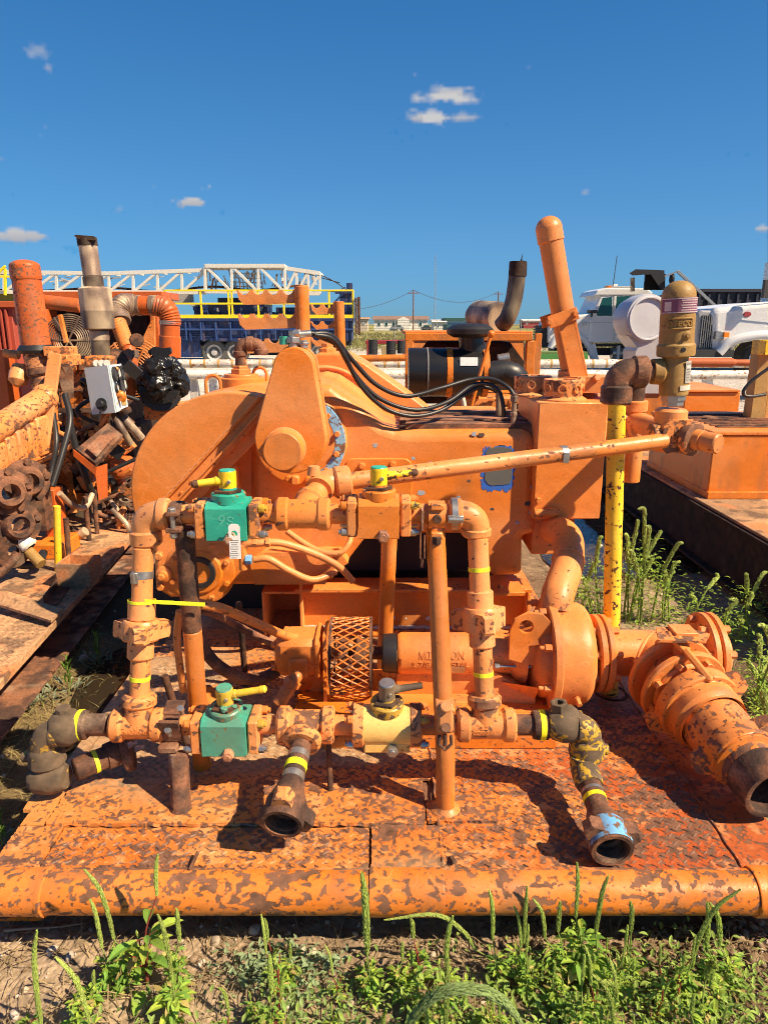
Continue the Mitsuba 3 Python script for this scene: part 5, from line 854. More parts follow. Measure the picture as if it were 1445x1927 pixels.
# dampener, cone and exhaust
a, b = at(68, 655, 4.5), at(45, 492, 4.5); d = unit(b - a); L = np.linalg.norm(b - a); r = sz(26, b)
part(pu, 'dampener', lathe(a, d, [(0, 0), (0, r * 1.05), (L * .80, r), (L * .80, r + .004), (L * .82, r + .006), (L * .84, r + .006)] + [(L * .95 + r * .45 * math.sin(t), (r + .004) * math.cos(t)) for t in np.linspace(.05, math.pi / 2, 8)], 30), mat='m_redorange', wear=.6, fade=.1, label='tall orange cylinder with dark chips and a rounded cap')
part(pu, 'rubber_ring', [lathe(a - d * .03, d, [(0, 0), (0, r * 1.25), (.02, r * 1.35), (.05, r * 1.1), (.06, 0)], 28)], 'm_rubber')
part(pu, 'cone', lathe(a - d * .03, at(92, 765, 4.45) - a, [(0, r * .98), (.14, r * .96), (.15, r * .86), (.26, r * .84), (.40, r * .5), (.5, r * .42), (.5, 0)], 26), wear=.7, fade=.3)
part(pu, 'strap_band', lathe(a + (at(92, 765, 4.45) - a) * .35, at(92, 765, 4.45) - a, [(0, r * .9), (0, r * 1.03), (.04, r * 1.03), (.04, r * .9)], 26), 'm_rust', fade=.6)
ex = [at(163, 447, 5.0), at(174, 520, 5.0), at(178, 543, 5.0), at(186, 618, 5.0), at(192, 690, 5.0)]
part(pu, 'exhaust_stack', [cyl(ex[1], ex[0], sz(17, ex[0]), n=24)], 'm_stack', fade=1.15); part(pu, 'exhaust_stack', cyl(ex[2] - V(0, 0, .01), ex[1], sz(18.5, ex[1]), n=24), 'm_stack', fade=.15)
part(pu, 'rain_cap', [hull([at(x, y, Y) for x, y in ((139, 443), (143, 441), (178, 444), (181, 452), (176, 446), (147, 449)) for Y in (4.94, 5.06)]), lathe(ex[0], unit(ex[0] - ex[1]), [(-.05, sz(17.5, ex[0])), (-.05, sz(18.2, ex[0])), (.0, sz(18.2, ex[0])), (0, 0)], 24)], 'm_rust', fade=-.2)
part(pu, 'muffler', lathe(ex[3], unit(ex[2] - ex[3]), [(-.01, sz(20, ex[3])), (0, sz(29, ex[3])), (np.linalg.norm(ex[2] - ex[3]) * .45, sz(29.3, ex[3]))], 30), 'm_stack', fade=.45); part(pu, 'muffler', lathe(ex[3], unit(ex[2] - ex[3]), [(np.linalg.norm(ex[2] - ex[3]) * .45, sz(29.3, ex[3])), (np.linalg.norm(ex[2] - ex[3]), sz(29.3, ex[3])), (np.linalg.norm(ex[2] - ex[3]) + .012, sz(22, ex[3])), (np.linalg.norm(ex[2] - ex[3]) + .012, 0)], 30), 'm_stack', fade=.95)
part(pu, 'exhaust_pipe', [cyl(ex[4], ex[3], sz(17, ex[3]), n=22)], 'm_stack', fade=.12); part(pu, 'pipe_band', lathe(ex[4] * .3 + ex[3] * .7, Z_, [(0, sz(18, ex[3])), (.06, sz(18, ex[3]))], 22), 'm_stack', fade=.75)
# control box
kb = thing('control_box', 'pale blue grey control box with round gauges, below the exhaust stack', 'control box')
Yk = 4.35; A_, B_, C_ = at(158, 692, Yk), at(202, 687, Yk - .06), at(228, 684, Yk + .30); dn_ = V(.02, 0, -sz(88, A_))
quad = [A_, B_, C_, A_ + (C_ - B_)]; part(kb, 'housing', hull(quad + [q + dn_ for q in quad]), 'm_plain', color=(.56, .64, .68))
nrm = unit(np.cross(C_ - B_, dn_)); nrm = nrm if nrm[0] > 0 else -nrm; fa = lambda u, v: B_ + (C_ - B_) * u + dn_ * v + nrm * .003
part(kb, 'door_edge', beam(B_ + nrm * .002 + (C_ - B_) * .06, B_ + dn_ + nrm * .002 + (C_ - B_) * .06, .012, .006, nrm), 'm_plain', color=(.30, .38, .42))
for i, (u, v, rr_) in enumerate(((.30, .2, .045), (.58, .2, .045), (.84, .2, .045), (.30, .5, .03), (.62, .48, .06), (.88, .46, .04))):
    g = part(kb, 'gauge', lathe(fa(u, v), nrm, [(0, rr_), (.014, rr_), (.016, rr_ * .86), (.010, rr_ * .8), (.010, 0)], 20), 'm_plain', color=(.03, .03, .035)); part(g, 'dial_face', lathe(fa(u, v) + nrm * .0115, nrm, [(0, rr_ * .72), (.001, 0)], 18), 'm_plain', color=(.55, .55, .52) if i % 2 else (.05, .05, .06))
part(kb, 'rust_streak', hull([fa(.5, .68), fa(.9, .64), fa(.85, .92), fa(.55, .9)] + [fa(.5, .68) + nrm * .002, fa(.85, .92) + nrm * .002, fa(.9, .64) + nrm * .002]), 'm_plain', color=(.42, .28, .10))
kk = A_ + (B_ - A_) * .52 + dn_ * .8 + V(0, -.005, 0); part(kb, 'lock_knob', [cyl(kk, kk + V(.0, -.05, .01), .022), lathe(kk, -Y_, [(0, .04), (.006, .036), (.006, 0)], 18), beam(kk + V(0, -.02, -.02), kk + V(-.02, -.025, -.09), .018, .01)], 'm_rubber')
part(kb, 'post', cyl(at(196, 770, 4.6), at(200, 930, 4.6), .03), wear=.5)
part(kb, 'top_bracket', [box(at(190, 680, 4.5), (.16, .12, .07), b=.01)], wear=.7, fade=.2)
for i in range(3): part(kb, 'lamp', cyl(at(181 + i * 10, 683, 4.42), at(181 + i * 10, 683, 4.40), .02), 'm_plain', color=(.5, .46, .4))
# bagged air cleaner
bg = thing('trash_bag', 'shiny crumpled black plastic bag tied over the air cleaner of the left unit', 'plastic bag')
bc = at(302, 706, 5.0); m = trimesh.creation.icosphere(5, 1.0); v = m.vertices; s = sz(39, bc)
def ridge(q, sd): return 1 - np.abs(2 * meshkit.noise(q, sd) - 1)
n_ = meshkit.fbm(v * 1.7 + 4, 2, 2) - .5; cr = ridge(v * V(2.6, 2.6, 1.5) + 3, 5) ** 2 * .16 + ridge(v * V(5.5, 5.5, 3) + 9, 6) ** 3 * .09 + ridge(v * 11, 7) ** 3 * .035
vv = v * (0.93 + n_ * .75 + cr)[:, None] * V(s * 1.05, s * .92, s * .86)
fl_ = np.clip(-v[:, 2] + .05, 0, 1); ang = np.arctan2(v[:, 1], v[:, 0]); vv += np.stack([v[:, 0], v[:, 1], -.35 - .5 * np.sin(ang * 5 + 1) ** 2], 1) * (fl_ * s * .62 * (.45 + .55 * np.sin(ang * 3.5 + .6)))[:, None]
part(bg, 'bag', M(vv + bc, m.faces), 'm_black', smooth=32); part(bg, 'knot', [tb_([(281, 664, 5.0), (293, 657, 5.0), (306, 660, 5.0), (322, 658, 5.0)], 5), hull([at(x, y, Y) for x, y in ((283, 664), (287, 654), (316, 655), (324, 664), (312, 672), (290, 672)) for Y in (4.95, 5.05)])], 'm_black')
fcn = at(300, 735, 4.93); part(bg, 'pleats', [hull([fcn + V(sz(38, fcn) * math.cos(t) * q, -.02, sz(24, fcn) * math.sin(t) * q) + V(0, z, 0) for q in (.15, 1) for t in (t0, t0 + .27) for z in (0, .03)]) for t0 in np.linspace(math.pi * 1.0, math.pi * 2 - .28, 11)], 'm_rubber', smooth=False)
ac = thing('air_cleaner', 'black drum air cleaner half covered by the plastic bag', 'air cleaner'); part(ac, 'drum', cyl(at(302, 735, 4.97), at(306, 738, 5.5), sz(39, fcn), n=30), 'm_rubber'); part(ac, 'stand', bk(272, 765, 345, 790, 5.0, .4), wear=.6)
# pipes and hoses of the unit
ribs = lambda pts, Y_r, r, k=8: (lambda P: tube(P, 0, 20, rs=[Y_r * (1 + .055 * (i % 2)) for i in range(len(P))]))(spline([at(*p) for p in pts], k))
r5 = sz(17.5, at(280, 575, 5.5))
part(pu, 'air_pipe', tube([at(248, 574, 5.5), at(296, 575, 5.5)], r5, 24), mat='m_redorange', wear=.45, fade=.05)
part(pu, 'flex_elbow', tube(spline([at(292, 574, 5.5), at(312, 580, 5.5), at(320, 598, 5.5), at(321, 612, 5.5)], 8), 0, 22, rs=[r5 * 1.04 * (1 + .10 * (i % 2)) for i in range(25)]), mat='m_redorange', wear=.4, fade=.1)
part(pu, 'flex_elbow', tube(spline([at(252, 574, 5.5), at(232, 573, 5.45), at(222, 588, 5.4), at(226, 606, 5.35)], 8), 0, 22, rs=[r5 * 1.08 * (1 + .10 * (i % 2)) for i in range(25)]), 'm_stack', fade=1.0, label='silvery ribbed flexible elbow')
part(pu, 'air_pipe', [cyl(at(320, 672, 5.5), at(320, 606, 5.5), r5 * 1.06, n=24), cyl(at(320, 672, 5.5), at(320, 632, 5.5), r5 * 1.16, n=24)], mat='m_redorange', wear=.1, fade=.05)
part(pu, 'pipe_clamp', [lathe(at(320, 610, 5.5), Z_, [(0, r5), (0, r5 * 1.12), (.03, r5 * 1.12)], 24)], 'm_steel')
for x in (258, 283, 290): part(pu, 'pipe_clamp', lathe(at(x, 574.5, 5.5), X_, [(0, r5), (0, r5 * 1.08), (.025, r5 * 1.08), (.025, r5)], 24), 'm_stack', fade=.6)
part(pu, 'ribbed_hose', tube(spline([at(222, 605, 5.2), at(232, 632, 5.15), at(241, 655, 5.1)], 12), 0, 20, rs=[sz(14, bc) * (1 + .09 * (i % 2)) for i in range(25)]), wear=.4, fade=.5)
part(pu, 'down_pipe', [tb_([(241, 652, 5.1), (246, 680, 5.08), (246, 700, 5.1), (242, 740, 5.2)], 13, 8, 20)], mat='m_redorange', wear=.4, fade=.2); part(pu, 'pipe_clamp', lathe(at(246, 672, 5.09), Z_, [(0, sz(13, bc)), (0, sz(15, bc)), (.05, sz(15, bc)), (.05, sz(13, bc))], 22), 'm_stack', fade=.8)
part(pu, 'turbo_housing', [lathe(at(222, 690, 5.1), unit(V(.2, -1, .2)), [(0, 0), (0, .10), (.05, .12), (.1, .09), (.12, .04), (.12, 0)], 24), cyl(at(256, 640, 5.0), at(258, 640, 4.9), .045)], 'm_rust', fade=.5)
part(pu, 'cross_pipe', [cy(72, 566, 152, 575, 5.6, 13)], mat='m_redorange', wear=.2, fade=.05)
part(pu, 'radiator_shroud', [bk(78, 548, 306, 562, 6.2, .5), bk(78, 560, 100, 690, 6.2, .5), bk(292, 562, 306, 720, 6.2, .5), bk(78, 562, 306, 760, 6.45, .05)], mat='m_redorange', wear=.3, fade=.0)
part(pu, 'radiator_core', bk(100, 562, 292, 760, 6.40, .04), 'm_rust', fade=-.3)
for nm, cx_, cy_, R_, Yq in (('fan_guard', 130, 640, 48, 6.0), ('fan_guard', 250, 700, 62, 5.9)):
    c = at(cx_, cy_, Yq); part(pu, nm, [tube(arc(c, X_, unit(V(0, .2, 1)), sz(R_ * (.35 + .65 * k / 8), c), 0, 360, 40), .006, 5, cap=False) for k in range(9)] + [beam(c + V(0, -.01, 0), c + sz(R_, c) * V(math.cos(t), -.01, math.sin(t)), .014, .008, Y_) for t in np.arange(6) * math.pi / 3], 'm_orange' if cx_ > 200 else 'm_stack', wear=.5, fade=.4)
part(pu, 'shroud_brace', [bars([(113, 592, 125, 645)], 5.9, 8)[0]], wear=.2, fade=.1); part(pu, 'shroud_gusset', prismY(pxz([(290, 590), (292, 700), (262, 650)], 6.1), 6.1, 6.13), wear=.4)
part(pu, 'tank_panel', [bk(-60, 572, 45, 760, 6.8, .6)] + [bk(-60 + i * 9, 582, -56 + i * 9, 760, 6.77, .04) for i in range(11)], 'm_plain', color=(.33, .06, .035)); part(pu, 'tank_rim', bk(-62, 566, 46, 578, 6.76, .6), 'm_plain', color=(.42, .09, .03))
part(pu, 'frame_post', [bk(-8, 658, 22, 780, 4.7, .14)], mat='m_redorange', wear=.2, fade=.05); part(pu, 'frame_post', cy(8, 664, 36, 668, 4.6, 8), wear=.2)
part(pu, 'filter_bowl', [lathe(at(40, 690, 4.5), unit(V(-.1, -.6, -1)), [(0, .05), (.05, .06), (.10, .055), (.13, .02), (.13, 0)], 20)], wear=.3, fade=.6)
part(pu, 'front_brace', [beam(at(104, 665, 4.15), at(80, 838, 4.0), .075, .02, Y_), beam(at(99, 662, 4.2), at(74, 838, 4.05), .015, .06, Y_)], wear=.3, fade=.9)
part(pu, 'top_bracket', [bk(82, 652, 132, 670, 4.4, .12), bk(100, 668, 128, 690, 4.3, .2)], wear=.6, fade=.6)
lvp = at(123, 697, 4.3); part(pu, 'rusty_lever', [prism(Polygon([(-.045, 0), (-.03, .04), (.03, .04), (.045, 0), (.03, -.16), (-.015, -.18)]).difference(Point(0, .005).buffer(.022)), lvp, unit(V(1, .2, 0)), Z_, .02)], 'm_rust', fade=.8)
# bolted fluid end of the left unit
fp0, fp1 = at(-40, 828, 3.55), at(78, 752, 4.05); fd = unit(fp1 - fp0)
part(pu, 'suction_pipe', [cyl(fp0, fp1, .066, n=30), lathe(fp1, fd, [(0, .066), (.02, .076), (.05, .076), (.07, .05), (.07, 0)], 28)], wear=.6, fade=.6)
for i in range(6):
    c = fp0 + (fp1 - fp0) * (.1 + .16 * i) + V(0, -.05, -.10); k = part(pu, 'valve_block', [box(c + V(0, .04, -.08), (.085, .16, .22), b=.012)], wear=.6, fade=.45)
    for dz in (.0, -.075, -.15): part(k, 'stud', [hexp(c + V(-.01, -.045, dz), c + V(-.01, -.10, dz - .005), .021), cyl(c + V(-.01, -.10, dz), c + V(-.01, -.125, dz - .005), .013, n=10)], wear=.45, fade=.8)
for i, (x, y, Y) in enumerate(((12, 925, 3.5), (48, 905, 3.7), (30, 985, 3.55))):
    c = at(x, y, Y); d = unit(V(.75, -.8, .1)); k = part(pu, 'rusty_flange', lathe(c, d, [(0, .06), (0, .112), (.012, .118), (.03, .116), (.036, .085), (.075, .072), (.085, .065), (.085, .045), (0, .04), (0, .06)], 30), 'm_rust', fade=.85 - .1 * i)
    bolts(k, c + d * .03, d, .10, 5, .020, .02, 10, 'm_rust', 0, fade=.5, name='bolt')
part(pu, 'plunger_frame', [bk(50, 880, 90, 1000, 3.9, .1), beam(at(60, 880, 3.85), at(30, 1010, 3.7), .04, .03)], 'm_rust', fade=.5)
part(pu, 'bracket_post', [bk(88, 922, 112, 1010, 4.0, .12)], mat='m_redorange', wear=.35, fade=.0); part(pu, 'bracket_foot', [box2((at(60, 1012, 3.9)[0], 3.85, ZL), (at(122, 1012, 3.9)[0], 4.1, at(90, 1010, 4.0)[2]), .01)], wear=.4, fade=.05)
part(pu, 'access_cover', [hull([at(x, y, Y) for x, y, Y in ((143, 845, 4.1), (203, 796, 4.3), (231, 818, 4.25), (180, 872, 4.05), (143, 851, 4.11), (180, 880, 4.06), (231, 826, 4.26))])], 'm_rust', fade=.7)
part(pu, 'cover_plate', [hull([at(x, y, Y) for x, y, Y in ((163, 843, 4.085), (203, 808, 4.235), (219, 818, 4.2), (182, 860, 4.05), (164, 841, 4.09), (202, 806, 4.24), (218, 816, 4.205), (182, 858, 4.055))])], 'm_rust', fade=1.1)
part(pu, 'cover_frame', [hull([at(x, y, Y) for x, y, Y in ((138, 846, 4.0), (182, 880, 3.98), (180, 895, 3.98), (138, 858, 4.0), (140, 846, 4.06), (182, 880, 4.04), (180, 895, 4.04), (138, 858, 4.06))]), hull([at(x, y, Y) for x, y, Y in ((178, 880, 3.98), (202, 872, 4.1), (203, 935, 4.1), (186, 942, 3.98))])], mat='m_redorange', wear=.3, fade=.05)
sp = at(228, 884, 4.6); part(pu, 'starter_tank', [lathe(sp + V(.0, .12, 0), unit(V(-.25, -1, .1)), [(0, 0), (0, .075), (.12, .078)] + [(.12 + .06 * math.sin(t), .078 * math.cos(t)) for t in np.linspace(.1, 1.57, 6)], 26), cyl(sp + V(.02, -.08, .02), sp + V(.025, -.11, .025), .02)], mat='m_redorange', wear=.12, fade=.25)
for nm, mt, fd_, r_, pts in (('grey_hose', 'm_stack', .95, 8.5, ((222, 770, 4.5), (240, 795, 4.45), (266, 825, 4.5))), ('grey_hose', 'm_stack', .6, 6.5, ((212, 775, 4.45), (228, 805, 4.4), (246, 835, 4.45))), ('black_hose', 'm_rubber', .3, 6, ((122, 742, 4.2), (132, 790, 4.1), (118, 850, 4.0), (98, 915, 3.9))),
                             ('black_hose', 'm_rubber', .3, 5, ((100, 778, 4.1), (106, 830, 4.0), (98, 880, 3.95), (90, 916, 3.9))), ('grey_hose', 'm_stack', .9, 5.5, ((112, 928, 4.0), (135, 950, 4.1), (160, 955, 4.2), (174, 930, 4.3))), ('black_hose', 'm_rubber', .3, 6.5, ((130, 790, 4.3), (145, 850, 4.3), (165, 905, 4.3), (178, 940, 4.4))),
                             ('black_hose', 'm_rubber', .3, 8, ((0, 1048, 3.5), (30, 1062, 3.55), (70, 1060, 3.6), (82, 1040, 3.7))), ('grey_hose', 'm_tan', .3, 10, ((28, 1008, 3.6), (52, 1035, 3.55), (78, 1062, 3.5))), ('brown_pipe', 'm_rust', .6, 9, ((-20, 1090, 3.4), (10, 1070, 3.45), (34, 1040, 3.5)))):
    part(pu, nm, tb_(pts, r_), mt, wear=.2, fade=fd_)
part(pu, 'white_collar', [lathe(at(42, 1015, 3.55), unit(V(.6, -.1, -.6)), [(0, .03), (0, .045), (.05, .045), (.06, .03)], 20)], 'm_plain', color=(.7, .7, .66))
part(pu, 'grease_gun', [cy(128, 1018, 152, 1005, 4.1, 9)], wear=.3, fade=.2); part(pu, 'grease_cap', cy(152, 1005, 162, 999, 4.1, 9.2), 'm_stack', fade=.6)
part(pu, 'chain_sprocket', [lathe(at(20, 1035, 3.5), unit(V(.8, -.6, 0)), [(0, .03), (0, .09), (.03, .09), (.03, .03)], 24)], 'm_rust', fade=.1)
# ================================================================ engine behind the pump
en = thing('engine_unit', 'orange framed engine with black air cleaner drum and bent exhaust, behind the pump', 'engine')
part(en, 'frame', [bk(762, 627, 1002, 641, 5.3, .06), bk(762, 640, 776, 760, 5.3, .06), bk(985, 641, 1001, 775, 5.3, .06), bk(762, 623, 1002, 630, 5.36, 1.1)], wear=.2, fade=.1)
part(en, 'gusset', [prismY(pxz([(776, 641), (804, 641), (776, 678)], 5.31), 5.31, 5.33)], wear=.2); part(en, 'gusset', [prismY(pxz([(985, 641), (958, 641), (985, 678)], 5.31), 5.31, 5.33)], wear=.2)
part(en, 'side_frame', bk(1000, 627, 1012, 775, 6.4, .06), wear=.2); part(en, 'side_frame', bk(762, 640, 770, 775, 6.4, .06), wear=.2)
c0, c1 = at(768, 700, 5.1), at(914, 700, 5.1); R_ = sz(45, c0)
part(en, 'air_cleaner', [lathe(c0, X_, [(0, 0), (0, R_ * .96), (.006, R_), (.12, R_), (.122, R_ * 1.02), (.134, R_ * 1.02), (.136, R_), (c1[0] - c0[0] - .05, R_), (c1[0] - c0[0], R_ * .85), (c1[0] - c0[0], 0)], 40)], 'm_black', label='shiny black horizontal drum')
part(en, 'seam_ring', lathe(c0 + V(.128, 0, 0), X_, [(0, R_ * 1.021), (.004, R_ * 1.024), (.008, R_ * 1.021)], 40), 'm_plain', color=(.2, .2, .2))
for x in (838, 905): part(en, 'strap', lathe(at(x, 700, 5.1), X_, [(0, R_), (0, R_ * 1.025), (.04, R_ * 1.025), (.04, R_)], 40), wear=.4, fade=.0)
lb = part(en, 'label', cyl_patch(at(882, 700, 5.1), X_, R_ * 1.004, .06, 26, 52, 6) if False else M(*(lambda P: (P, [[0, 1, 2], [0, 2, 3]]))([at(866, 672, 5.1 - R_ * .9), at(899, 672, 5.1 - R_ * .9), at(899, 688, 5.1 - R_ * .98), at(866, 688, 5.1 - R_ * .98)])), 'm_plain', smooth=False, color=(.62, .64, .66))
part(en, 'intake', [bend(at(890, 662, 5.1), unit(V(.2, 0, -.2)) * -1, Z_, .06, .09, 6, 20), cy(890, 668, 886, 630, 5.1, 24)], 'm_black')
cpn = at(884, 622, 5.05); part(en, 'intake_cap', lathe(cpn, Z_, [(-.045, 0), (-.045, sz(30, cpn)), (-.02, sz(43, cpn)), (.01, sz(44, cpn)), (.03, sz(38, cpn)), (.045, sz(30, cpn)), (.05, 0)], 34), 'm_rubber', label='flat black mushroom cap')
part(en, 'rubber_elbow', [tube(spline([at(918, 704, 5.0), at(945, 700, 5.0), at(966, 706, 5.0), at(978, 722, 5.05)], 6), 0, 18, rs=[sz(22, at(940, 700, 5)) * (1 + .06 * (i % 2)) for i in range(19)])], 'm_rubber')
part(en, 'coolant_elbow', [cy(936, 676, 958, 672, 5.3, 9)], 'm_steel')
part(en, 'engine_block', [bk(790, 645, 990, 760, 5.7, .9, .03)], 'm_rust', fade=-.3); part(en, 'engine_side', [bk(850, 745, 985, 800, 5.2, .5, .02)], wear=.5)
for i in range(9):
    rr = np.random.default_rng(200 + i); x, y = rr.uniform(915, 985), rr.uniform(730, 775); part(en, 'engine_pipe', tb_([(x, y, 5.15), (x + rr.uniform(-14, 14), y + 12, 5.1), (x + rr.uniform(-20, 20), y + rr.uniform(15, 40), 5.2)], rr.uniform(2, 4.5)), ('m_orange', 'm_rust', 'm_rubber')[i % 3], wear=.4)
part(en, 'throttle_lever', [cy(924, 628, 883, 778, 4.4, 3.4), lathe(at(924, 628, 4.4), Z_, [(.022 * math.sin(t), .022 * math.cos(t)) for t in np.linspace(-1.57, 1.57, 9)], 14)], wear=.25, fade=.0)
part(en, 'white_handle', [tb_([(867, 742, 4.2), (872, 755, 4.2), (876, 780, 4.2)], 4.5)], 'm_plain', color=(.62, .57, .46))
m0 = at(938, 598, 5.7); part(en, 'muffler', [lathe(m0, unit(V(.25, -1, -.05)), [(-.5, 0), (-.5, sz(22, m0)), (-.4, sz(30, m0)), (0, sz(30, m0)), (.05, sz(26, m0)), (.05, 0)], 28)], 'm_stack', fade=.5)
xs = spline([at(944, 612, 5.45), at(955, 598, 5.4), at(965, 570, 5.4), at(971, 535, 5.4), at(975, 492, 5.4)], 8)
part(en, 'exhaust_pipe', tube(xs, sz(15.5, xs[0]), 22), 'm_stack', fade=.08); part(en, 'torn_flap', [hull([at(x, y, 5.38) for x, y in ((977, 500), (984, 476), (981, 498))] + [at(x, y, 5.42) for x, y in ((976, 500), (983, 478))]), hull([at(978, 489, 5.36), at(991, 491, 5.36), at(980, 494, 5.44), at(981, 492, 5.36)]), lathe(xs[-1], Z_, [(-.10, sz(16.5, xs[0])), (-.08, sz(16.5, xs[0])), (0, sz(16, xs[0])), (0, sz(14, xs[0]))], 22)], 'm_rust', fade=-.2)

# ================================================================ unit on the right
rs_ = thing('right_skid', 'dark sided skid with a rusty deck on the right, carrying square orange boxes', 'skid')
ZR = .45
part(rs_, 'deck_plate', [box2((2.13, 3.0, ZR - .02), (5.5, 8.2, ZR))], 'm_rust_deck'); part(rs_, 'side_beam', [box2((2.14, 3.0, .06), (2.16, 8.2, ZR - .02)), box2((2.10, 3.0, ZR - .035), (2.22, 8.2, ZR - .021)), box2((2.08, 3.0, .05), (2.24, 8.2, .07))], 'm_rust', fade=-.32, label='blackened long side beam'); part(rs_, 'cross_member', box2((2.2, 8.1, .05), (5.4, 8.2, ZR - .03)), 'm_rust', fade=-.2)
p = at(1278, 790, 5.0); part(rs_, 'support_leg', [cyl(V(2.28, 6.6, ZR), V(2.28, 6.6, .80), .05), cyl(V(2.28, 6.6, .78), V(2.28, 6.0, .80), .05)], wear=.2)
part(rs_, 'jack_leg', [cy(1190, 920, 1190, 985, 6.3, 11)], wear=.8)
ob_ = thing('orange_box', 'large glossy orange sheet metal box, nearer of two on the right skid', 'equipment box')
part(ob_, 'shell', box2((2.20, 4.72, ZR + .02), (3.3, 5.85, .885), .008), wear=.1, fade=.0); part(ob_, 'plinth', box2((2.195, 4.70, ZR), (3.31, 5.86, ZR + .05)), wear=.25, fade=.0); part(ob_, 'lid', box2((2.19, 4.71, .886), (3.31, 5.86, .91), .004), wear=.3, fade=.4)
part(ob_, 'vent_slat', [box2((2.30, 4.9 + i * .09, .911), (2.9, 4.94 + i * .09, .917)) for i in range(9)], 'm_rust', fade=.6, kind='stuff')
ob2 = thing('orange_box', 'smaller plain orange box farther back on the right skid', 'equipment box')
part(ob2, 'shell', bk(1283, 737, 1388, 790, 6.6, .9, .01), wear=.1, fade=.05); q = at(1283, 737, 6.6); part(ob2, 'lid', box2((q[0] - .01, 6.58, q[2]), (at(1389, 737, 6.6)[0] + .01, 7.55, q[2] + .02)), wear=.2, fade=.4)
tp_ = thing('tan_post', 'tan yellow square post with a looping black cable at the right edge', 'post')
part(tp_, 'post', [bk(1411, 640, 1438, 790, 5.4, .12), bk(1436, 650, 1460, 800, 5.45, .3)], 'm_tan', wear=.25, fade=.9); part(tp_, 'cable', [tb_([(1450, 690, 5.2), (1420, 712, 5.2), (1402, 730, 5.2), (1399, 742, 5.2), (1412, 746, 5.2), (1440, 742, 5.25)], 3.2)], 'm_rubber')
part(tp_, 'relay_box', [bk(1438, 640, 1470, 668, 5.3, .2)], 'm_yellow', wear=.5)
gd = thing('silver_gauge_drum', 'silver painted round drum housing on a square pedestal, behind the relief valve', 'drum housing')
gc_ = at(1212, 600, 6.0); gdir = unit(V(.16, -1, .03)); gr_ = sz(45, gc_)
sil = (.44, .44, .47)
part(gd, 'drum', [lathe(gc_ + Y_ * .14, gdir, [(-.1, 0), (-.1, gr_ * .9), (0, gr_), (.15, gr_), (.17, gr_ * .97), (.175, gr_ * .84), (.16, gr_ * .80), (.165, 0)], 44)], 'm_gloss', color=sil)
part(gd, 'cover_ring', [lathe(gc_ + Y_ * .14, gdir, [(.17, gr_ * .9), (.185, gr_ * .88), (.185, gr_ * .82), (.168, gr_ * .80)], 44)], 'm_gloss', color=(.52, .52, .55))
part(gd, 'pedestal', [prismY(pxz([(1182, 632), (1246, 632), (1240, 655), (1246, 662), (1248, 740), (1196, 740), (1196, 662), (1200, 655)], 5.98), 5.98, 6.3)], 'm_gloss', color=(.44, .42, .44))
part(gd, 'stand', bk(1195, 738, 1250, 800, 6.0, .3), wear=.3)

# ================================================================ pipe rows on white stands, long orange pipe
YP = 11.6
for i, (yy, r, mt) in enumerate(((684, 7.8, 'm_white'), (705, 8.4, 'm_white'))):
    p0, p1 = at(150, yy, YP - .25 * i), at(1700, yy, YP - .25 * i); st = single('white_pipe', ('long white rusted pipe, upper of two lying across the yard', 'long white rusted pipe, lower of two lying across the yard')[i], 'pipe', cyl(p0, p1, sz(r, p0), n=18), mt, wear=.50, fade=.55)
for i in range(60):
    x = 150 + i * 26; p = at(x, 684, YP)
    part('white_pipe', 'rust_band', lathe(p, X_, [(0, sz(7.9, p)), (.001, sz(8.05, p)), (.035, sz(8.05, p)), (.036, sz(7.9, p))], 14), 'm_plain', color=(.46, .27, .085))
for i, x in enumerate((366, 402, 940, 1150, 1292, 1330, 700, 1040)):
    k = thing('pipe_stand', 'white steel stand leg under the long white pipes, ' + ('just right of the plastic bag', 'second right of the plastic bag', 'under the leaning cylinder', 'behind the white truck wheel', 'left of the tan post', 'nearest the tan post', 'behind the crankcase', 'right of the bent exhaust')[i], 'pipe stand'); a = at(x, 712, YP - .1)
    part(k, 'leg', box2((a[0] - .06, YP - .2, 0), (a[0] + .06, YP - .05, a[2])), 'm_white', wear=.4, fade=.3); part(k, 'brace', beam(V(a[0], YP - .12, a[2]), V(a[0] + (.25 if i % 2 else -.25), YP + .5, 0), .06, .06), 'm_white', wear=.4, fade=.3)
single('orange_pipe', 'long straight orange pipe just above the white pipes, left of the air cleaner', 'pipe', cy(560, 676, 775, 673, 10.5, 6.5), wear=.1, fade=.05)
op = thing('orange_pipe', 'orange swaged pipe above the white pipes, right of the relief valve', 'pipe'); part(op, 'barrel', [cy(1290, 682, 1378, 682, 9.5, 8.5), cy(1372, 682, 1384, 682, 9.5, 8.5, r1=6), cy(1382, 682, 1425, 683, 9.5, 6)], 'm_plain', color=(.42, .10, .03))

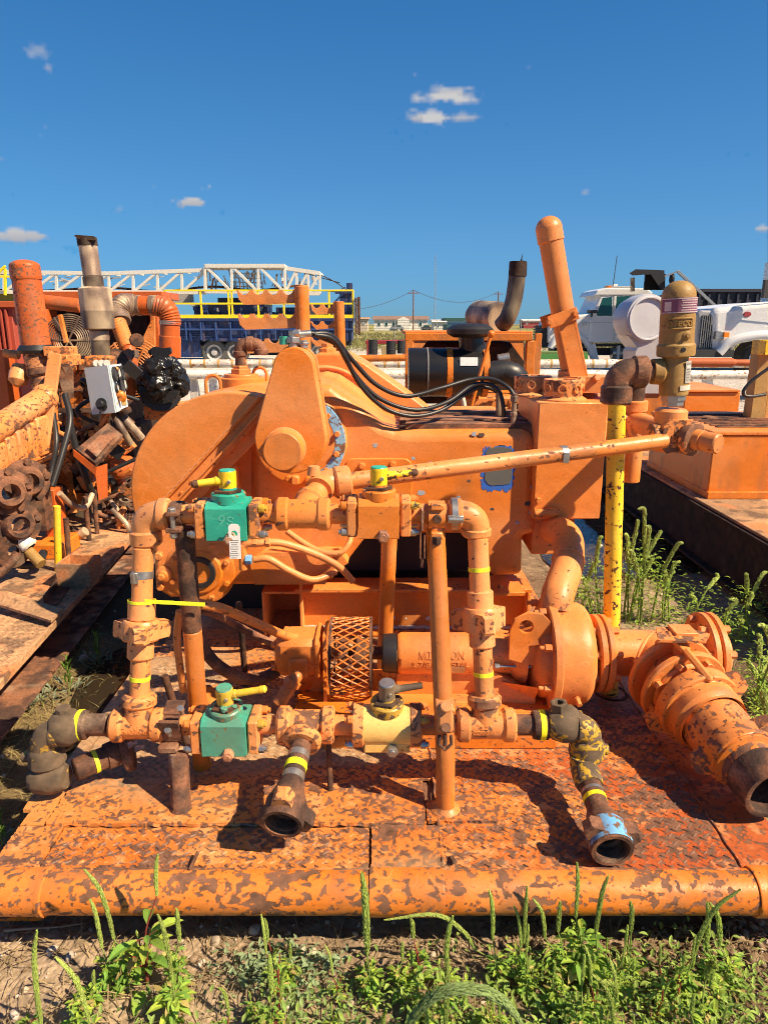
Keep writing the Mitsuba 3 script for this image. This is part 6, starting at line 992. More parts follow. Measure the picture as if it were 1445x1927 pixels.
# ================================================================ drilling rig truck
YT = 32.
NAVY = dict(mat='m_navy', wear=.12, fade=.3); WH = (.58, .57, .52)
rg = thing('rig_truck', 'dark blue rig truck carrying a laid down white lattice mast behind yellow railings', 'rig truck')
part(rg, 'bed_panel', [bk(300, 604, 662, 640, YT, 2.2)], **NAVY)
part(rg, 'deck_edge', [bk(300, 598, 665, 604, YT - .15, 2.4)], **NAVY)
for i in range(15): part(rg, 'bed_rib', bk(308 + i * 24.5, 604, 312 + i * 24.5, 642, YT - .12, .12), **NAVY)
part(rg, 'louvre', [bk(335, 612 + i * 4, 400, 613.6 + i * 4, YT - .06, .06) for i in range(6)] + [bk(540, 612 + i * 4, 640, 613.6 + i * 4, YT - .06, .06) for i in range(6)], kind='stuff', **NAVY)
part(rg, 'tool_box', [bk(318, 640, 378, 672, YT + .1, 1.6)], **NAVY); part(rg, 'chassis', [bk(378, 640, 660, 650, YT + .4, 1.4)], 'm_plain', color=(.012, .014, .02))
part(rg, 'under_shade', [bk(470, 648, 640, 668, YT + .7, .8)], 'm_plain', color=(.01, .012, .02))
for i, x in enumerate((403, 443, 600)):
    c = at(x, 663, YT + .1); w = part(rg, 'wheel', [lathe(c + Y_ * .35, -Y_, [(0, 0), (0, sz(24, c)), (.30, sz(24, c)), (.35, sz(21.5, c)), (.35, sz(15, c)), (.31, sz(14, c)), (.31, 0)], 32)], 'm_plain', color=(.10, .098, .09)); part(w, 'rim', [lathe(c + Y_ * .02, -Y_, [(0, sz(15, c)), (.03, sz(14.5, c)), (-.02, sz(11, c)), (-.04, sz(6, c)), (.02, sz(5.5, c)), (.03, 0)], 26)], 'm_plain', color=(.45, .44, .42))
part(rg, 'fender', [bk(396, 636, 470, 642, YT - .1, .9)], **NAVY)
part(rg, 'machinery', [bk(366, 572, 505, 600, YT + .9, 1.2), bk(520, 578, 560, 600, YT + 1, 1)], **NAVY); part(rg, 'machinery', [bk(410, 560, 470, 574, YT + 1, 1), bk(575, 570, 625, 600, YT + 1, 1)], 'm_plain', color=(.02, .03, .06))
part(rg, 'end_mast', [bk(640, 548, 664, 625, YT + .3, .5), bk(630, 546, 664, 552, YT + .2, .4), bk(652, 532, 663, 550, YT + .3, .3), bk(600, 575, 650, 582, YT + .2, .3)], **NAVY)
for b_ in bars([(600, 600, 645, 552), (610, 640, 650, 600)], YT + .2, 3): part(rg, 'end_brace', b_, **NAVY)
part(rg, 'wood_post', [bk(668, 560, 672, 628, YT - .2, .2), bk(673, 558, 678, 630, YT - .1, .2)], 'm_rust', fade=.3)
RY = (.78, .60, .02)
for b_ in bars([(310, 546, 665, 546), (310, 571, 665, 571)], YT - .1, 3): part(rg, 'hand_rail', b_, 'm_plain', color=RY)
part(rg, 'toe_board', [bk(305, 592, 665, 598.5, YT - .15, .05)], 'm_plain', color=RY)
for x in (311, 378, 430, 436, 485, 533, 618, 663): part(rg, 'rail_post', bk(x, 545, x + 3.5, 598, YT - .12, .05), 'm_plain', color=RY)
# mast lattice
def lattice(parent, x0, x1, ya0, ya1, yb0, yb1, n, Y, w=4.6, zig=1):
    """White truss: chords, verticals, diagonals, near face at Y and far face 1.3 m behind."""
    for Yq, nm in ((Y, 'near'), (Y + 1.4, 'far')):
        part(parent, 'chord', bars([(x0, ya0, x1, ya1)], Yq, w + 2.2)[0], 'm_plain', color=WH); part(parent, 'chord', bars([(x0, yb0, x1, yb1)], Yq, w + 2.2)[0], 'm_plain', color=WH)
        for i in range(n + 1):
            t = i / n; x = x0 + (x1 - x0) * t; a, b = ya0 + (ya1 - ya0) * t, yb0 + (yb1 - yb0) * t
            part(parent, 'upright', bars([(x, a, x, b)], Yq, w)[0], 'm_plain', color=WH)
            if i < n: t2 = (i + 1) / n; x2 = x0 + (x1 - x0) * t2; part(parent, 'diagonal', bars([(x, b, x2, ya0 + (ya1 - ya0) * t2)] if zig else [(x, a, x2, yb0 + (yb1 - yb0) * t2)], Yq, w)[0], 'm_plain', color=WH)
    for i in range(n + 1):
        t = i / n; x = x0 + (x1 - x0) * t; a = ya0 + (ya1 - ya0) * t; part(parent, 'cross_tie', beam(at(x, a, Y), at(x, a, Y) + V(0, 1.4, 0), .08, .08), 'm_plain', color=WH)
lattice(rg, -140, 205, 510, 514, 549, 549, 7, YT + .5); lattice(rg, 205, 388, 514, 508, 549, 550, 4, YT + .5)
lattice(rg, 386, 536, 500, 500, 548, 550, 3, YT + .3, zig=0); lattice(rg, 536, 602, 504, 514, 552, 552, 3, YT + .4)
rr = np.random.default_rng(31)
for i in range(46):                                                     # pipework and gear stowed inside the mast
    x = rr.uniform(392, 598); y = rr.uniform(504, 530); Yq = YT + rr.uniform(.5, 1.6); g = rr.uniform(.2, .7); part(rg, 'mast_gear', bars([(x, y, x + rr.normal(0, 5), y + rr.uniform(12, 26))], Yq, rr.uniform(1.2, 3.2))[0], 'm_plain', color=V(g, g * .97, g * .92) if i % 4 else V(.30, .12, .05))
for i in range(26):
    x = rr.uniform(90, 380); y = rr.uniform(518, 540); part(rg, 'mast_gear', bars([(x, y, x + rr.uniform(-28, 28), y + rr.uniform(-5, 10))], YT + 1.1, rr.uniform(1.2, 2.6))[0], 'm_plain', color=V(.5, .48, .45) * rr.uniform(.3, 1.2))
for i in range(34):
    x = rr.uniform(340, 640); y = rr.uniform(566, 596); part(rg, 'deck_gear', bk(x, y, x + rr.uniform(3, 15), y + rr.uniform(3, 12), YT + rr.uniform(.3, .9), .4), 'm_navy' if i % 3 else 'm_plain', color=V(.05, .06, .09) if i % 2 else V(.3, .3, .3), wear=.2)
for i in range(12): x = 322 + i * 28; part(rg, 'bed_stake', bk(x, 606, x + 2, 640, YT - .2, .06), 'm_plain', color=(.03, .07, .22))
part(rg, 'bed_rail', bk(300, 618, 662, 621, YT - .18, .06), 'm_plain', color=(.03, .07, .22))
part(rg, 'crown_cover', [bk(384, 497, 536, 503, YT + .25, 1.6)], 'm_plain', color=WH)
part(rg, 'cable_bundle', [tube(spline([at(x, y + .9 * k, YT + .9) for x, y in ((-100, 540), (60, 546), (200, 540), (300, 547), (400, 538), (480, 545), (560, 536))], 6), .03, 5) for k in range(3)], 'm_rust', fade=.2, kind='stuff')
part(rg, 'hanging_line', [tube(spline([at(*p) for p in P_], 6), .02, 5) for P_ in (((536, 500, 32.6), (580, 515, 32.5), (640, 532, 32.3)), ((600, 515, 32.5), (630, 530, 32.3), (652, 545, 32.3)), ((600, 545, 32.5), (630, 548, 32.3), (650, 540, 32.3)), ((655, 545, 32.4), (663, 560, 32.2), (676, 580, 32)))], 'm_rust', fade=.0, kind='stuff')
part(rg, 'pulley_mesh', [bars([(x, 512, x + 6, 546)], YT + 1, 2)[0] for x in range(440, 490, 7)] + bars([(436, y, 492, y + 2) for y in range(514, 546, 8)], YT + 1, 2), 'm_plain', color=(.4, .38, .35), kind='stuff')
part(rg, 'platform_underside', [bk(300, 553, 360, 571, YT + 1.4, .5)], 'm_plain', color=(.3, .3, .3)); part(rg, 'front_cab', [bk(-120, 552, 60, 650, YT + .6, 2)], 'm_plain', color=(.16, .13, .02)); 
for x0, x1 in ((-20, 60),):
    for b_ in bars([(-40, 548, 10, 500), (10, 555, 10, 505), (-40, 520, 20, 520)], YT + .1, 4): part(rg, 'yellow_brace', b_, 'm_plain', color=RY)

# ================================================================ white tractor truck and dump truck
def wheel(k, px, py, r, Y, hub=(.5, .5, .48)):
    c = at(px, py, Y); w = part(k, 'wheel', [lathe(c + Y_ * .4, -Y_, [(0, 0), (0, sz(r, c)), (.34, sz(r, c)), (.4, sz(r * .88, c)), (.4, sz(r * .6, c)), (.34, sz(r * .56, c)), (.34, 0)], 32)], 'm_plain', color=(.02, .02, .022)); part(w, 'rim', [lathe(c + Y_ * .05, -Y_, [(0, sz(r * .6, c)), (.03, sz(r * .56, c)), (-.02, sz(r * .4, c)), (-.02, sz(r * .25, c)), (.04, sz(r * .2, c)), (.05, 0)], 26)], 'm_gloss', color=hub)
TW = (.58, .59, .60); Y1 = 28.
wt = thing('white_truck', 'white day cab truck in side view, right of the leaning orange cylinder', 'truck')
part(wt, 'cab', slab(pxz([(1110, 600), (1130, 556), (1136, 551), (1215, 550), (1226, 556), (1226, 645), (1108, 645)], Y1), Y1, Y1 + 2.1, .06), 'm_gloss', color=TW)
part(wt, 'roof', slab(pxz([(1118, 556), (1124, 546), (1140, 541), (1218, 542), (1228, 550), (1228, 556)], Y1 - .04), Y1 - .04, Y1 + 2.14, .05), 'm_gloss', color=TW)
part(wt, 'bonnet', slab(pxz([(1032, 612), (1040, 600), (1062, 594), (1112, 590), (1112, 640), (1090, 632), (1078, 622), (1062, 620), (1046, 630), (1032, 645)], Y1 + .1), Y1 + .1, Y1 + 2.0, .08), 'm_gloss', color=TW)
part(wt, 'fender', tube(spline([at(1036, 655, Y1 + .2), at(1046, 632, Y1 + .2), at(1066, 622, Y1 + .2), at(1090, 630, Y1 + .2), at(1108, 650, Y1 + .2), at(1118, 675, Y1 + .2)], 6), .14, 10), 'm_gloss', color=TW)
part(wt, 'grille', [bk(1020, 612, 1033, 654, Y1 + .3, 1.5)] + [bk(1018, 614 + i * 5, 1020.5, 616.5 + i * 5, Y1 + .3, 1.5) for i in range(8)], 'm_plain', color=(.02, .02, .022))
g1 = part(wt, 'side_window', slab(pxz([(1122, 594), (1134, 560), (1152, 558), (1152, 594)], Y1 - .012), Y1 - .012, Y1 + .03, .01), 'm_glass'); g2 = part(wt, 'side_window', slab(pxz([(1158, 594), (1158, 558), (1186, 557), (1186, 594)], Y1 - .012), Y1 - .012, Y1 + .03, .01), 'm_glass')
part(wt, 'door_seam', bars([(1155, 553, 1155, 642), (1196, 553, 1196, 642), (1110, 606, 1226, 606)], Y1 - .01, .8), 'm_plain', color=(.3, .3, .31), kind='stuff')
part(wt, 'mirror', [bk(1106, 583, 1124, 589, Y1 - .35, .15), bk(1112, 588, 1115, 596, Y1 - .3, .1)], 'm_plain', color=(.03, .03, .03))
part(wt, 'door_handle', bk(1188, 610, 1194, 613, Y1 - .05, .05), 'm_steel'); part(wt, 'bonnet_latch', bk(1096, 606, 1104, 612, Y1 + .02, .1), 'm_steel'); part(wt, 'headlamp', lathe(at(1040, 622, Y1 + .15), unit(V(-.8, -.6, 0)), [(0, .12), (.05, .12), (.07, .09), (.07, 0)], 18), 'm_steel'); part(wt, 'fuel_tank', cy(1150, 664, 1198, 664, Y1 + .3, 11), 'm_steel'); part(wt, 'door_pillar', bk(1153, 556, 1157, 598, Y1 - .016, .02), 'm_gloss', color=TW)
part(wt, 'horn', [cy(1150, 540, 1188, 540, Y1 + .6, 2)], 'm_steel'); part(wt, 'marker_lamp', [bk(1141, 537, 1150, 541.5, Y1 + .3, .3)], 'm_gloss', color=(.6, .18, .02)); part(wt, 'beacon', [bk(1154, 534, 1162, 541, Y1 + .8, .3)], 'm_plain', color=(.7, .7, .68))
part(wt, 'aerial', [cy(1153, 540, 1161, 481, Y1 + .2, .7)], 'm_plain', color=(.05, .05, .05))
em = part(wt, 'door_emblem', [tube(arc(at(1172, 613, Y1 - .004), X_, Z_, sz(9, at(1172, 613, Y1)), 0, 360, 30), .012, 5, cap=False), tube(arc(at(1172, 611, Y1 - .004), X_, Z_, sz(5, at(1172, 613, Y1)), -60, 240, 20), .012, 5, cap=False)], 'm_plain', color=(.45, .46, .48)); tl_ = at(1158, 632, Y1 - .006); part(wt, 'door_lettering', [text('LIGHT CRANE', .09, tl_, X_, Z_, .004)], 'm_plain', color=(.40, .41, .43))
part(wt, 'chassis', [bk(1040, 655, 1260, 668, Y1 + .6, .9), bk(1120, 646, 1205, 652, Y1 + .1, .4), bk(1162, 650, 1205, 676, Y1 + .2, .6)], 'm_plain', color=(.02, .02, .022)); part(wt, 'step', bk(1160, 650, 1164, 690, Y1, .3), 'm_gloss', color=(.5, .5, .5))
part(wt, 'mud_flap', [hull([at(x, y, Y) for x, y in ((1112, 648), (1120, 646), (1130, 690), (1120, 692)) for Y in (Y1 + .05, Y1 + .3)])], 'm_gloss', color=(.55, .56, .58))
wheel(wt, 1076, 662, 26, Y1 + .15); wheel(wt, 1236, 662, 26, Y1 + .15)
gt = thing('green_trailer', 'low green steel trailer beam beside the white truck', 'trailer'); part(gt, 'beam', [bk(965, 666, 1106, 681, 24., 1.0)], 'm_plain', color=(.06, .20, .05)); part(gt, 'top_plate', bk(965, 662, 1106, 666, 24.02, 1.), 'm_plain', color=(.10, .16, .05))
dt = thing('dump_truck', 'dump truck with a black tipper bed and cab shield, behind the relief valve', 'truck')
Y2 = 24.
part(dt, 'bed', slab(pxz([(1250, 560), (1292, 549), (1470, 545), (1520, 545), (1520, 640), (1250, 640)], Y2 + 1.4), Y2 + 1.4, Y2 + 3.6, .03), 'm_plain', color=(.015, .018, .03))
for i in range(9): part(dt, 'bed_rib', bk(1310 + i * 18, 552, 1314 + i * 18, 600, Y2 + 1.32, .08), 'm_plain', color=(.02, .025, .045))
part(dt, 'bed_rail', bk(1290, 543, 1520, 549, Y2 + 1.28, .15), 'm_plain', color=(.02, .024, .04))
part(dt, 'cab_shield', [hull([at(x, y, Y) for x, y in ((1184, 514), (1196, 506), (1250, 508), (1250, 514), (1190, 518)) for Y in (Y2 + 1.4, Y2 + 3.4)]), hull([at(x, y, Y2 + 1.4) for x, y in ((1222, 512), (1250, 508), (1252, 545), (1244, 545))] + [at(x, y, Y2 + 3.4) for x, y in ((1222, 512), (1250, 508), (1252, 545), (1244, 545))]), bk(1212, 515, 1250, 545, Y2 + 3.3, .1)], 'm_plain', color=(.014, .015, .02))
part(dt, 'tarp_arm', [bars([(1275, 510, 1348, 578)], Y2 + 1.1, 5)[0], bars([(1250, 520, 1278, 509)], Y2 + 1.1, 3)[0]], 'm_steel', fade=.8); part(dt, 'tarp_roller', [cy(1262, 524, 1266, 524, Y2 + 1.2, 9)], 'm_plain', color=(.02, .02, .03))
part(dt, 'exhaust', [cy(1190, 548, 1190, 522, Y2 + 2.2, 4)], 'm_stack', fade=.6)
wh2 = thing('white_truck', 'white truck bonnet with a tall black grille and rounded wheel arch', 'truck'); Y3 = 15.
hood = slab(pxz([(1340, 590), (1346, 580), (1390, 572), (1445, 567), (1530, 563), (1530, 640), (1470, 632), (1430, 632), (1400, 642), (1378, 660), (1340, 660)], Y3), Y3, Y3 + 2.0, .12)
part(wh2, 'bonnet', hood, 'm_gloss', color=TW)
part(wh2, 'grille_shell', slab(pxz([(1312, 590), (1320, 583), (1344, 584), (1345, 662), (1310, 660)], Y3 + .1), Y3 + .1, Y3 + 1.9, .05), 'm_gloss', color=(.30, .30, .31))
gk = part(wh2, 'grille', [bk(1315, 593, 1339, 655, Y3 + .06, .06)], 'm_plain', color=(.02, .02, .02)); 
for i in range(6): part(gk, 'grille_bar', bk(1316 + i * 4, 594, 1317.4 + i * 4, 654, Y3 + .04, .05), 'm_steel')
part(wh2, 'arch', tube(spline([at(1352, 664, Y3 - .05), at(1372, 644, Y3 - .08), at(1405, 634, Y3 - .1), at(1445, 631, Y3 - .1), at(1490, 640, Y3 - .08), at(1520, 660, Y3 - .05)], 7), .10, 10), 'm_gloss', color=TW)
part(wh2, 'indicator', [bk(1362, 625, 1372, 634, Y3 - .12, .1)], 'm_gloss', color=(.75, .20, .01)); part(wh2, 'headlamp', [bk(1346, 623, 1362, 638, Y3 - .08, .15)], 'm_steel')
part(wh2, 'badge', [lathe(at(1406, 591, Y3 - .005), -Y_, [(0, .001), (0, sz(5, at(1406, 591, Y3))), (.012, sz(4.5, at(1406, 591, Y3))), (.012, 0)], 20).apply_transform(trimesh.transformations.scale_matrix(1.55, at(1406, 591, Y3), X_))], 'm_plain', color=(.25, .04, .05))
part(wh2, 'bumper', [bk(1302, 658, 1380, 672, Y3 - .1, 2.2)], 'm_plain', color=(.03, .03, .032)); wheel(wh2, 1430, 676, 36, Y3 + .1, (.6, .6, .6)); part(wh2, 'cab', [bk(1500, 480, 1560, 660, Y3 + .2, 1.8)], 'm_gloss', color=TW)
part(wh2, 'mirror', [bk(1436, 526, 1450, 560, Y3 - .3, .1)], 'm_plain', color=(.05, .05, .05)); part(wh2, 'mirror_arm', bars([(1440, 524, 1520, 520), (1440, 562, 1520, 570)], Y3 - .2, 1.6), 'm_steel', kind='stuff')

# ================================================================ far yard: drums, houses, poles, fences
for i, (x, y, w, h) in enumerate(((702, 640, 17, 27), (736, 642, 18, 26), (755, 641, 15, 24))):
    c = at(x, y + h, 30.); k = thing('black_drum', ('black drum, leftmost of the barrels beyond the pipes', 'black drum, middle of the barrels beyond the pipes', 'black drum, rightmost of the barrels beyond the pipes')[i], 'drum'); part(k, 'barrel', [lathe(c, Z_, [(0, sz(w / 2, c)), (.2, sz(w / 2, c)), (.22, sz(w / 2 + .8, c)), (.24, sz(w / 2, c)), (sz(h, c), sz(w / 2, c)), (sz(h, c), 0)], 20)], 'm_plain', color=(.02, .021, .024))
single('red_trailer', 'low dark red trailer bed behind the black drums', 'trailer', [bk(688, 641, 765, 647, 34, 2), bk(690, 647, 694, 668, 34, .3), bk(758, 647, 762, 668, 34, .3)], 'm_plain', color=(.22, .025, .03))
single('tan_crate', 'small tan crate between the black drums', 'crate', bk(718, 650, 728, 668, 30.5, .6), 'm_plain', color=(.36, .28, .15))
ct_ = thing('green_container', 'dark green topped container with a tarpaulin, beyond the engine cap', 'container'); part(ct_, 'top_rail', [bk(838, 598, 912, 603, 40, 3)], 'm_plain', color=(.03, .09, .08)); part(ct_, 'tarp', [bk(848, 600, 908, 612, 40.2, 2.5)], 'm_plain', color=(.22, .42, .52)); part(ct_, 'wall', [bk(840, 610, 910, 650, 40.1, 2.8)], 'm_plain', color=(.04, .10, .09))
def house(name, label, x0, y0, x1, y1, Y, wall, roofc, roof_h, wins, cat_='house', door=None, gable=None, solar=False):
    k = thing(name, label, cat_); p, q = at(x0, y1, Y), at(x1, y0, Y); D = 9.
    part(k, 'wall', box2((p[0], Y, 0), (q[0], Y + D, q[2])), 'm_plain', color=wall); e = .5; zr_ = q[2] + sz(roof_h, q)
    pts = [(p[0] - e, Y - e, q[2]), (q[0] + e, Y - e, q[2]), (q[0] + e, Y + D + e, q[2]), (p[0] - e, Y + D + e, q[2]), (p[0] - e, Y + D / 2, zr_), (q[0] + e, Y + D / 2, zr_)]
    part(k, 'roof', hull(pts), 'm_plain', 20, color=roofc)
    if gable: a, b = at(gable[0], y0, Y), at(gable[1], y0, Y); g = part(k, 'porch', prismY([(a[0], 0), (b[0], 0), (b[0], a[2]), ((a[0] + b[0]) / 2, a[2] + sz(roof_h * .8, a)), (a[0], a[2])], Y - 1.2, Y + 2), 'm_plain', color=wall)
    for i, (wx, wy, ww, wh) in enumerate(wins):
        f_ = part(k, 'window', bk(wx, wy, wx + ww, wy + wh, Y - .1, .12), 'm_plain', color=(.75, .75, .73)); part(f_, 'pane', bk(wx + .6, wy + .6, wx + ww - .6, wy + wh - .6, Y - .13, .04), 'm_glass')
    return k
house('white_house', 'long white house with a brown roof and small gable porch on the horizon', 704, 601, 805, 622, 200., (.70, .69, .64), (.20, .13, .10), 7, [(710, 606, 6, 8), (724, 606, 6, 8), (738, 606, 6, 8), (766, 606, 6, 8), (788, 606, 6, 8)], gable=(748, 770))
house('white_shed', 'small white shed with a pale roof right of the long house', 816, 606, 840, 622, 190., (.66, .65, .58), (.55, .54, .5), 5, [(822, 611, 4, 5)], 'shed')
house('beige_shed', 'small beige shed right of the blue rig, left of the long house', 678, 600, 692, 620, 180., (.5, .42, .33), (.3, .2, .14), 4, [(682, 607, 4, 5)], 'shed')
house('red_barn', 'low dark red barn with a pale roof far behind the exhaust pipe', 985, 604, 1022, 613, 320., (.30, .05, .05), (.45, .47, .46), 4, [(990, 607, 3, 3)], 'barn')
house('grey_shed', 'tiny grey metal shed at the far left of the horizon behind the mast', 668, 604, 679, 618, 220., (.5, .5, .5), (.4, .4, .4), 3, [(672, 609, 3, 4)], 'shed')
house('teal_shed', 'long low shed with a teal roof far off beside the leaning cylinder', 1000, 606, 1030, 612, 360., (.5, .5, .46), (.08, .22, .2), 3, [(1008, 608, 3, 3)], 'shed')
def car(name, label, x, y, w, Y, c):
    k = thing(name, label, 'car'); p = at(x, y, Y); L = sz(w, p)
    part(k, 'body', slab([(p[0], .35), (p[0] + L, .35), (p[0] + L, .9), (p[0] + L * .86, 1.0), (p[0] + L * .72, 1.5), (p[0] + L * .36, 1.5), (p[0] + L * .22, 1.0), (p[0], .85)], Y, Y + 1.8, .08), 'm_gloss', color=c)
    part(k, 'window', slab([(p[0] + L * .30, 1.02), (p[0] + L * .78, 1.02), (p[0] + L * .69, 1.42), (p[0] + L * .38, 1.42)], Y - .02, Y + .1, .01), 'm_glass')
    for t in (.2, .8): part(k, 'wheel', lathe(V(p[0] + L * t, Y + .3, .33), -Y_, [(0, 0), (0, .33), (.3, .33), (.3, 0)], 18), 'm_plain', color=(.02, .02, .02))
car('parked_car', 'grey parked car in front of the long white house', 738, 622, 22, 185., (.25, .26, .28)); car('parked_car', 'dark parked car at the right end of the long white house', 792, 622, 20, 186., (.06, .065, .08))
def pole(label, x, ytop, Y, r=.13, arm=True):
    k = thing('power_pole', label, 'power pole'); p = at(x, ytop, Y); part(k, 'pole', cyl(V(p[0], Y, 0), p, r, r * .7, 10), 'm_rust', fade=1.3)
    if arm: part(k, 'cross_arm', box(p + V(0, 0, -.5), (1.8, .12, .14)), 'm_rust', fade=1.3)
    return p
w0 = pole('wooden power pole standing before the long white house', 778, 545, 120.); w1 = pole('shorter wooden power pole beside the bent exhaust pipe', 938, 548, 150., .16)
for lab, a, b, s in (('overhead wire from the left pole away to the rig', at(520, 560, 90.), w0, 2.2), ('overhead wire slung between the two power poles', w0, w1, 2.0)):
    pts = [a * (1 - t) + b * t - V(0, 0, 4 * s * t * (1 - t)) for t in np.linspace(0, 1, 24)]; single('overhead_wire', lab, 'wire', tube(pts, .035, 5), 'm_plain', color=(.05, .05, .05))
mp = at(820, 480, 260.); mk = thing('radio_mast', 'very tall thin lattice radio mast rising above the horizon', 'radio mast'); part(mk, 'leg', [cyl(V(mp[0] + .35 * math.cos(a), 260 + .35 * math.sin(a), 0), mp + V(.2 * math.cos(a), .2 * math.sin(a), 0), .045, n=6) for a in (0, 2.1, 4.2)], 'm_plain', color=(.35, .33, .33), kind='stuff'); part(mk, 'lacing', [beam(V(mp[0] - .3, 260, z), V(mp[0] + .3, 260, z + .6), .04, .04) for z in np.arange(0, mp[2], .9)], 'm_plain', color=(.4, .36, .36), kind='stuff')
fn = thing('wire_fence', 'chain link fence line with steel posts across the grass behind the yard', 'fence')
for i in range(46): x = -75 + i * 4.; part(fn, 'post', cyl(V(x, 70, 0), V(x, 70, 2.0), .04, n=6), 'm_plain', color=(.3, .3, .28))
part(fn, 'wire', [tube([V(-75, 70, z), V(105, 70, z)], .018, 4) for z in (.3, .6, .9, 1.2, 1.5, 1.8, 1.98)], 'm_plain', color=(.34, .34, .31), kind='stuff')
struct('puddle', M(*(lambda P: (np.vstack([[V(1.95, 5.7, .012)], P]), [[0, i + 1, (i + 1) % len(P) + 1] for i in range(len(P))]))([V(1.95 + 1.1 * math.cos(t) * (1 + .25 * math.sin(3 * t + 1)), 5.7 + 1.3 * math.sin(t) * (1 + .2 * math.sin(2 * t)), .012) for t in np.linspace(0, 2 * math.pi, 60)[:-1]])), 'm_water', smooth=False)
struct('puddle', M(*(lambda P: (np.vstack([[V(-1.25, 3.0, .014)], P]), [[0, i + 1, (i + 1) % len(P) + 1] for i in range(len(P))]))([V(-1.22 + .17 * math.cos(t) * (1 + .2 * math.sin(3 * t)), 2.95 + .55 * math.sin(t) * (1 + .2 * math.sin(2 * t)), .014) for t in np.linspace(0, 2 * math.pi, 60)[:-1]])), 'm_water', smooth=False)
# ================================================================ weeds, grass, stones
LEAF, LEAFY, SEED, STEMR, STEMG = V(.21, .40, .075), V(.46, .58, .09), V(.50, .62, .15), V(.34, .08, .06), V(.32, .42, .11)
DEAD = V(.52, .42, .16)
def leaf(p, d, L, w, rr, droop=.5):
    """Blade of 4 x 2 quads, folded along its midrib and curving down."""
    d = unit(d); s = unit(np.cross(d, Z_)); n = np.cross(s, d); v, f = [], []
    for i, (t, q) in enumerate(((0, .06), (.22, .72), (.48, 1.), (.75, .66), (1, .03))):
        c = p + d * L * t + n * (L * (.28 * t - droop * t * t)); v += [c - s * w * q * .5 + n * w * q * .20, c, c + s * w * q * .5 + n * w * q * .20]
        if i:
            A = i * 3 - 3
            for k in (0, 1): f += [[A + k, A + k + 1, A + k + 4], [A + k, A + k + 4, A + k + 3]]
    return np.array(v), np.array(f)
class Bag:
    def __init__(s): s.v, s.f, s.c, s.n = [], [], [], 0
    def add(s, v, f, c): s.v.append(v); s.f.append(np.asarray(f) + s.n); s.c.append(np.tile(c, (len(v), 1))); s.n += len(v)
    def done(s): return M(np.vstack(s.v), np.vstack(s.f)), np.vstack(s.c)
def spike(bag, pts, r, rr, col, dens=1.0):
    """Flower spike: a bumpy core with many small bracts standing off it."""
    P = spline(pts, 6); L = np.linalg.norm(np.diff(P, axis=0), axis=1).sum(); k = len(P)
    m = tube(P, 0, 7, rs=[r * .50 * math.sin(math.pi * min(1, .18 + .82 * i / k)) ** .6 + .0008 for i in range(k)]); bag.add(m.vertices, m.faces, col * .8)
    for _ in range(int(L / r * 34 * dens)):
        t = rr.uniform(0, k - 1.001); i = int(t); c = P[i] + (P[i + 1] - P[i]) * (t - i); ax = unit(P[i + 1] - P[i]); u, w, _d = frame(ax); a = rr.uniform(0, 6.283); e = math.cos(a) * u + math.sin(a) * w
        q = r * (math.sin(math.pi * min(1, .2 + .8 * t / k)) ** .5) * rr.uniform(.65, 1.45); tip = c + e * q + ax * q * .9; b = c + e * q * .35; s = np.cross(e, ax) * r * .30
        bag.add(np.array([b + s, b - s, tip + s * .5, tip - s * .5, c + e * q * .9 - ax * r * .1]), [[0, 1, 4], [4, 2, 0], [4, 1, 3], [4, 3, 2]], col * rr.uniform(.7, 1.35) + rr.uniform(0, .05))
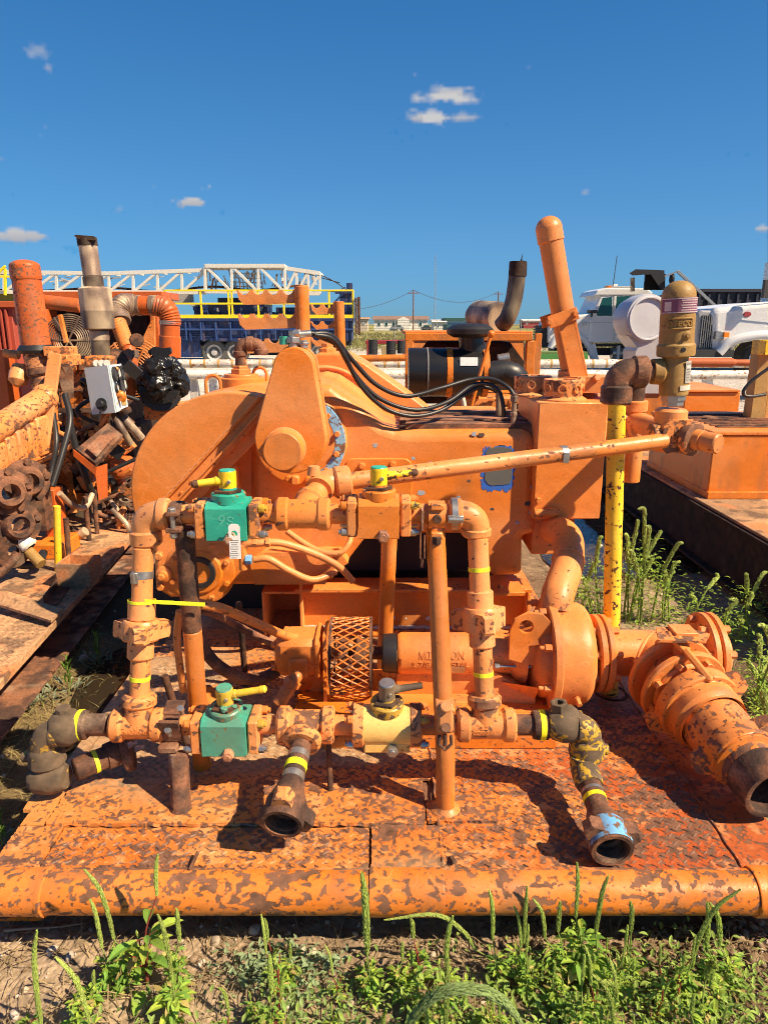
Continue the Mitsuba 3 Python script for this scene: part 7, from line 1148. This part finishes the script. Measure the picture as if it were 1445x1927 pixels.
def pigweed(seed, h, spikes, lean, red=False, leafn=48, lw=.018, big=.028, sr=.0043, bushy=.6):
    rr = np.random.default_rng(seed); st, lf, sp = Bag(), Bag(), Bag(); base = V(0, 0, -.01)
    a = rr.uniform(0, 6.28); ln = lean if np.ndim(lean) else V(math.cos(a), math.sin(a), 0) * lean
    main = spline([base, V(0, 0, h * .3) + ln * .1, V(0, 0, h * .65) + ln * .45 + rr.normal(0, .006, 3), V(0, 0, h) + ln], 5); sc = STEMR if red else STEMG
    m = tube(main, 0, 6, rs=np.linspace(.0042, .0018, len(main)) * (h / .3) ** .4); st.add(m.vertices, m.faces, sc)
    for i in range(leafn):
        t = rr.uniform(.06, .80); c = main[int(t * (len(main) - 1))]; az = i * 2.4 + rr.normal(0, .4); L = big * rr.uniform(.5, 1.15) * (1.1 - .5 * t)
        d = V(math.cos(az), math.sin(az), rr.uniform(.05, .8)); pet = c + unit(d) * L * .45
        m = tube([c, pet], .0008, 4, cap=False); st.add(m.vertices, m.faces, sc * .9); v, f = leaf(pet, d - V(0, 0, .25), L, L * rr.uniform(.34, .5), rr, rr.uniform(.2, .7)); lf.add(v, f, DEAD * rr.uniform(.6, 1.2) if rr.uniform() < .10 else (LEAF * (1 - (q := rr.uniform(0, 1) ** 2)) + LEAFY * q) * rr.uniform(.7, 1.25))
    for b in range(int(bushy * 8)):
        t = rr.uniform(.12, .6); c = main[int(t * (len(main) - 1))]; az = rr.uniform(0, 6.28); L = h * rr.uniform(.2, .45); e = c + V(math.cos(az) * .55, math.sin(az) * .55, rr.uniform(.4, 1)) * L
        br_ = spline([c, c * .5 + e * .5 + V(0, 0, -.08 * L), e], 4); m = tube(br_, .0016, 5, cap=False); st.add(m.vertices, m.faces, sc)
        for i in range(7):
            q = br_[rr.integers(1, len(br_))]; az = rr.uniform(0, 6.28); l = big * rr.uniform(.3, .75); v, f = leaf(q, V(math.cos(az), math.sin(az), rr.uniform(.1, .8)), l, l * rr.uniform(.34, .5), rr, rr.uniform(.2, .7)); g = rr.uniform(0, 1); lf.add(v, f, DEAD * rr.uniform(.6, 1.2) if rr.uniform() < .10 else (LEAF * (1 - g) + LEAFY * g) * rr.uniform(.7, 1.25))
        if rr.uniform() < .55: spike(sp, [e, e + V(math.cos(az) * .2, math.sin(az) * .2, 1) * L * .25], sr * .6, rr, SEED * rr.uniform(.85, 1.1))
    for (t0, L, cv) in spikes:
        c = main[min(int(t0 * (len(main) - 1)), len(main) - 1)]; cv = np.asarray(cv, float)
        spike(sp, [c, c + V(0, 0, L * .4) + cv * L * .15, c + V(0, 0, L * .75) + cv * L * .45, c + V(0, 0, L * (1 if abs(cv).sum() < 1 else .7)) + cv * L], sr * rr.uniform(.85, 1.15), rr, SEED * rr.uniform(.8, 1.1))
    return dict(stem=st.done(), leaves=lf.done(), seed_spike=sp.done()) if sp.n else dict(stem=st.done(), leaves=lf.done())
def plant_at(name, label, cat_, parts, x, y, rz, s, group, kinds=()):
    """Place one plant (arrays per part) with its foot on the ground."""
    key = thing(name, label, cat_, group); R = rot(Z_, rz); g = V(x, y, float(gz(np.array([x]), np.array([y]))[0]))
    for nm, (m, c) in parts.items():
        k = numbered(key + '__' + nm); scene[k] = mikit.ply((m.vertices @ R.T * s + g, m.faces), 'm_leaf', smooth=False, color=c)
        if nm != 'stem': labels[k] = {'kind': 'stuff'}
    return key
PG = [pigweed(1, .20, ((1, .10, (0, 0, 0)), (.6, .05, (.3, 0, 0))), .02), pigweed(2, .16, ((1, .13, (.25, .05, 0)),), .03, True), pigweed(3, .24, ((1, .09, (0, .1, 0)), (.8, .05, (-.4, 0, 0)), (.7, .05, (.4, .1, 0))), .03, True, 34),
      pigweed(4, .12, ((1, .07, (0, 0, 0)),), .015, False, 30, big=.045, bushy=1.0), pigweed(5, .10, ((1, .05, (.1, 0, 0)),), .02, False, 34, big=.04, bushy=1.2), pigweed(6, .18, ((1, .12, (.7, -.1, 0)),), .03, False, 22, sr=.008)]
FG = 'pigweeds growing between the camera and the front rail'
# the weeds that stand out: foot x, y, lean
def weed(px, py, Y, top_px, top_py, label, seed, spl=.45, cv=(0, 0, 0), red=False, sr=.0044, **k):
    """A weed whose foot stands at the ground under (px, Y) and whose tip reaches the given height."""
    foot = at(px, py, Y); tip = at(top_px, top_py, Y - .02); h = tip[2] * (1 - spl); L = tip[2] * spl
    pr = pigweed(seed, max(h, .04), ((1, L, cv),), V(tip[0] - foot[0], 0, 0) * .8, red, sr=sr, **k); return plant_at('pigweed', label, 'weed', pr, foot[0], Y, 0, 1, None)
weed(235, 1790, 1.40, 188, 1650, 'tall pigweed with a thin spike leaning left across the front rail', 21, .55, (-.25, 0, 0))
weed(270, 1790, 1.42, 292, 1620, 'tall leafy pigweed with broad leaves reaching over the front rail, left side', 22, .30, (.1, 0, 0), red=True, big=.075, leafn=22)
weed(697, 1800, 1.38, 688, 1655, 'upright pigweed with one thick green spike crossing the rail sleeve', 23, .62, (-.05, 0, 0), sr=.0064)
weed(790, 1790, 1.42, 775, 1745, 'red stemmed pigweed right of the thick upright spike', 24, .3, (-.1, 0, 0), red=True)
weed(1005, 1790, 1.42, 872, 1712, 'pale pigweed whose spike arches far over to the left', 25, .60, (-1.5, 0, -.1), bushy=.2)
weed(990, 1790, 1.40, 993, 1690, 'slim pigweed with a straight spike right of the arching one', 26, .55)
weed(1100, 1780, 1.42, 1090, 1645, 'tallest straight pigweed spike in front of the rail on the right', 27, .45, (-.05, 0, 0), big=.055)
weed(1128, 1790, 1.40, 1132, 1672, 'pigweed spike just right of the tallest straight one', 28, .5, (.1, 0, 0))
weed(1290, 1810, 1.36, 1330, 1700, 'pigweed with a spike leaning right below the rail at right', 29, .6, (.45, 0, 0))
weed(1350, 1800, 1.40, 1340, 1722, 'short twin spiked pigweed near the right end of the rail', 30, .5, (-.1, 0, 0))
weed(1390, 1800, 1.40, 1362, 1722, 'short dark pigweed nearest the right end of the rail', 31, .5, (-.3, 0, 0))
weed(200, 1790, 1.40, 172, 1702, 'dark green pigweed with a short spike, first left of the tall leaning one', 41, .5, (-.1, 0, 0))
weed(330, 1790, 1.40, 331, 1732, 'pigweed with a small upright spike right of the broad leafed one', 42, .4)
weed(322, 1850, 1.32, 309, 1750, 'pigweed whose slim spike leans left over the creeping ground cover', 43, .6, (-.1, 0, 0), big=.045)
weed(166, 1900, 1.25, 145, 1822, 'pale yellow pigweed spike low at the left, beside bare pebbly soil', 44, .7, (-.3, 0, 0))
weed(35, 1890, 1.27, 50, 1768, 'pale feathery pigweed at the left edge of the weedy strip', 45, .75, (.1, 0, 0), red=True)
weed(62, 1905, 1.24, 62, 1880, 'low pale pigweed at the lower left corner', 46, .6)
weed(940, 1790, 1.40, 930, 1698, 'slender pigweed spike right beside the base of the arching one', 47, .5, (-.1, 0, 0))
weed(1045, 1790, 1.41, 1028, 1715, 'pigweed with a spike tilted left, midway along the right part of the rail', 48, .45, (-.3, 0, 0))
weed(1060, 1790, 1.41, 1054, 1718, 'short bushy pigweed between the tilted spike and the tallest one', 49, .35)
weed(1195, 1790, 1.41, 1195, 1715, 'dark pigweed with a blunt stubby spike right of the tallest pair', 50, .35, (-.1, 0, 0))
weed(848, 1880, 1.25, 842, 1815, 'upright pigweed spike behind the thick fuzzy arching one', 51, .7)
weed(1180, 1900, 1.24, 1163, 1865, 'low pigweed spike leaning left in the lower right weeds', 52, .7, (-.4, 0, 0))
weed(510, 1880, 1.26, 505, 1815, 'short leafy pigweed below the grey creeping ground cover', 53, .4)
weed(840, 1840, 1.30, 842, 1745, 'broad pigweed cluster below the rail sleeve', 32, .4, (.1, 0, 0), leafn=34, bushy=1.)
bagp = Bag(); rq = np.random.default_rng(9); P_ = [at(x, y, 1.16 + .0005 * i) for i, (x, y) in enumerate(((770, 1925), (800, 1890), (835, 1868), (870, 1862), (905, 1865), (940, 1880), (965, 1905), (985, 1935)))]
spike(bagp, P_, .0095, rq, V(.25, .36, .12), 1.3); m, c = bagp.done(); k = thing('pigweed', 'thick fuzzy pigweed spike arching over near the bottom centre', 'weed')
scene[numbered(k + '__seed_spike')] = mikit.ply((m.vertices, m.faces), 'm_leaf', smooth=False, color=c); mt_ = tube(spline([V(P_[0][0] - .05, P_[0][1], -.01), P_[0] - V(.02, 0, .05), P_[0]], 5), .004, 6)
scene[numbered(k + '__stem')] = mikit.ply((mt_.vertices, mt_.faces), 'm_leaf', smooth=False, color=np.tile(STEMG, (len(mt_.vertices), 1)))
rw = np.random.default_rng(77)
for i in range(150):
    y = rw.uniform(1.06, 1.42); w = .60 * y; x = rw.uniform(-w, w)
    dens = .35 + .65 * (x > -.05) ; dens = dens if not (-.75 < x < -.35 and y > 1.25) else .3
    if rw.uniform() > dens: continue
    sc_ = rw.uniform(.45, .85); pr = PG[int(rw.choice([0, 1, 2, 3, 4, 5], p=[.12, .12, .08, .30, .28, .10]))]; plant_at('pigweed', 'small low pigweed, one of the ankle high fillers in the weedy strip', 'weed', pr, x, y, rw.uniform(0, 360), sc_, FG)
# weeds on the right, beyond the suction pipe
def tall(label, px, base_py, tops, seed, dead=0):
    f = atz(px, base_py, 0); pr = None; Y = f[1]; st, lf, sp = Bag(), Bag(), Bag(); rr = np.random.default_rng(seed)
    for (tx, ty) in tops:
        t = at(tx, ty, Y + rr.uniform(-.1, .1)); h = t[2]; b = V(f[0] + rr.normal(0, .03), Y + rr.normal(0, .03), -.01); mid = b * .45 + t * .55 + V(rr.normal(0, .02), 0, .03); main = spline([b, mid, t], 8)
        m = tube(main, 0, 6, rs=np.linspace(.006, .003, len(main))); st.add(m.vertices, m.faces, STEMG)
        curl = rr.uniform(-.3, .3); spike(sp, [main[9], main[12], main[-1], main[-1] + V(curl * .12, 0, .02 - abs(curl) * .05)], .0093, rr, V(.50, .60, .17) * rr.uniform(.85, 1.2), .9)
        for i in range(105):
            c = main[rr.integers(0, 11)]; az = rr.uniform(0, 6.28); L = rr.uniform(.012, .032); e = c + V(math.cos(az), math.sin(az), rr.uniform(0, .7)) * rr.uniform(.0, .09); v, fa_ = leaf(e, V(math.cos(az), math.sin(az), rr.uniform(-.1, .6)), L, L * .35, rr, .5); g = rr.uniform(0, 1); lf.add(v, fa_, (LEAF * (1 - g) + LEAFY * g) * rr.uniform(.7, 1.2))
    key = thing('pigweed', label, 'weed')
    for nm, bg_ in (('stem', st), ('leaves', lf), ('seed_spike', sp)):
        m, c = bg_.done(); k = numbered(key + '__' + nm); scene[k] = mikit.ply((m.vertices, m.faces), 'm_leaf', smooth=False, color=c)
        if nm != 'stem': labels[k] = {'kind': 'stuff'}
tall('tall pigweed clump rising just right of the yellow pipe', 1195, 1168, [(1180, 1010), (1200, 985), (1212, 960), (1190, 1040), (1222, 995), (1240, 1005), (1228, 1050)], 101)
tall('pigweed clump with spikes left of the yellow pipe', 1108, 1165, [(1128, 1015), (1098, 1090), (1120, 1060), (1088, 1120)], 102)
tall('pigweed with curled tips right of the clump at the yellow pipe', 1240, 1172, [(1275, 1025), (1262, 1080), (1250, 1070), (1270, 1060)], 103)
tall('lone pigweed stem leaning right over the dark shaded ground', 1290, 1165, [(1350, 1085), (1300, 1120)], 104)
tall('tall pigweed at the right edge above the blind flange', 1400, 1195, [(1405, 1085), (1436, 1080), (1415, 1120)], 105)
tall('leafy pigweed at the right edge beside the blind flange', 1425, 1330, [(1430, 1200), (1440, 1180), (1410, 1250), (1442, 1240)], 106)
tall('low leafy pigweed at the right edge beside the suction pipe', 1432, 1440, [(1436, 1310), (1440, 1360), (1425, 1380)], 107)
tall('young pigweed right of the lone leaning stem', 1375, 1215, [(1372, 1150), (1385, 1130), (1392, 1165)], 108)
# small grey green plants on the wet ground at left
def tuft(label, px, py, s, seed, tall_=False):
    rr = np.random.default_rng(seed); f0 = atz(px, py, 0); b = Bag(); t = Bag(); col = V(.26, .30, .20)
    for i in range(46):
        az = rr.uniform(0, 6.28); r_ = rr.uniform(0, 1) ** .6 * s; c = f0 + V(math.cos(az) * r_, math.sin(az) * r_, rr.uniform(.01, .05)); L = rr.uniform(.02, .045); v, fa_ = leaf(c, V(math.cos(az + rr.normal(0, .6)), math.sin(az), rr.uniform(.2, 1.2)), L, L * .35, rr, .3); b.add(v, fa_, col * rr.uniform(.7, 1.25))
    if tall_:
        for i in range(26):
            z = rr.uniform(.03, .17); az = rr.uniform(0, 6.28); v, fa_ = leaf(f0 + V(rr.normal(0, .006), 0, z), V(math.cos(az), math.sin(az), 1.4), .045, .008, rr, .2); b.add(v, fa_, V(.16, .30, .05) * rr.uniform(.8, 1.2))
    m = tube(spline([f0 - V(0, 0, .01), f0 + V(0, 0, .05), f0 + V(.005, 0, .16 if tall_ else .05)], 4), .002, 5); t.add(m.vertices, m.faces, STEMG)
    key = thing('weed_tuft', label, 'weed')
    for nm, bg_ in (('stem', t), ('leaves', b)):
        m, c = bg_.done(); k = numbered(key + '__' + nm); scene[k] = mikit.ply((m.vertices, m.faces), 'm_leaf', smooth=False, color=c)
        if nm == 'leaves': labels[k] = {'kind': 'stuff'}
tuft('small grey green weed on the wet ground, farthest of four beside the left skid', 187, 1255, .07, 1, True); tuft('small grey green weed with a tall shoot, second of four beside the left skid', 132, 1308, .09, 2, True)
tuft('small grey green weed, third of four beside the left skid', 82, 1332, .07, 3); tuft('small flat grey weed, nearest of four beside the left skid', 42, 1342, .06, 4); tuft('low green weed at the left edge before the deck corner', 6, 1600, .06, 5, True)
rt = np.random.default_rng(12); pads = Bag()
def sage(cx, cy_, rx, ry, n, col, zs=.05):
    for _ in range(n):
        x, y = rt.normal(cx, rx), rt.normal(cy_, ry); az = rt.uniform(0, 6.28); L = rt.uniform(.010, .026); v, fa_ = leaf(V(x, y, float(0) + rt.uniform(.0, zs)), V(math.cos(az), math.sin(az), rt.uniform(.1, 1)), L, L * .42, rt, .4); pads.add(v, fa_, col * rt.uniform(.65, 1.25))
sage(-.27, 1.44, .075, .035, 600, V(.30, .40, .22)); sage(-.16, 1.33, .08, .05, 260, V(.30, .42, .16)); sage(.05, 1.25, .25, .09, 700, V(.26, .40, .11)); sage(.45, 1.30, .25, .09, 1500, V(.33, .46, .11), .08); sage(.8, 1.36, .12, .08, 700, V(.30, .42, .11), .08); sage(-.55, 1.20, .2, .05, 400, V(.30, .42, .12), .07); sage(.25, 1.16, .4, .04, 900, V(.34, .48, .11), .1); sage(-.3, 1.15, .35, .04, 600, V(.34, .48, .11), .1)
m, c = pads.done(); k = numbered('ground_cover'); scene[k] = mikit.ply((m.vertices, m.faces), 'm_leaf', smooth=False, color=c); labels[k] = {'label': 'low grey green creeping ground cover on the dirt before the rail', 'category': 'ground cover', 'kind': 'stuff'}
# dry grass stalks and straw
gb = Bag()
def straw(n, xr, yr, L0, L1, up, col):
    for _ in range(n):
        x, y = rt.uniform(*xr), rt.uniform(*yr); a = rt.uniform(0, 6.28); L = rt.uniform(L0, L1); z = float(gz(np.array([x]), np.array([y]))[0]); e = V(math.cos(a), math.sin(a), rt.uniform(0, up)); p = V(x, y, z + .004); q = p + e * L * .5 + V(0, 0, .01); r_ = p + e * L + V(rt.normal(0, .01), rt.normal(0, .01), -up * L * .3)
        s = unit(np.cross(e, Z_ + .01)) * rt.uniform(.0008, .0018); gb.add(np.array([p - s, p + s, q - s, q + s, r_]), [[0, 1, 3], [0, 3, 2], [2, 3, 4]], col * rt.uniform(.6, 1.3))
straw(2200, (-1.2, 1.3), (1.05, 1.62), .03, .13, .3, V(.40, .31, .18)); straw(2600, (1.05, 2.9), (2.6, 6.0), .06, .25, .35, V(.34, .25, .13)); straw(1400, (-1.6, -1.02), (1.5, 3.6), .04, .14, .35, V(.36, .30, .13)); straw(900, (1.1, 2.0), (1.6, 2.9), .05, .2, .6, V(.30, .27, .10))
straw(1500, (-1.4, 4.5), (6.0, 9.5), .08, .25, .5, V(.38, .30, .17))
m, c = gb.done(); k = numbered('dry_grass'); scene[k] = mikit.ply((m.vertices, m.faces), 'm_leaf', smooth=False, color=c); labels[k] = {'label': 'scattered dry straw and dead grass stalks on the dirt', 'category': 'grass', 'kind': 'stuff'}
gr_ = Bag()
for _ in range(900):
    x, y = rt.uniform(1.1, 2.4), rt.uniform(1.7, 4.6)
    if meshkit.noise(np.array([[x * 3, y * 3, 0]]), 4)[0] < .45 or (x > 1.9 and y > 3.6): continue
    a = rt.uniform(0, 6.28); L = rt.uniform(.02, .06); v, fa_ = leaf(V(x, y, rt.uniform(0, .05)), V(math.cos(a), math.sin(a), rt.uniform(.1, 1)), L, L * .3, rt, .4); gr_.add(v, fa_, V(.24, .36, .09) * rt.uniform(.6, 1.3))
for _ in range(9000):
    y = 70 * math.exp(rt.uniform(-.45, .6)); x = rt.uniform(-.62, .62) * y; z = rt.uniform(.15, .5); w = .02 * y / 30; a = rt.uniform(-.3, .3)
    gr_.add(np.array([[x - w, y, 0], [x + w, y, 0], [x + a, y, z]]), [[0, 1, 2]], (V(.16, .17, .05) if rt.uniform() < .55 else V(.32, .27, .12)) * rt.uniform(.7, 1.2))
m, c = gr_.done(); k = numbered('grass'); scene[k] = mikit.ply((m.vertices, m.faces), 'm_leaf', smooth=False, color=c); labels[k] = {'label': 'low green and yellow grass on the open ground', 'category': 'grass', 'kind': 'stuff'}
# pebbles, clods and twigs
pv, pf, pcx, n0 = [], [], [], 0; ico = trimesh.creation.icosphere(1, 1.0)
for i in range(2600):
    if i < 1500: x, y = rt.uniform(-1.1, 1.2), rt.uniform(1.06, 1.6); s = min(.015, rt.lognormal(-5.4 + .25 * (x < -.2), .55))
    else: x, y = rt.uniform(-1.6, 3), rt.uniform(2, 9); s = min(.03, rt.lognormal(-4.8, .5))
    if i < 420: x, y, s = rt.uniform(.25, 1.2), rt.uniform(1.40, 1.60), rt.uniform(.005, .016)
    z = float(gz(np.array([x]), np.array([y]))[0]); sc = s * rt.uniform(.6, 1.2, 3) * V(1, 1, .7); v = ico.vertices * (1 + rt.normal(0, .10, (42, 1))) * sc @ rot(unit(rt.normal(size=3)), rt.uniform(0, 180)).T + V(x, y, z + s * .3)
    pv.append(v); pf.append(ico.faces + n0); n0 += 42; g = V(.40, .33, .25) if rt.uniform() < .55 else V(.52, .46, .40) if rt.uniform() < .5 else V(.2, .14, .09)
    pcx.append(np.tile((V(.23, .16, .10) if i < 420 else g) * rt.uniform(.7, 1.15), (42, 1)))
k = numbered('pebbles'); scene[k] = mikit.ply((np.vstack(pv), np.vstack(pf)), 'm_plain', smooth=True, color=np.vstack(pcx)); labels[k] = {'label': 'pale pebbles and dirt clods scattered over the bare ground', 'category': 'pebbles', 'kind': 'stuff'}
for lab, pts, r_ in (('long thin dead twig lying left of the weeds before the rail', ((8, 1752), (60, 1748), (110, 1745), (160, 1738)), .004), ('forked pale twig on the dark gap under the rail', ((345, 1716), (372, 1720), (400, 1715)), .003), ('dead twig at the lower left corner', ((0, 1795), (20, 1785), (45, 1762)), .003)):
    P_ = [atz(x, y, .015) for x, y in pts]; single('twig', lab, 'twig', tube(spline(P_, 6), 0, 6, rs=np.linspace(r_, r_ * .4, len(spline(P_, 6)))), 'm_plain', color=(.30, .24, .17))
